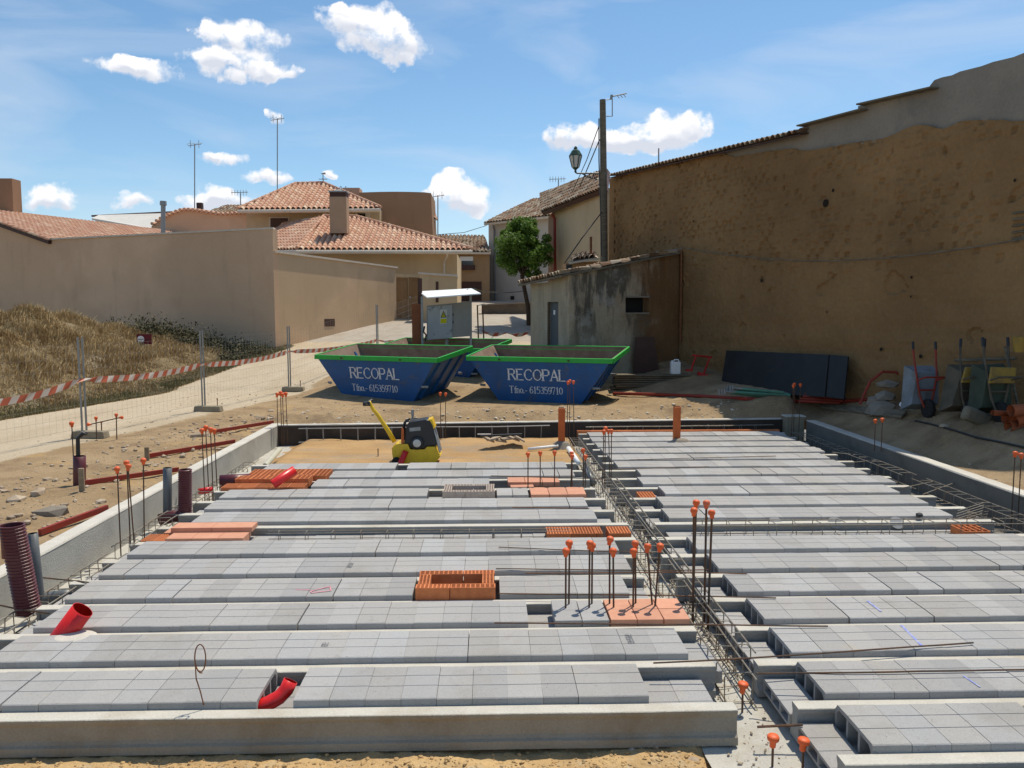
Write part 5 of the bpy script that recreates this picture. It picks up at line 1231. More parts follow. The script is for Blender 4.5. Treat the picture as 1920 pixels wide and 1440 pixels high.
# yard gate and pier
t = thing('yard_gate', 'wide brown wooden yard gate between the garden wall and a pale pier', 'gate', P(765, 608, 43.2))
for x0, x1 in ((743.5, 765), (766, 788)): fwall('gate_leaf', [(x0, 520), (x1, 521), (x1, 609), (x0, 610)], 43.2, .06, MDOOR)
for x0, x1 in ((746, 763), (768, 786)):
    for y0, y1 in ((526, 563), (572, 604)): fwall('raised_panel', [(x0, y0), (x1, y0), (x1, y1), (x0, y1)], 43.17, .028, MDOOR)
bm = BM(); lathe(bm, P(769, 557, 43.1), [(.03, -.03), (.05, 0), (.03, .04)], (0, -1, 0), 10); meshobj('knob', bm, MSIL, t)
fwall('lintel', [(742, 513), (790, 515), (790, 520), (742, 519)], 43.1, .2, MST3)
t = thing('gate_pier', 'pale render pier wall with a narrow slot behind the switch cabinet', 'wall', P(820, 590, 42))
fwall('pier', [(787, 513), (857, 518), (857, 600), (787, 604)], 42, .9, MST3); fwall('slot', [(817, 528), (822, 528), (822, 567), (817, 567)], 41.96, .05, MDBRN); fwall('coping', [(784, 510), (858, 515), (858, 519), (784, 514)], 41.9, 1.1, MCOP)
# house beyond
t = thing('ochre_house', 'ochre house with old tile roof and dark garage door at the street corner', 'house', P(880, 575, 56))
fwall('wall', [(800, 474), (918, 474), (918, 580), (800, 590)], 56, 5, MST6)
tile_roof('roof', [P(806, 472, 55.4), P(920, 473, 55.4), P(908, 443, 60), P(806, 437, 60)], MT2, t, pitch=.26, course=.42, amp=.06, rough=.04)
w_ = fwall('window', [(862, 481), (887, 481), (887, 499), (862, 499)], 55.95, .08, MGLS); sub('shutter_box', [(862, 481), (887, 481), (887, 489), (862, 489)], 55.9, .06, MWHT, w_, t); sub('flower_box', [(859, 497), (891, 497), (891, 506), (859, 506)], 55.7, .2, MDBRN, w_, t)
fwall('garage_door', [(857, 528), (903, 528), (903, 575), (857, 578)], 55.95, .08, MDBRN)
# white house
t = thing('white_house', 'tall off-white house with tiled roof behind the round tree', 'house', P(975, 568, 57))
Wa, Wb = P(916, 420, 58), P(1040, 400, 54)
wallsolid('wall', [Vector((Wa.x, Wa.y, 2.8)), Vector((Wb.x, Wb.y, 2.8)), Vector((Wb.x, Wb.y, P(1040, 404, 54).z)), Wa], 6, MST5, t)
tile_roof('roof', [P(907, 419, 57.2), P(1040, 404, 53.2), P(1040, 372, 59), P(1001, 381, 61)], MT2, t, pitch=.26, course=.42, amp=.06, rough=.05)
bm = BM(); tube(bm, [P(925, 423, 57.3), P(927, 432, 57.4), P(927, 500, 57.5), P(928, 565, 57.5)], .07, 8); meshobj('downpipe', bm, MGRP, t)
onrect('vent', Wa, Wb, 957, 555, 964, 562, MBLK, t, .02, .03)
# beige house next to the big barn
t = thing('beige_house', 'beige house with deep dark eaves between the tree and the utility pole', 'house', P(1080, 560, 39))
Ba, Bb = P(1040, 392, 41), P(1135, 352, 35.5)
wallsolid('wall', [Vector((Ba.x, Ba.y, 1.2)), Vector((Bb.x, Bb.y, .8)), Bb, Ba], 5, MST3, t)
bm = BM(); prism(bm, [Vector((Ba.x-.25, Ba.y+.9, 1.2)), Vector((Ba.x-.02, Ba.y-.03, 1.2)), Ba+Vector((-.02, -.03, -.05)), Ba+Vector((-.25, .9, -.3))], (.2, .6, 0)); meshobj('side_wall', bm, MST4, t)
tile_roof('roof', [P(1015, 398, 41.2), P(1135, 352.5, 34.9), P(1140, 318, 38.5), P(1024, 379, 47)], MT2, t, pitch=.25, course=.40, amp=.06, rough=.06, slabm=MDBRN, slab=.2)
bm = BM(); tube(bm, [P(1035, 403, 40.6), P(1040, 410, 40.6), P(1040.5, 480, 40.5), P(1041, 510, 40.5)], .07, 8); meshobj('downpipe', bm, MREDP, t)
# small lean-to
t = thing('porch_hut', 'small orange hut with broken tiles behind the stained shed roof', 'hut', P(1090, 510, 31.5))
fwall('wall', [(1061, 492), (1121, 490), (1121, 530), (1061, 530)], 31.6, 1.5, MST6); tile_roof('roof', [P(1066, 492, 31.2), P(1122, 483, 31.2), P(1112, 474, 32.6), P(1078, 476, 32.6)], MT2, t, pitch=.2, course=.3, rough=.1, slab=.07)
fwall('opening', [(1062, 496), (1072, 496), (1072, 512), (1062, 512)], 31.55, .1, MBLK)
bm = BM(); tube(bm, [P(1108, 482, 31.8), P(1108, 444, 31.8)], .05, 8); meshobj('flue', bm, MRUST, t)

# ---- big adobe barn
t = thing('adobe_barn', 'huge shaded ochre adobe barn wall filling the right side', 'barn', (8, 23, .5))
wp = lambda x, y, off=0: onwall(WA, WB, x, y, off)
right_end = 2200
foot = lambda x: (lambda p: Vector((p.x, p.y, -.3)))(wp(x, 700))
top_a = [(1143, 335), (1180, 323), (1221, 312), (1290, 299), (1351, 287), (1375, 294), (1400, 290), (1440, 283), (1489, 278), (1508, 283), (1530, 280), (1570, 273), (1611, 266), (1640, 262), (1668, 256), (1690, 245), (1712, 236), (1729, 234), (1750, 237), (1770, 243), (1784, 236), (1798, 227), (1850, 224), (1920, 227), (2050, 215), (right_end, 205)]
tp_ = [wp(x, y) for x, y in top_a]; ss = [(p.xy-tp_[0].xy).length for p in tp_]; S_ = ss[-1]; wdir = Vector((wd.x, wd.y, 0)); wNN = wnormal(WA, WB)
def topz(q):
    for i in range(len(ss)-1):
        if q <= ss[i+1]: return tp_[i].z+(tp_[i+1].z-tp_[i].z)*(q-ss[i])/max(1e-6, ss[i+1]-ss[i])
    return tp_[-1].z
def hsh(i, j): return (math.sin(i*127.1+j*311.7)*43758.5453) % 1
def relief(q, z):
    d = .030*nv(Vector((q*.7, z*.7, 1)))+.022*nv(Vector((q*2.3, z*2.6, 2)))+.014*nv(Vector((q*7, z*9, 3)))
    d += .012*math.sin(z*math.pi*2/.62+nv(Vector((q*.4, 0, 7)))*2)*sstep(3.4, 2.2, z)*.8
    row = int((z+1)/.155); sh_ = .17 if row % 2 else 0; cell = int((q+sh_)/.34); fz = (z+1)/.155-row; fq = (q+sh_)/.34-cell
    reg = sstep(3.0, 4.6, z+.9*nv(Vector((q*.35, z*.5, 11))))*(.35+.65*sstep(-.15, .25, nv(Vector((q*.5, z*.8, 12)))))
    h = hsh(row, cell)
    if .1 < fq < .47 and fz < .72 and h < .62*reg+.008: d -= .022+.034*hsh(cell, row)
    elif h > 1-.12*reg and fq < .75: d += .022
    if nv(Vector((q*1.1, z*1.1, 21))) > .42: d -= .05
    return d
bm = BM(); dq, dz_ = .048, .05; nq = int(S_/dq); nzz = int(10.5/dz_); prev = None
for i in range(nq+1):
    q = S_*i/nq; p0 = tp_[0].xy+wd*q; tz_ = topz(q)+.02*nv(Vector((q*4, 0, 5))); colv = []
    for j in range(nzz+1):
        z = -.3+j*dz_
        if z > tz_: z = tz_
        pt = Vector((p0.x, p0.y, z))+wNN*relief(q, z); colv.append(bm.verts.new(pt))
        if z >= tz_: break
    back = bm.verts.new(Vector((p0.x, p0.y, tz_))-wNN*.5); colv.append(back)
    if prev:
        n_ = min(len(prev), len(colv))
        for j in range(n_-2): bm.faces.new((prev[j], colv[j], colv[j+1], prev[j+1]))
        A1, A2 = prev[n_-2:], colv[n_-2:]
        poly = [prev[n_-2]]+colv[n_-2:]+prev[:n_-2:-1]
        # close the ragged top
        pr_, cl_ = prev[n_-2:], colv[n_-2:]
        ring = [pr_[0]]+cl_+pr_[:0:-1]
        try: bm.faces.new(ring)
        except ValueError: pass
    prev = colv
meshobj('adobe_wall', bm, MADO, t)
bm = BM(); prism(bm, [foot(1143)-wNN*.16]+[wp(x, y)-wNN*.16-Vector((0, 0, .03)) for x, y in top_a]+[foot(right_end)-wNN*.16], -wNN*.4); bmesh.ops.triangulate(bm, faces=[f for f in bm.faces if len(f.verts) > 8]); meshobj('adobe_core', bm, MADO, t)
top_c = [(1335, 292), (1392, 280), (1497, 255), (1500, 240), (1608, 208), (1609, 199), (1742, 167), (1744, 160), (1752, 150), (1766, 145), (1785, 141), (1800, 134), (1840, 124), (1862, 116), (1900, 107), (1920, 99), (1960, 88), (2050, 60), (right_end, 18)]
bm = BM(); prism(bm, [wp(x, y, -.05) for x, y in top_c]+[wp(x, y+5, -.05) for x, y in reversed([q_ for q_ in top_a if q_[0] > 1340])]+[wp(1338, 295, -.05)], -wnormal(WA, WB)*.4); bmesh.ops.triangulate(bm, faces=[f for f in bm.faces if len(f.verts) > 8]); meshobj('cement_gable', bm, MCON2, t)
side = wp(1143, 335); bm = BM(); q = Vector((side.x, side.y, 0)); wN = wnormal(WA, WB)
prism(bm, [q+Vector((0, 0, -.2)), Vector((side.x, side.y, side.z-.1)), Vector((side.x, side.y, side.z-.1))-wN*7, q-wN*7+Vector((0, 0, -.2))], Vector((wd.x, wd.y, 0))*.4); meshobj('side_wall', bm, MADO, t)
# tile eave seen edge-on
ea, eb = wp(1141, 333, .22), wp(1500, 251, .22)
tile_roof('roof', [ea, eb, eb-wN*6+Vector((0, 0, 1.2)), ea-wN*6+Vector((0, 0, 1.2))], MT2, t, pitch=.22, course=.4, amp=.05, slab=.03, slabm=MDBRN, rough=.02)
for (xa, ya, xb, yb_) in ((1493, 237, 1612, 206), (1605, 197, 1744, 165)):
    a, b = wp(xa, ya, .18), wp(xb, yb_, .18); bm = BM(); prism(bm, [a, b, b-wN*5, a-wN*5], (0, 0, .035)); meshobj('roof_sheet', bm, MWOODG if xa < 1700 else MCON2, t)
for (x, y, s_) in ((1548, 381, .16), (1428, 526, .09), (1562, 357, .07), (1300, 415, .06), (1652, 655, .07), (1709, 520, .05), (1550, 585, .04), (1708, 556, .04), (1726, 668, .07), (1246, 445, .05), (1903, 338, .05)):
    bm = BM(); s_ *= .62; c = wp(x, y, .03); lathe(bm, c, [(s_*.9, 0), (s_, .004)], tuple(wN), 9); meshobj('putlog_hole', bm, mat('hole_dark', (.02, .014, .008, 1), None, 3, .1, 1) if 'hole_dark' not in bpy.data.materials else bpy.data.materials['hole_dark'], t)
bm = BM(); tube(bm, [wp(1278, 470, .08), wp(1277, 560, .08), wp(1276, 640, .08)], .035, 6); meshobj('downpipe', bm, MRUST, t)
for y0 in (400, 412, 424, 436, 448): 
    bm = BM(); a, b = wp(1897, y0, .02), wp(1935, y0-4, .02); tube(bm, [a, b], .018, 5); meshobj('protruding_course', bm, MWOODG, t)
bm = BM(); pts = [wp(x, y, .12) for x, y in ((1278, 464), (1330, 473), (1384, 480), (1445, 486), (1505, 489.5), (1570, 489), (1627, 486), (1690, 481), (1749, 474), (1830, 463), (1920, 448), (2100, 412))]
tube(bm, pts, .015, 6); tag(meshobj('cable', bm, MWOODG), 'dark cable sagging across the adobe wall', 'cable')
bm = BM(); p = P(1235, 312, 31.5); tube(bm, [p, P(1235, 278, 31.5)], .025, 6); tag(meshobj('roof_rod', bm, MGAL), 'thin vertical rod standing on the barn eave', 'rod')

# ---- stained shed
t = thing('stained_shed', 'low lean-to shed with black-stained walls and grey door against the barn', 'shed', (3.5, 27.5, .4))
SA, SB, SC = Vector((6.1, 26.4, 0)), Vector((2.38, 24.6, 0)), Vector((1.38, 27.4, 0))
zA, zB, zC = onwall(SA, SB, 1275, 473).z, onwall(SA, SB, 1065, 516).z, onwall(SB, SC, 996, 532).z
# front wall with real window opening: four pieces round the hole
def sp(x, y, off=0): return onwall(SA, SB, x, y, off)
wl, wr = sp(1173, 572), sp(1217, 572); zt_, zb_ = sp(1195, 558).z, sp(1195, 586).z
ztop = lambda p: zB+(zA-zB)*((p-Vector((SB.x, SB.y, p.z))).xy.length/(SA-SB).xy.length)
def piece(pts): 
    bm = BM(); n = wnormal(SA, SB); prism(bm, pts, -n*.3); return bm
at0 = lambda p, z: Vector((p.x, p.y, z))
for pts in ([at0(SB, 0), at0(wl, 0), at0(wl, ztop(wl)), at0(SB, zB)], [at0(wr, 0), at0(SA, 0), at0(SA, zA), at0(wr, ztop(wr))], [at0(wl, 0), at0(wr, 0), at0(wr, zb_), at0(wl, zb_)], [at0(wl, zt_), at0(wr, zt_), at0(wr, ztop(wr)), at0(wl, ztop(wl))]):
    meshobj('front_wall', piece(pts), MSHED, t)
bm = BM(); n = wnormal(SA, SB); prism(bm, [at0(wl, zb_-.05)-n*.32, at0(wr, zb_-.05)-n*.32, at0(wr, zt_+.05)-n*.32, at0(wl, zt_+.05)-n*.32], -n*.02); meshobj('window_dark', bm, MBLK, t)
fz = .05
for a, b, c_, d_ in ((wl, wr, zb_-fz, zb_), (wl, wr, zt_, zt_+fz)):
    bm = BM(); prism(bm, [at0(a, c_)+n*.02, at0(b, c_)+n*.02, at0(b, d_)+n*.02, at0(a, d_)+n*.02], -n*.04)
    meshobj('window_frame', bm, MCON2, t)
dl, dr = onwall(SB, SC, 1047, 600), onwall(SB, SC, 1026, 600); zd = onwall(SB, SC, 1036, 566).z
n2 = wnormal(SB, SC)
for pts in ([at0(SC, 0), at0(dr, 0), at0(dr, zC+.0), at0(SC, zC)], [at0(dl, 0), at0(SB, 0), at0(SB, zB), at0(dl, zB-.05)], [at0(dr, zd), at0(dl, zd), at0(dl, zB-.05), at0(dr, zC)]):
    bm = BM(); prism(bm, pts, -n2*.25); meshobj('side_wall', bm, MSHED, t)
bm = BM(); prism(bm, [at0(dr, .3)-n2*.12, at0(dl, .3)-n2*.12, at0(dl, zd)-n2*.12, at0(dr, zd)-n2*.12], -n2*.05); dd = meshobj('door', bm, mat('grey_door_paint', (.10, .115, .125, 1), None, 5, .3, .5), t)
bm = BM(); c1_, c2_ = onwall(SB, SC, 1038, 590, -.115), onwall(SB, SC, 1041, 590, -.115); prism(bm, [c1_, c2_, c2_+Vector((0, 0, .14)), c1_+Vector((0, 0, .14))], n2*.004); o_ = meshobj('door_plate', bm, MWHT, t); o_.parent = dd
bm = BM()
for a in (dl, dr): prism(bm, [at0(a, .3)-n2*.02, at0(a, zd+.06)-n2*.02, at0(a, zd+.06)-n2*.11, at0(a, .3)-n2*.11], (dr-dl).normalized()*.06)
meshobj('door_frame', bm, MRUST, t)
RC, RB2 = at0(SC, zC)+n2*.28+Vector((-.15, .25, -.02)), at0(SB, zB)+n2*.28+Vector((.02, -.14, .0))
RA2 = at0(SA, zA)+Vector((.25, -.06, .06)); RD = Vector((4.5, 30.6, zA+.1))
tile_roof('roof', [RC, RB2, RA2, RD], MT2, t, pitch=.22, course=.36, amp=.06, slab=.06, slabm=MWOODG, rough=.09)
tag(fwall('leaning_board', [(1192, 632), (1226, 632), (1238, 706), (1188, 706)], 25.3, .05, MDBRN, t), None)
lb = [o for o in bpy.data.objects if o.name.startswith('leaning_board')][0]; mw = lb.matrix_world.copy(); loc = t.location.copy(); lb.parent = None; lb.location = loc
tag(lb, 'dark brown board leaning on the stained shed below its window', 'board')

# ---- utility pole with lantern
pb = P(1134, 560, 30.6); pt = P(1130, 187, 30.6); t = thing('utility_pole', 'tall grey-brown wooden utility pole with an iron lantern at the barn corner', 'utility pole', (pb.x, 30.6, .4))
bm = BM(); tube(bm, [Vector((pb.x+.02, 30.6, .2)), (pb+pt)/2, pt], [.15, .13, .11], 14); meshobj('pole', bm, MWOODG, t)
bm = BM(); tube(bm, [P(1137, 187, 30.5), P(1148, 186, 30.5), P(1148, 218, 30.5), P(1137, 218, 30.5)], .022, 6); tube(bm, [P(1146, 186, 30.5), P(1147, 178, 30.5)], .05, 6); tube(bm, [P(1147, 181, 30.5), P(1175, 175, 30.5)], .022, 6)
for k in range(3): tube(bm, [P(1157+k*6, 179-k, 30.3), P(1161+k*6, 184-k, 30.7)], .014, 5)
meshobj('bracket_aerial', bm, MGAL, t)
bm = BM(); lc = P(1079, 323, 30.6); tube(bm, [P(1126, 325, 30.6), P(1082, 325, 30.6), lc], .028, 6); tube(bm, [P(1126, 337, 30.6), P(1108, 334, 30.6), P(1092, 326, 30.6)], .02, 6)
for k in range(3):
    c = P(1117-k*8, 329, 30.6); tube(bm, [c+Vector((.08*math.cos(a), 0, .08*math.sin(a))) for a in [j*.8 for j in range(8)]], .012, 5)
meshobj('lantern_bracket', bm, MBLK, t)
MLG = mat('frosted_glass', (.55, .53, .48, 1), None, 3, .2, .3); MLG2 = mat('green_iron', (.02, .06, .04, 1), None, 3, .3, .5)
lz = lambda y: P(1079, y, 30.6).z
bm = BM(); lathe(bm, (lc.x, 30.6, 0), [(.11, lz(315)), (.13, lz(313)), (.22, lz(293)), (.22, lz(292))], seg=6); gl = meshobj('lantern_glass', bm, MLG, t)
bm = BM(); lathe(bm, (lc.x, 30.6, 0), [(.25, lz(292.5)), (.24, lz(291)), (.17, lz(285)), (.15, lz(283)), (.06, lz(279)), (.07, lz(277)), (.02, lz(274))], seg=6)
for k in range(6):
    a = k*math.pi/3; tube(bm, [Vector((lc.x+.13*math.cos(a), 30.6+.13*math.sin(a), lz(314))), Vector((lc.x+.235*math.cos(a), 30.6+.235*math.sin(a), lz(292.5)))], .014, 5)
lathe(bm, (lc.x, 30.6, 0), [(.02, lz(324)), (.05, lz(321)), (.03, lz(319)), (.12, lz(315)), (.12, lz(314))], seg=6); meshobj('lantern_frame', bm, MLG2, t)
bm = BM(); tube(bm, [P(1123, 222, 30.5), P(1123, 300, 30.45), P(1126, 395, 30.4), P(1128, 480, 30.4)], .022, 5); meshobj('clamped_cable', bm, MBLK, t)
def wire(label, pts, r=.014):
    bm = BM(); tube(bm, pts, r, 5); tag(meshobj('overhead_wire', bm, MBLK), label, 'wire')
wire('overhead wire falling from the utility pole to the beige house roof, upper one', [P(1123, 236, 30.5), P(1100, 300, 33), P(1074, 358, 36)], .017)
wire('overhead wire falling from the utility pole to the beige house roof, lower one', [P(1124, 262, 30.5), P(1106, 305, 33), P(1087, 350, 35.4)], .022)
wire('slanting stay wire from the utility pole down behind the shed roof', [P(1128, 398, 30.5), P(1090, 448, 29.8), P(1058, 494, 29.3)], .022)
wire('thin overhead wire reaching the white house eave from the left', [P(820, 440, 52), P(870, 436, 54), P(912, 423, 57)], .02)
antenna('short aerial standing on the far roof left of the hipped house', 451, 362, 395, 56, 1)
antenna('tall thin aerial mast rising behind the curved parapet wall', 365, 270, 400, 54, 0)
antenna('tallest aerial mast, rising over the upper hipped roof', 520, 222, 362, 58, 0)
antenna('aerial mast beside the brown parapet wall', 821, 366, 440, 53, 0)
antenna('small aerial above the white house roof', 1047, 337, 366, 50, 1)
t = thing('eave_fragment', 'tiny tiled eave sticking out right of the brown parapet wall', 'eave', P(812, 402, 56)); tile_roof('roof', [P(808, 411, 55), P(821, 411, 55), P(816, 402, 57), P(808, 400, 57)], MT1, t, slab=.08)

# ---- tree
def tree(base, top_px, label):
    rr = random.Random(11); t = thing('round_tree', label, 'tree', base); bm = BM(); Y = base.y
    def q(px, py, dy=0): p = P(px, py, Y); p.y += dy; return p
    k1 = q(979, 515); tube(bm, [base+Vector((0, 0, -.2)), base, q(990, 575), q(984, 545), q(980, 525), k1], [.15, .13, .105, .10, .10, .11], 10)
    cen = q(981, 467); limbs = []
    for i in range(9):
        a = i*2.4; e = k1+Vector((math.cos(a)*.9*rr.uniform(.6, 1), math.sin(a)*.9, rr.uniform(.9, 2.0))); m_ = k1.lerp(e, .5)+Vector((math.cos(a)*.12, math.sin(a)*.12, -.05)); tube(bm, [k1, m_, e], [.06, .035, .012], 6); limbs.append(e)
    meshobj('trunk', bm, mat('tree_bark', (.075, .05, .032, 1), (.05, .035, .025, 1), 12, .8, .9, .4, 50), t)
    rx, rz = 60/CF*Y, 66/CF*Y; V = []; F = []
    clumps = []
    for i in range(120):
        u = Vector((rr.gauss(0, 1), rr.gauss(0, 1), rr.gauss(0, 1))).normalized(); d = rr.random()**.45
        sx = 1-.22*max(0, u.z)
        clumps.append((cen+Vector((u.x*rx*d*.88*sx, u.y*rx*d*.88*sx, u.z*rz*d*.88)), rr.uniform(.14, .36)))
    for (c, r_) in clumps:
        for i in range(190):
            u = Vector((rr.gauss(0, 1), rr.gauss(0, 1), rr.gauss(0, 1))).normalized()*r_*rr.random()**.35; p = c+u
            a = Vector((rr.gauss(0, 1), rr.gauss(0, 1), rr.gauss(0, .7))).normalized(); b = a.cross(Vector((rr.gauss(0, 1), rr.gauss(0, 1), 1)).normalized()).normalized(); s = rr.uniform(.05, .10)
            n = len(V); V += [p-a*s, p+b*s*.42, p+a*s, p-b*s*.42]; F.append((n, n+1, n+2, n+3))
    me = bpy.data.meshes.new('crown'); me.from_pydata([v-base for v in V], [], F); 
    n = Nodes('tree_leaves'); c = n.mix(n.pos.outputs['Random Per Island'], (.08, .15, .025, 1), (.175, .28, .047, 1)); c = n.val(c, n.math('ADD', n.math('MULTIPLY', n.noise(1.7, 3), .9), .55))
    tr = n.t.nodes.new('ShaderNodeBsdfTranslucent'); n.put(tr.inputs[0], c); ms_ = n.t.nodes.new('ShaderNodeMixShader'); ms_.inputs[0].default_value = .3; m_ = n.fin(c, .6, 0, .25)
    n.t.links.new(n.b.outputs[0], ms_.inputs[1]); n.t.links.new(tr.outputs[0], ms_.inputs[2]); n.t.links.new(ms_.outputs[0], n.out.inputs[0])
    me.materials.append(m_); o = bpy.data.objects.new('crown', me); col.objects.link(o); o.parent = t
tb = P(992, 600, 40); tb.z = gz(tb.x, 40); tree(tb, 400, 'round bushy green tree with a leaning trunk before the white house')

t = thing('low_street_wall', 'low brown wall and kerb across the street below the white house', 'low wall', P(950, 590, 47))
fwall('wall_face', [(903, 572), (996, 567), (996, 592), (903, 590)], 46, .35, mat('brown_stone', (.17, .135, .10, 1), (.10, .08, .06, 1), 2, .8, .9, .4, 20)); fwall('kerb_top', [(902, 570.5), (996, 565.5), (996, 568.5), (902, 573)], 45.9, .6, MCON2)

# ---- switch cabinet under its little roof
t = thing('switch_cabinet', 'grey electrical cabinet on posts under a small white roof, with yellow warning sign', 'electrical cabinet', P(845, 640, 28))
Yb = 28.0
def fw_(name, pts, Y, dep, m): return fwall(name, pts, Y, dep, m, t)
bm = BM(); prism(bm, [P(785, 548, 28.9), P(801, 559.5, 27.3), P(902, 552, 27.3), P(884, 542.5, 28.9)], (0, 0, .035)); meshobj('roof', bm, MWHT, t)
fw_('cabinet', [(800, 573), (883, 565), (883, 630), (800, 637)], Yb, .45, mat('cabinet_grey', (.28, .265, .235, 1), (.22, .21, .19, 1), 2, .7, .5))
fw_('cabinet_door', [(802, 576), (848, 571.5), (848, 633.5), (802, 637)], Yb-.03, .028, mat('cabinet_door_grey', (.36, .37, .37, 1), (.30, .30, .31, 1), 2, .6, .5, stain=(.16, .16, .16, 1), ssc=2.2, slo=.56, shi=.6))
sgn = fw_('warning_sign', [(825, 581), (838, 580), (838, 607), (825, 608)], Yb-.04, .008, mat('sign_white', (.55, .55, .5, 1), None, 5, .1)); sp_ = mat('sign_yellow', (.55, .48, .01, 1), None, 5, .1)
def subp(name, pts, Y, m): o = fwall(name, pts, Y, .006, m, t); o.parent = sgn
subp('warning_triangle', [(831.5, 582.5), (837.5, 595), (825.8, 595.5)], Yb-.048, MBLK); subp('triangle_fill', [(831.5, 585.5), (835.5, 594), (827.8, 594.3)], Yb-.055, sp_); subp('caption_plate', [(826, 598), (837.4, 597.4), (837.4, 605.4), (826, 606)], Yb-.048, sp_)
subp('bolt_symbol', [(832.2, 587), (831, 590.2), (832.6, 590.2), (830.8, 593.6), (831.2, 591), (829.9, 591)], Yb-.061, MBLK)
for y in (590, 604): fw_('lock', [(848.6, y-2.5), (850.4, y-2.6), (850.4, y+2.4), (848.6, y+2.5)], Yb-.02, .03, MBLK)
for x0, yt in ((791, 556), (882, 554)):
    bm = BM(); a, b = P(x0, yt, Yb+.1), P(x0+1.5, 668, Yb+.1); box(bm, (a+b)/2, (.075, .075, (a-b).length)); meshobj('post', bm, MGAL, t)
bm = BM(); tube(bm, [P(838, 634, 28.2), P(838, 668, 28.2)], .07, 8); meshobj('cable_duct', bm, MGAL, t)
bm = BM(); tube(bm, [P(796, 612, 27.9), P(794, 622, 27.8), P(799, 628, 27.8), P(797, 640, 27.8)], .03, 6); meshobj('cable', bm, MBLK, t)
bm = BM(); tube(bm, [P(876, 543, 28.6), P(890, 541, 29.5), P(905, 546, 31), P(945, 549, 37), P(975, 547, 39), P(985, 544, 40)], .02, 5); meshobj('supply_cable', bm, MBLK, t)
t = thing('timber_post', 'wide reddish-brown timber post left of the electrical cabinet', 'post', P(782, 660, 28.3)); bm = BM(); a, b = P(780, 570, 28.3), P(783, 668, 28.3); box(bm, (a+b)/2+Vector((0, 0, -.2)), (17/CF*28.3, .16, (a-b).length+.4)); bevel(bm, .01); meshobj('shaft', bm, mat('red_brown_timber', (.26, .085, .035, 1), (.2, .07, .03, 1), 3, .7, .8), t)
bm = BM(); a, b = P(786, 522, 28.45), P(789, 572, 28.45); box(bm, (a+b)/2, (8/CF*28.3, .1, (a-b).length)); meshobj('dark_upper_piece', bm, MDBRN, t)

# ---- site fence
fposts = [(-60, 14.0), (162, 16.6), (384, 20.8), (544, 25.7), (709, 31.0), (788, 36)]
fpt = []
for px, Y in fposts:
    x = (px-917.5)/CF*Y; fpt.append(Vector((x, Y, gz(x, Y))))
names = ['nearest site fence panel, at the left picture edge', 'second site fence panel from the camera', 'third site fence panel from the camera', 'fourth fence panel, ending behind the left skip', 'farthest fence panel, by the timber post']
for i, (A, B) in enumerate(zip(fpt, fpt[1:])):
    d = (B-A); L = d.xy.length; dn = Vector((d.x, d.y, 0)).normalized(); a = A+dn*.06; b = B-dn*.06
    t = thing('wire_fence', names[i], 'fence', (A+B)/2, 'temporary wire fence along the dirt road')
    for p in (a, b):
        bm = BM(); tube(bm, [p+Vector((0, 0, .05)), p+Vector((0, 0, 2.02))], .021, 8); meshobj('post', bm, MGAL, t)
    nw = int(L/.16); bm = BM()
    for k in range(1, nw):
        p = a.lerp(b, k/nw); tube(bm, [p+Vector((0, 0, .18)), p+Vector((0, 0, 1.85))], .0016, 3, caps=False)
    for k in range(8): tube(bm, [a+Vector((0, 0, .2+k*.236)), b+Vector((0, 0, .2+k*.236))], .0024, 3, caps=False)
    meshobj('wire_mesh', bm, mat('fence_wire', (.45, .45, .44, 1), None, 3, .1, .4, metal=.3) if i == 0 else bpy.data.materials['fence_wire'], t)
for i, (A, dsc) in enumerate(zip(fpt[1:4], ['under the nearest pair of fence posts', 'under the middle pair of fence posts', 'under the fence posts left of the blue skip'])):
    t = thing('concrete_foot_block', f'tan concrete block foot {dsc}', 'fence foot', A, 'concrete feet of the site fence')
    bm = BM(); box(bm, A+Vector((.12, -.02, .07)), (.70, .24, .15), R(-4), taper=.92); bevel(bm, .02, 2); meshobj('block', bm, MFOOTB, t)
    bm = BM(); tube(bm, [A+Vector((.34, 0, .1)), A+Vector((.34, 0, .3))], .012, 6); lathe(bm, A+Vector((.34, 0, .3)), [(.02, 0), (.02, .03)], seg=6); meshobj('lift_bolt', bm, MRUST, t)
def tape(label, pts, wdt=.13, step=.17):
    bm = BM(); run = []; 
    for A, B in zip(pts, pts[1:]):
        A, B = Vector(A), Vector(B); L = (B-A).length; n = max(2, int(L/step)); run += [A.lerp(B, k/n)+Vector((0, 0, -.10*4*(k/n)*(1-k/n)+.01*nv(Vector((k*.8, L, 0))))) for k in range(n)]
    run.append(Vector(pts[-1])); prev = None
    for k, p in enumerate(run):
        ln = Vector((0, 0, 0)) if k in (0, len(run)-1) else (run[min(k+1, len(run)-1)]-p)*.55
        tw = .02*nv(Vector((k*.5, 3, 3)))
        ww = wdt
        for q in pts:
            if (p-Vector(q)).length < .3: ww = wdt*.4
        r2 = [bm.verts.new(p+Vector((tw, 0, -ww/2))), bm.verts.new(p+ln+Vector((-tw, 0, ww/2)))]
        if prev: f = bm.faces.new((prev[0], r2[0], r2[1], prev[1])); f.material_index = k % 2
        prev = r2
    o = meshobj('barrier_tape', bm, None, ms=[MTW, MTR]); tag(o, label, 'barrier tape')
MTW = mat('tape_white', (.60, .53, .46, 1), None, 5, .2, .5); MTR = mat('tape_red', (.50, .13, .07, 1), None, 5, .2, .5)
tp = [Vector((p.x+.03, p.y-.03, P(px, py, p.y).z)) for p, (px, py) in zip(fpt, [(-60, 762), (162, 711), (384, 683), (544, 659), (709, 638), (780, 634)])]
tape('red and white barrier tape strung along the wire fence by the road', tp[:5]+[P(776, 634, 30.5)])
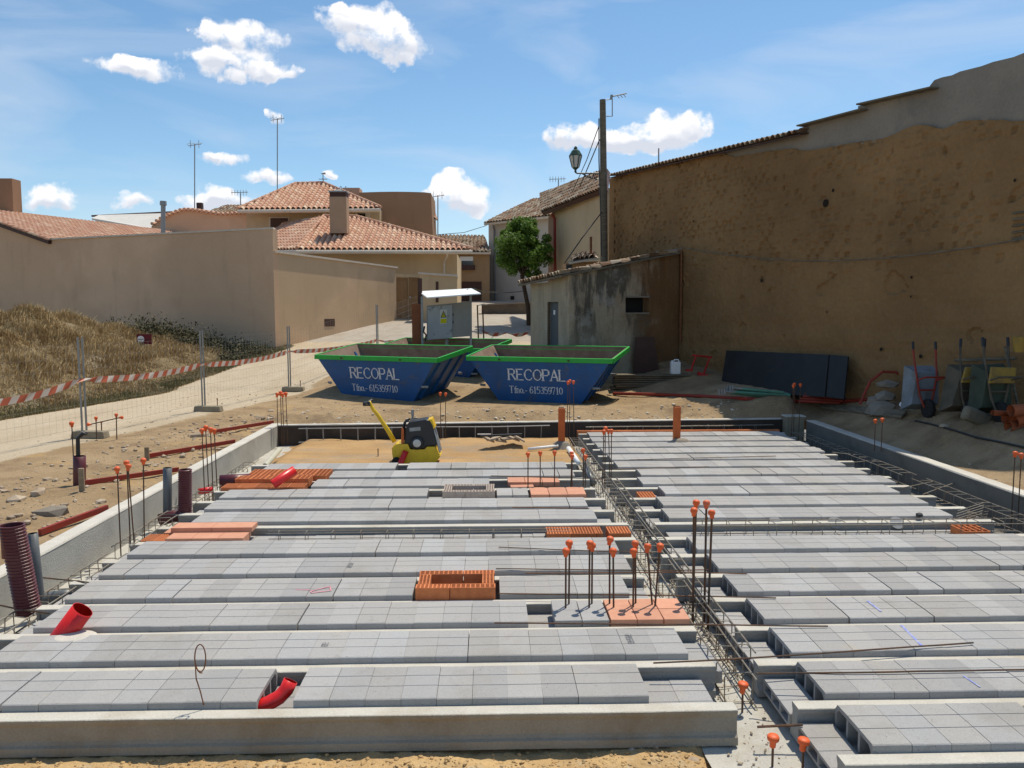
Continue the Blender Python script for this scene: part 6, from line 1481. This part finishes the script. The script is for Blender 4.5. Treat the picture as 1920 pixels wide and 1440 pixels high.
tape('short red and white tape between the thin posts and the stained shed', [P(904, 621, 29.0), P(950, 623.5, 29.4), P(996, 622.5, 29.8)], .13, .19)
for i, px in enumerate((895, 905)):
    bm = BM(); tube(bm, [P(px, 572+i, 29), P(px+3, 668, 29)], .025, 8); tag(meshobj('thin_post', bm, MREB), f'thin dark metal post right of the cabinet, {"left" if i == 0 else "right"} of the two', 'post')
bm = BM(); tube(bm, [P(895, 573, 29), P(905, 570, 29.5), P(913, 571, 30)], .02, 6); tag(meshobj('bent_rail', bm, MGAL), 'thin bent rail topping the two thin posts', 'rail')
# field sign
c = T(271, 650); t = thing('roadside_sign', 'small dark red plate with a white disc on the weedy mound', 'sign', c)
s_ = c.y/CF; zc = P(271, 636, c.y).z
bm = BM(); box(bm, (c.x, c.y, zc), (27*s_, .02, 19*s_)); meshobj('plate', bm, mat('dark_red_plate', (.15, .012, .02, 1), None, 4, .3, .5), t)
bm = BM(); lathe(bm, (c.x-6*s_, c.y-.011, zc), [(6.3*s_, 0), (6.3*s_, .006)], (0, -1, 0), 20); meshobj('disc', bm, MWHT, t)
bm = BM(); box(bm, (c.x-6*s_, c.y-.02, zc), (11*s_, .004, 1.2*s_)); box(bm, (c.x+7.4*s_, c.y-.014, zc-1*s_), (11*s_, .004, 1.1*s_)); meshobj('bars', bm, MDBRN, t)
bm = BM(); tube(bm, [c+Vector((0, .02, -.1)), Vector((c.x, c.y+.02, zc))], .015, 6); meshobj('stake', bm, MWOOD, t)

for i, (px, py, s_, lab) in enumerate([(1185, 1408, .035, 'rounded reddish stone under the right end of the front joist'), (1225, 1402, .05, 'brown stone beside the reddish one under the front joist end'), (1300, 1432, .04, 'small tan stone at the bottom edge near the channel'), (1268, 1405, .03, 'little grey stone under the front joist end')]):
    p = G(px, py, -.27); p.z = fore(p.x, p.y); bm = BM(); stone(bm, (p.x, p.y, p.z-.01), s_, 70+i); tag(meshobj('stone', bm, MSTONE), lab, 'stone')
# ---- left side: red edge boards, stakes, capped frame
def beam(name, label, cat, a, b, wd_, ht, m):
    a, b = Vector(a), Vector(b); bm = BM(); d = b-a; box(bm, (a+b)/2, (d.length, wd_, ht), Matrix((d.normalized(), Vector((-d.y, d.x, 0)).normalized(), d.normalized().cross(Vector((-d.y, d.x, 0)).normalized()))).transposed()); return tag(meshobj(name, bm, m), label, cat)
for i, (a, b, w_) in enumerate([((75, 1006), (201, 960), 'nearest, by the maroon corrugated pipe'), ((156, 912), (334, 887), 'second, starting at the wooden stake'), ((279, 860), (440, 833), 'third, starting at the small stake'), ((405, 813), (512, 796), 'farthest, reaching the wall corner')]):
    A, B = T(*a)+Vector((0, 0, .05)), T(*b)+Vector((0, 0, .06)); beam('edge_rail', f'red steel rail lying outside the left wall, {w_}', 'steel rail', A, B, .045, .07, MREDP)
for (x, y0, y1, lab) in ((154, 878, 922, 'pale wooden stake with a red rail at the maroon tube stub'), (276, 838, 863, 'short wooden stake at the start of the third red rail')):
    p = T(x, y1); h = P(x, y0, p.y).z-p.z; bm = BM(); box(bm, p+Vector((0, 0, h/2)), (.07, .05, h), R(10)); bevel(bm, .005); tag(meshobj('wooden_stake', bm, MWOOD), lab, 'stake')
c = fpt[1]; t = thing('capped_bar_frame', 'small frame of capped steel bars in front of the nearest fence foot', 'rebar', c+Vector((.1, -.3, 0)))
base = c+Vector((.1, -.3, 0))
for j, (px, ptop) in enumerate(((180, 786), (218, 780))):
    p = PZ(px, base.y, base.z); bm = BM(); tube(bm, [p, P(px, ptop, base.y)], .011, 6); b_ = meshobj('upright_bar', bm, MREB, t)
    o = bpy.data.objects.new('safety_cap', CAPME); col.objects.link(o); o.parent = t; o.location = P(px, ptop, base.y)-base
bm = BM(); tube(bm, [P(168, 796, base.y-.02), P(225, 783, base.y-.02)], .011, 6); meshobj('cross_bar', bm, MREB, t)
for px, py, rz in ((168, 796, -1.5), (226, 783, 1.5)):
    o = bpy.data.objects.new('safety_cap', CAPME); col.objects.link(o); o.parent = t; o.location = P(px, py, base.y-.02)-base; o.rotation_euler = (0, rz, 0)
for i, (px, py, s_, lab) in enumerate([(28, 938, .16, 'flat tan stone slab lying near the left picture edge'), (72, 925, .13, 'pale stone beside the flat slab at the left edge'), (190, 940, .11, 'angular stone between the second and nearest red rails'), (95, 962, .16, 'dark grey lump of mortar spilled left of the nearest rail'), (508, 771, .11, 'round stone on the soil left of the left skip'), (373, 818, .15, 'broad flat stone beside the far red rails')]):
    p = T(px, py); bm = BM(); stone(bm, (p.x, p.y, p.z-.03), s_, 50+i); tag(meshobj('stone', bm, MSTONE if 'dark' not in lab else MCON2), lab, 'stone')

# ---- shaded yard along the barn
def lean_panel(label, pts, m, th=.04):
    bm = BM(); pts = [Vector(p) for p in pts]; n = (pts[1]-pts[0]).cross(pts[3]-pts[0]).normalized()
    if n.y > 0: n = -n
    prism(bm, pts, -n*th); return tag(meshobj('black_board', bm, m), label, 'board', None)
MPAN = mat('dark_phenolic_board', (.018, .018, .018, 1), (.028, .027, .025, 1), 1.5, .8, .55, spec=.25, stain=(.06, .055, .05, 1), ssc=2.5, slo=.62, shi=.8)
wo_ = lambda x, y, o_: onwall(WA, WB, x, y, o_)
lean_panel('wide black board leaning against the barn behind the green tubes', [wo_(1350, 732, .75), wo_(1546, 744, .75), wo_(1554, 665, .22), wo_(1362, 657, .22)], MPAN)
lean_panel('narrow black board leaning right of the wide black board', [wo_(1549, 744, .72), wo_(1582, 748, .72), wo_(1590, 668, .2), wo_(1556, 665, .2)], MPAN)
base = T(1415, 748)
for i in range(6):
    dy, dz = (i % 3)*.09, (i//3)*.075; a = P(1368+i*5, 737-i*1.0+(i//3)*-3, base.y+.3-dy); b = P(1468+(i*7) % 17, 747-(i % 3)*3-(i//3)*5, base.y+.1-dy)
    t = thing('scaffold_tube', f'pale green prop tube piled before the black board, {ORD[i]} of six from the back', 'prop tube', (a+b)/2, 'pile of pale green prop tubes')
    bm = BM(); tube(bm, [a, b], .03, 8); meshobj('tube', bm, MGREEN, t); bm = BM(); tube(bm, [a, a+(a-b).normalized()*.25], .022, 6); box(bm, a+(a-b).normalized()*.26, (.03, .13, .13)); meshobj('foot_plate', bm, MGAL, t)
for i in range(6):
    a = P(1497+i*4, 752-i*4.5, base.y-.5+i*.08); b = P(1575+(i*5) % 14, 756-(i % 4)*4, base.y-.8+i*.07)
    bm = BM(); tube(bm, [a, b], .028, 8); tag(meshobj('red_prop', bm, MREDP), f'red steel prop in the heap below the black boards, {ORD[i]} from the front', 'prop', 'heap of red steel props')
bm = BM(); pts = [T(x, y)+Vector((0, 0, .05)) for x, y in ((1150, 741), (1230, 743), (1310, 746), (1400, 752), (1500, 756), (1580, 757), (1640, 752))]; tube(bm, pts, .045, 8); tag(meshobj('long_rail', bm, MREDP), 'long dark red rail lying on the ground along the shaded yard', 'steel rail')
pl0 = T(1160, 731); Lp = (1300-1150)/CF*pl0.y
for i in range(7):
    bm = BM(); c = Vector((P(1222+rnd.uniform(-6, 6), 700, pl0.y).x, pl0.y+.1+rnd.uniform(-.06, .06), pl0.z+.06+i*.062)); box(bm, c, (Lp*rnd.uniform(.93, 1.03), .42, .05), rnd.gauss(0, .015)); bevel(bm, .006)
    tag(meshobj('timber_plank', bm, MWOODG), f'grey timber plank in the stack right of the skips, {ORD[i]} from the bottom', 'plank', 'stack of grey timber planks')
topz = pl0.z+.06+6*.062+.03
c = P(1266, 695, pl0.y); c.z = topz; t = thing('jerrycan', 'white plastic jerrycan standing on the timber stack', 'jerrycan', c); s_ = pl0.y/CF
bm = BM(); box(bm, c+Vector((0, 0, 11.5*s_)), (18*s_, .2, 23*s_)); bevel(bm, .02, 2); meshobj('canister', bm, MWHT, t)
bm = BM(); tube(bm, [c+Vector((-3*s_, 0, 23*s_)), c+Vector((-2*s_, 0, 27*s_)), c+Vector((6*s_, 0, 27*s_)), c+Vector((7*s_, 0, 23*s_))], .018, 6); lathe(bm, c+Vector((-6*s_, 0, 23*s_)), [(.03, 0), (.03, .04)], seg=8); meshobj('handle_and_cap', bm, MWHT, t)
# red hand truck
Yt = pl0.y+.05; t = thing('hand_truck', 'red hand truck leaning on the right end of the timber stack', 'hand truck', T(1315, 735))
tz = lambda x, y, dy=0: P(x, y, Yt+dy)
bm = BM(); tube(bm, [tz(1296, 694), tz(1305, 667), tz(1331, 669), tz(1320, 700)], .03, 8); tube(bm, [tz(1298, 666, .05), tz(1335, 670, .05)], .028, 8); meshobj('frame', bm, MREDP if 0 else mat('bright_red_paint', (.50, .02, .02, 1), None, 4, .4, .5), t)
bm = BM(); box(bm, tz(1318, 703, -.1), (.32, .16, .10), Matrix.Rotation(.3, 3, 'Y')); box(bm, tz(1292, 694, .0), (.2, .1, .05)); meshobj('toe_plate', bm, bpy.data.materials['bright_red_paint'], t)
bm = BM(); lathe(bm, tz(1311, 718, -.15), [(.03, -.03), (.14, -.03), (.15, 0), (.14, .03), (.03, .03)], (1, .3, 0), 16); meshobj('wheel', bm, MRUB, t)
# wheelbarrows standing on their noses
def barrow(px, py, label, mt, mf, wpx=1.0, panel=None, lean=.0):
    b = T(px, py); t = thing('wheelbarrow', label, 'wheelbarrow', b)
    def q(x, y, z): return b+Vector((x+z*lean, y, z))*.84
    bm = BM()
    A = [q(-.30, .12, .28), q(.34, .12, .28), q(.30, .10, 1.02), q(-.22, .10, 1.02)]; B = [q(-.34, .55, .10), q(.40, .55, .10), q(.40, .55, 1.16), q(-.30, .55, 1.16)]
    a = [bm.verts.new(p) for p in A]; c = [bm.verts.new(p) for p in B]; bm.faces.new(a)
    for k in range(4): bm.faces.new((a[k], c[k], c[(k+1) % 4], a[(k+1) % 4]))
    cA = sum(A, Vector())/4; ai = [bm.verts.new(p.lerp(cA, .02)+Vector((0, .015, 0))) for p in A]; ci = [bm.verts.new(p.lerp(sum(B, Vector())/4, .03)) for p in B]
    bm.faces.new(ai[::-1])
    for k in range(4): bm.faces.new((ai[k], ai[(k+1) % 4], ci[(k+1) % 4], ci[k])); bm.faces.new((c[k], ci[k], ci[(k+1) % 4], c[(k+1) % 4]))
    bmesh.ops.recalc_face_normals(bm, faces=bm.faces); meshobj('tray', bm, mt, t)
    bm = BM()
    for s in (-1, 1): tube(bm, [q(s*.07, -.02, .22), q(s*.16, .04, .5), q(s*.24, .06, .95), q(s*.26+.02, .2, 1.3), q(s*.27+.04, .3, 1.62)], .02, 8)
    for s in (-1, 1): tube(bm, [q(s*.22, .05, .85), q(s*.24, -.32, .95)], .018, 8)
    tube(bm, [q(-.24, -.32, .95), q(.24, -.32, .95)], .018, 8); tube(bm, [q(-.2, .04, .62), q(.2, .04, .62)], .018, 8); meshobj('frame', bm, mf, t)
    for s in (-1, 1):
        bm = BM(); tube(bm, [q(s*.27+.035, .28, 1.56), q(s*.27+.05, .34, 1.74)], .026, 8); meshobj('grip', bm, MBLK, t)
    bm = BM(); n0 = q(-.06, -.06, .19); lathe(bm, n0, [(.05, 0), (.16, .0), (.19, .03), (.19, .08), (.16, .11), (.05, .11)], (1, .1, 0), 22); meshobj('wheel', bm, MRUB, t)
    if panel:
        bm = BM(); prism(bm, [q(-.26, .02, .80), q(.28, .02, .80), q(.34, .06, 1.12), q(-.20, .06, 1.14)], (0, -.05, 0)); bevel(bm, .012); meshobj('cover_panel', bm, panel, t)
MYDK = mat('shaded_grimy_yellow', (.34, .22, .04, 1), (.22, .15, .05, 1), 5, .8, .8, stain=(.12, .09, .05, 1), ssc=4, slo=.5, shi=.7)  # yellow darkened to imitate the deep yard shade, with grime stains
MTR1 = mat('pale_blue_tray', (.20, .235, .27, 1), (.14, .15, .16, 1), 3, .7, .5, stain=(.12, .12, .11, 1), ssc=3)
MTR2 = mat('mud_caked_tray', (.06, .055, .04, 1), (.12, .10, .07, 1), 4, .8, .8)
barrow(1737, 781, 'wheelbarrow with pale tray and red frame standing on its nose', MTR1, MREDP)
barrow(1812, 786, 'mud-caked wheelbarrow with a yellow panel, in the middle of the three', MTR2, MTR2, panel=MYDK, lean=.12)
barrow(1872, 790, 'wheelbarrow with a yellow panel and green tray, rightmost of the three', mat('dark_green_tray', (.05, .07, .045, 1), (.03, .04, .03, 1), 3, .7, .7), MTR2, panel=MYDK)
for i, (px, py, s_, lab) in enumerate([(1650, 765, .30, 'largest'), (1658, 738, .26, 'second largest'), (1641, 748, .2, 'leftmost small'), (1664, 716, .2, 'topmost'), (1676, 764, .18, 'rightmost small')]):
    p = T(1652, 772); q = P(px, py, p.y+.1*i-.1); bm = BM(); stone(bm, (q.x, q.y, q.z-.1), s_, 80+i); tag(meshobj('rubble_lump', bm, MCON2), f'{lab} lump of grey rubble heaped against the barn wall', 'rubble lump')
p = T(1652, 772); bm = BM(); tube(bm, [P(1612, 758, p.y+.3), P(1632, 715, p.y+.3), P(1655, 697, p.y+.3), P(1680, 698, p.y+.3), P(1700, 712, p.y+.3), P(1716, 728, p.y+.1)], .03, 6); tag(meshobj('rusty_arch', bm, MREDP), 'rusty red bent bar arching over the rubble heap by the barn', 'bent bar')
bm = BM(); pts = [T(1538, 764), T(1700, 778), T(1690, 789), T(1540, 770)]; prism(bm, [q+Vector((0, 0, .05)) for q in pts], (0, 0, .05)); tag(meshobj('bridge_board', bm, MWOODG), 'long weathered board laid flat across the ground by the right wall corner', 'board')
bm = BM(); pts = [T(x, y)+Vector((0, 0, .02)) for x, y in ((1716, 791), (1745, 797), (1790, 809), (1830, 822), (1880, 832), (1960, 850))]; tube(bm, pts, .02, 6); tag(meshobj('black_hose', bm, MBLK), 'thin black hose snaking over the shaded soil at the right edge', 'hose')
MORPD = mat('dusty_orange_pipe', (.38, .10, .035, 1), (.27, .09, .045, 1), 5, .8, .8)
p = T(1905, 806)
for i, (x0, y0, x1, y1, dz) in enumerate([(1861, 774, 1915, 777, 0), (1885, 784, 1930, 786, 0), (1890, 800, 1945, 796, 0), (1902, 790, 1950, 772, .05), (1895, 770, 1960, 765, .1)]):
    bm = BM(); a, b = P(x0, y0, p.y+.3-.1*i), P(x1, y1, p.y+.35-.1*i); pipe(bm, [a, b], .10 if i else .05, .008, 14); tag(meshobj('orange_pipe', bm, MORPD, smooth=True), f'orange plastic pipe in the heap at the right edge, {ORD[i]} from the back', 'pipe', 'heap of orange plastic pipes')
bm = BM(); q = T(1702, 770); box(bm, q+Vector((0, 0, .08)), (.35, .1, .1), Matrix.Rotation(.4, 3, 'Y')); bevel(bm, .02); tag(meshobj('plaster_scrap', bm, MWHT), 'small pale scrap lying at the foot of the pale wheelbarrow', 'scrap')

bm = BM(); q = T(1836, 800); box(bm, q+Vector((0, .1, .16)), (.62, .16, .26), Matrix.Rotation(.35, 3, 'Y')@Matrix.Rotation(.3, 3, 'Z')); bevel(bm, .06, 3); tag(meshobj('cement_bag', bm, mat('dusty_paper', (.20, .18, .13, 1), (.14, .12, .09, 1), 5, .8, .9)), 'slumped dusty bag lying before the middle wheelbarrow', 'bag')
for i, (x0, y0, x1, y1) in enumerate([(1790, 676, 1905, 672), (1795, 688, 1880, 684), (1885, 650, 1915, 790)]):
    a, b = wo_(x0, y0, .25), wo_(x1, y1, .25 if i < 2 else .5); bm = BM(); tube(bm, [a, b], .03, 6); tag(meshobj('scrap_pole', bm, MWOODG), ['upper grey pole lying level behind the yellow-panelled wheelbarrows', 'lower grey pole lying level behind the yellow-panelled wheelbarrows', 'grey pole leaning on the barn at the right picture edge'][i], 'pole')
p = wo_(1912, 660, .6); bm = BM(); lathe(bm, p, [(.10, 0), (.13, .25), (.135, .27)], seg=14); tag(meshobj('yellow_bucket', bm, MYDK), 'dirty yellow bucket hung by the barn at the right picture edge', 'bucket')
q = T(1770, 800); bm = BM(); stone(bm, (q.x, q.y, q.z), .10, 91); tag(meshobj('stone', bm, MSTONE), 'loose stone between the pale and the middle wheelbarrows', 'stone')

# ---- vegetation: dry grass, green verge, weeds
def blades(name, n, zone, hmin, hmax, cols, label, seed, wdt=.012, spread=.8):
    rr = random.Random(seed); V = []; F = []; k = 0
    while k < n:
        q = zone(rr)
        if q is None: continue
        X, Y, s = q; z = gz(X, Y)-.02; 
        for j in range(5):
            a = rr.random()*6.283; h = rr.uniform(hmin, hmax)*s; x, y = X+rr.gauss(0, .05), Y+rr.gauss(0, .05); l = rr.uniform(.1, spread)*h; w_ = wdt*rr.uniform(.7, 1.3)
            dx, dy = math.cos(a), math.sin(a); nX, nY = -math.sin(a+.9)*w_, math.cos(a+.9)*w_; i = len(V)
            V += [(x-nX, y-nY, z), (x+nX, y+nY, z), (x+dx*l*.4+nX*.7, y+dy*l*.4+nY*.7, z+h*.6), (x+dx*l*.4-nX*.7, y+dy*l*.4-nY*.7, z+h*.6), (x+dx*l, y+dy*l, z+h)]
            F += [(i, i+1, i+2, i+3), (i+3, i+2, i+4)]
        k += 1
    me = bpy.data.meshes.new(name); me.from_pydata(V, [], F); nd = Nodes(name+'_mat')
    c = nd.mix(nd.pos.outputs['Random Per Island'], cols[0], cols[1]); c = nd.mix(nd.step(nd.noise(.9, 4, .6), .45, .62), c, cols[2])
    me.materials.append(nd.fin(c, .8, 0, .1)); o = bpy.data.objects.new(name, me); col.objects.link(o); return tag(o, label, None, None, 'stuff')
def zone_mound(rr):
    X, Y = rr.uniform(-22, -8.8), rr.uniform(15.5, 34.5); e = (Vector((X, Y))-RA).dot(rnv)
    if e < .5 or abs(X/Y) > .68: return None
    m_ = nv(Vector((X*.9, Y*.9, 31)))
    if rr.random() > .66+m_*.8: return None
    return X, Y, (.55+.9*max(0, m_+.2))*(1 if e > 2 else .45)
blades('dry_grass', 24000, zone_mound, .08, .36, [(.60, .45, .24, 1), (.44, .31, .15, 1), (.36, .24, .11, 1)], 'dry straw-coloured grass covering the mound behind the fence', 5)
def zone_verge(rr):
    Y = rr.uniform(14.5, 34); t_ = (Y-RA.y)/rdv.y; X = RA.x+rdv.x*t_-abs(rr.gauss(0, .45))+.1
    return (X, Y, 1) if abs(X/Y) < .68 else None
blades('green_verge', 6000, zone_verge, .04, .13, [(.17, .15, .065, 1), (.24, .20, .09, 1), (.34, .26, .14, 1)], 'low green weeds along the edge of the dirt road', 6, .010)
def weed(c, r_, h, n, label, dark=True, seed=1):
    rr = random.Random(seed); t = thing('weed_bush', label, 'bush', c, 'dark weeds along the render wall'); V = []; F = []
    for i in range(n):
        u = Vector((rr.gauss(0, .34)*r_, rr.gauss(0, .3)*r_, abs(rr.gauss(0, .36))*h)); a = Vector((rr.gauss(0, 1), rr.gauss(0, 1), rr.gauss(0, 1))).normalized(); b = a.orthogonal().normalized(); s = rr.uniform(.03, .07); k = len(V)
        V += [u-a*s, u+b*s*.5, u+a*s, u-b*s*.5]; F.append((k, k+1, k+2, k+3))
    me = bpy.data.meshes.new('foliage'); me.from_pydata(V, [], F); me.materials.append(MWEED); o = bpy.data.objects.new('foliage', me); col.objects.link(o); o.parent = t
    bm = BM()
    for k in range(7): tube(bm, [c, c+Vector((rr.gauss(0, .3)*r_, rr.gauss(0, .2)*r_, h*rr.uniform(.5, 1)))], .012, 4)
    meshobj('stems', bm, MWOODG, t)
nd = Nodes('weed_leaves'); MWEED = nd.fin(nd.mix(nd.pos.outputs['Random Per Island'], (.055, .055, .025, 1), (.12, .10, .05, 1)), .7, 0, .15)
for i, (px, py, Y, r_, h, n, lab) in enumerate([(285, 585, 31.5, 1.5, 1.0, 1500, 'large dark weed bush at the top of the mound'), (345, 600, 32, 1.6, .9, 1300, 'dark spreading weed bush right of the largest one'), (225, 578, 32, .6, .9, 250, 'thin spiky weed left of the large dark bush'), (178, 575, 32.5, .7, .8, 250, 'small weed tuft below the middle of the long wall'), (400, 622, 32, 1.5, .8, 1100, 'dark weeds where the mound slopes down by the wall'), (470, 645, 32, 1.2, .7, 900, 'dark green weed bush at the foot of the wall corner'), (125, 580, 33, .5, .6, 160, 'small weed tuft near the roof corner end of the wall'), (440, 640, 31, 1.0, .5, 600, 'low weed patch left of the wall corner bush')]):
    x = (px-917.5)/CF*Y; weed(Vector((x, Y, gz(x, Y)-.05)), r_, h*.8, n*2, lab, seed=i)
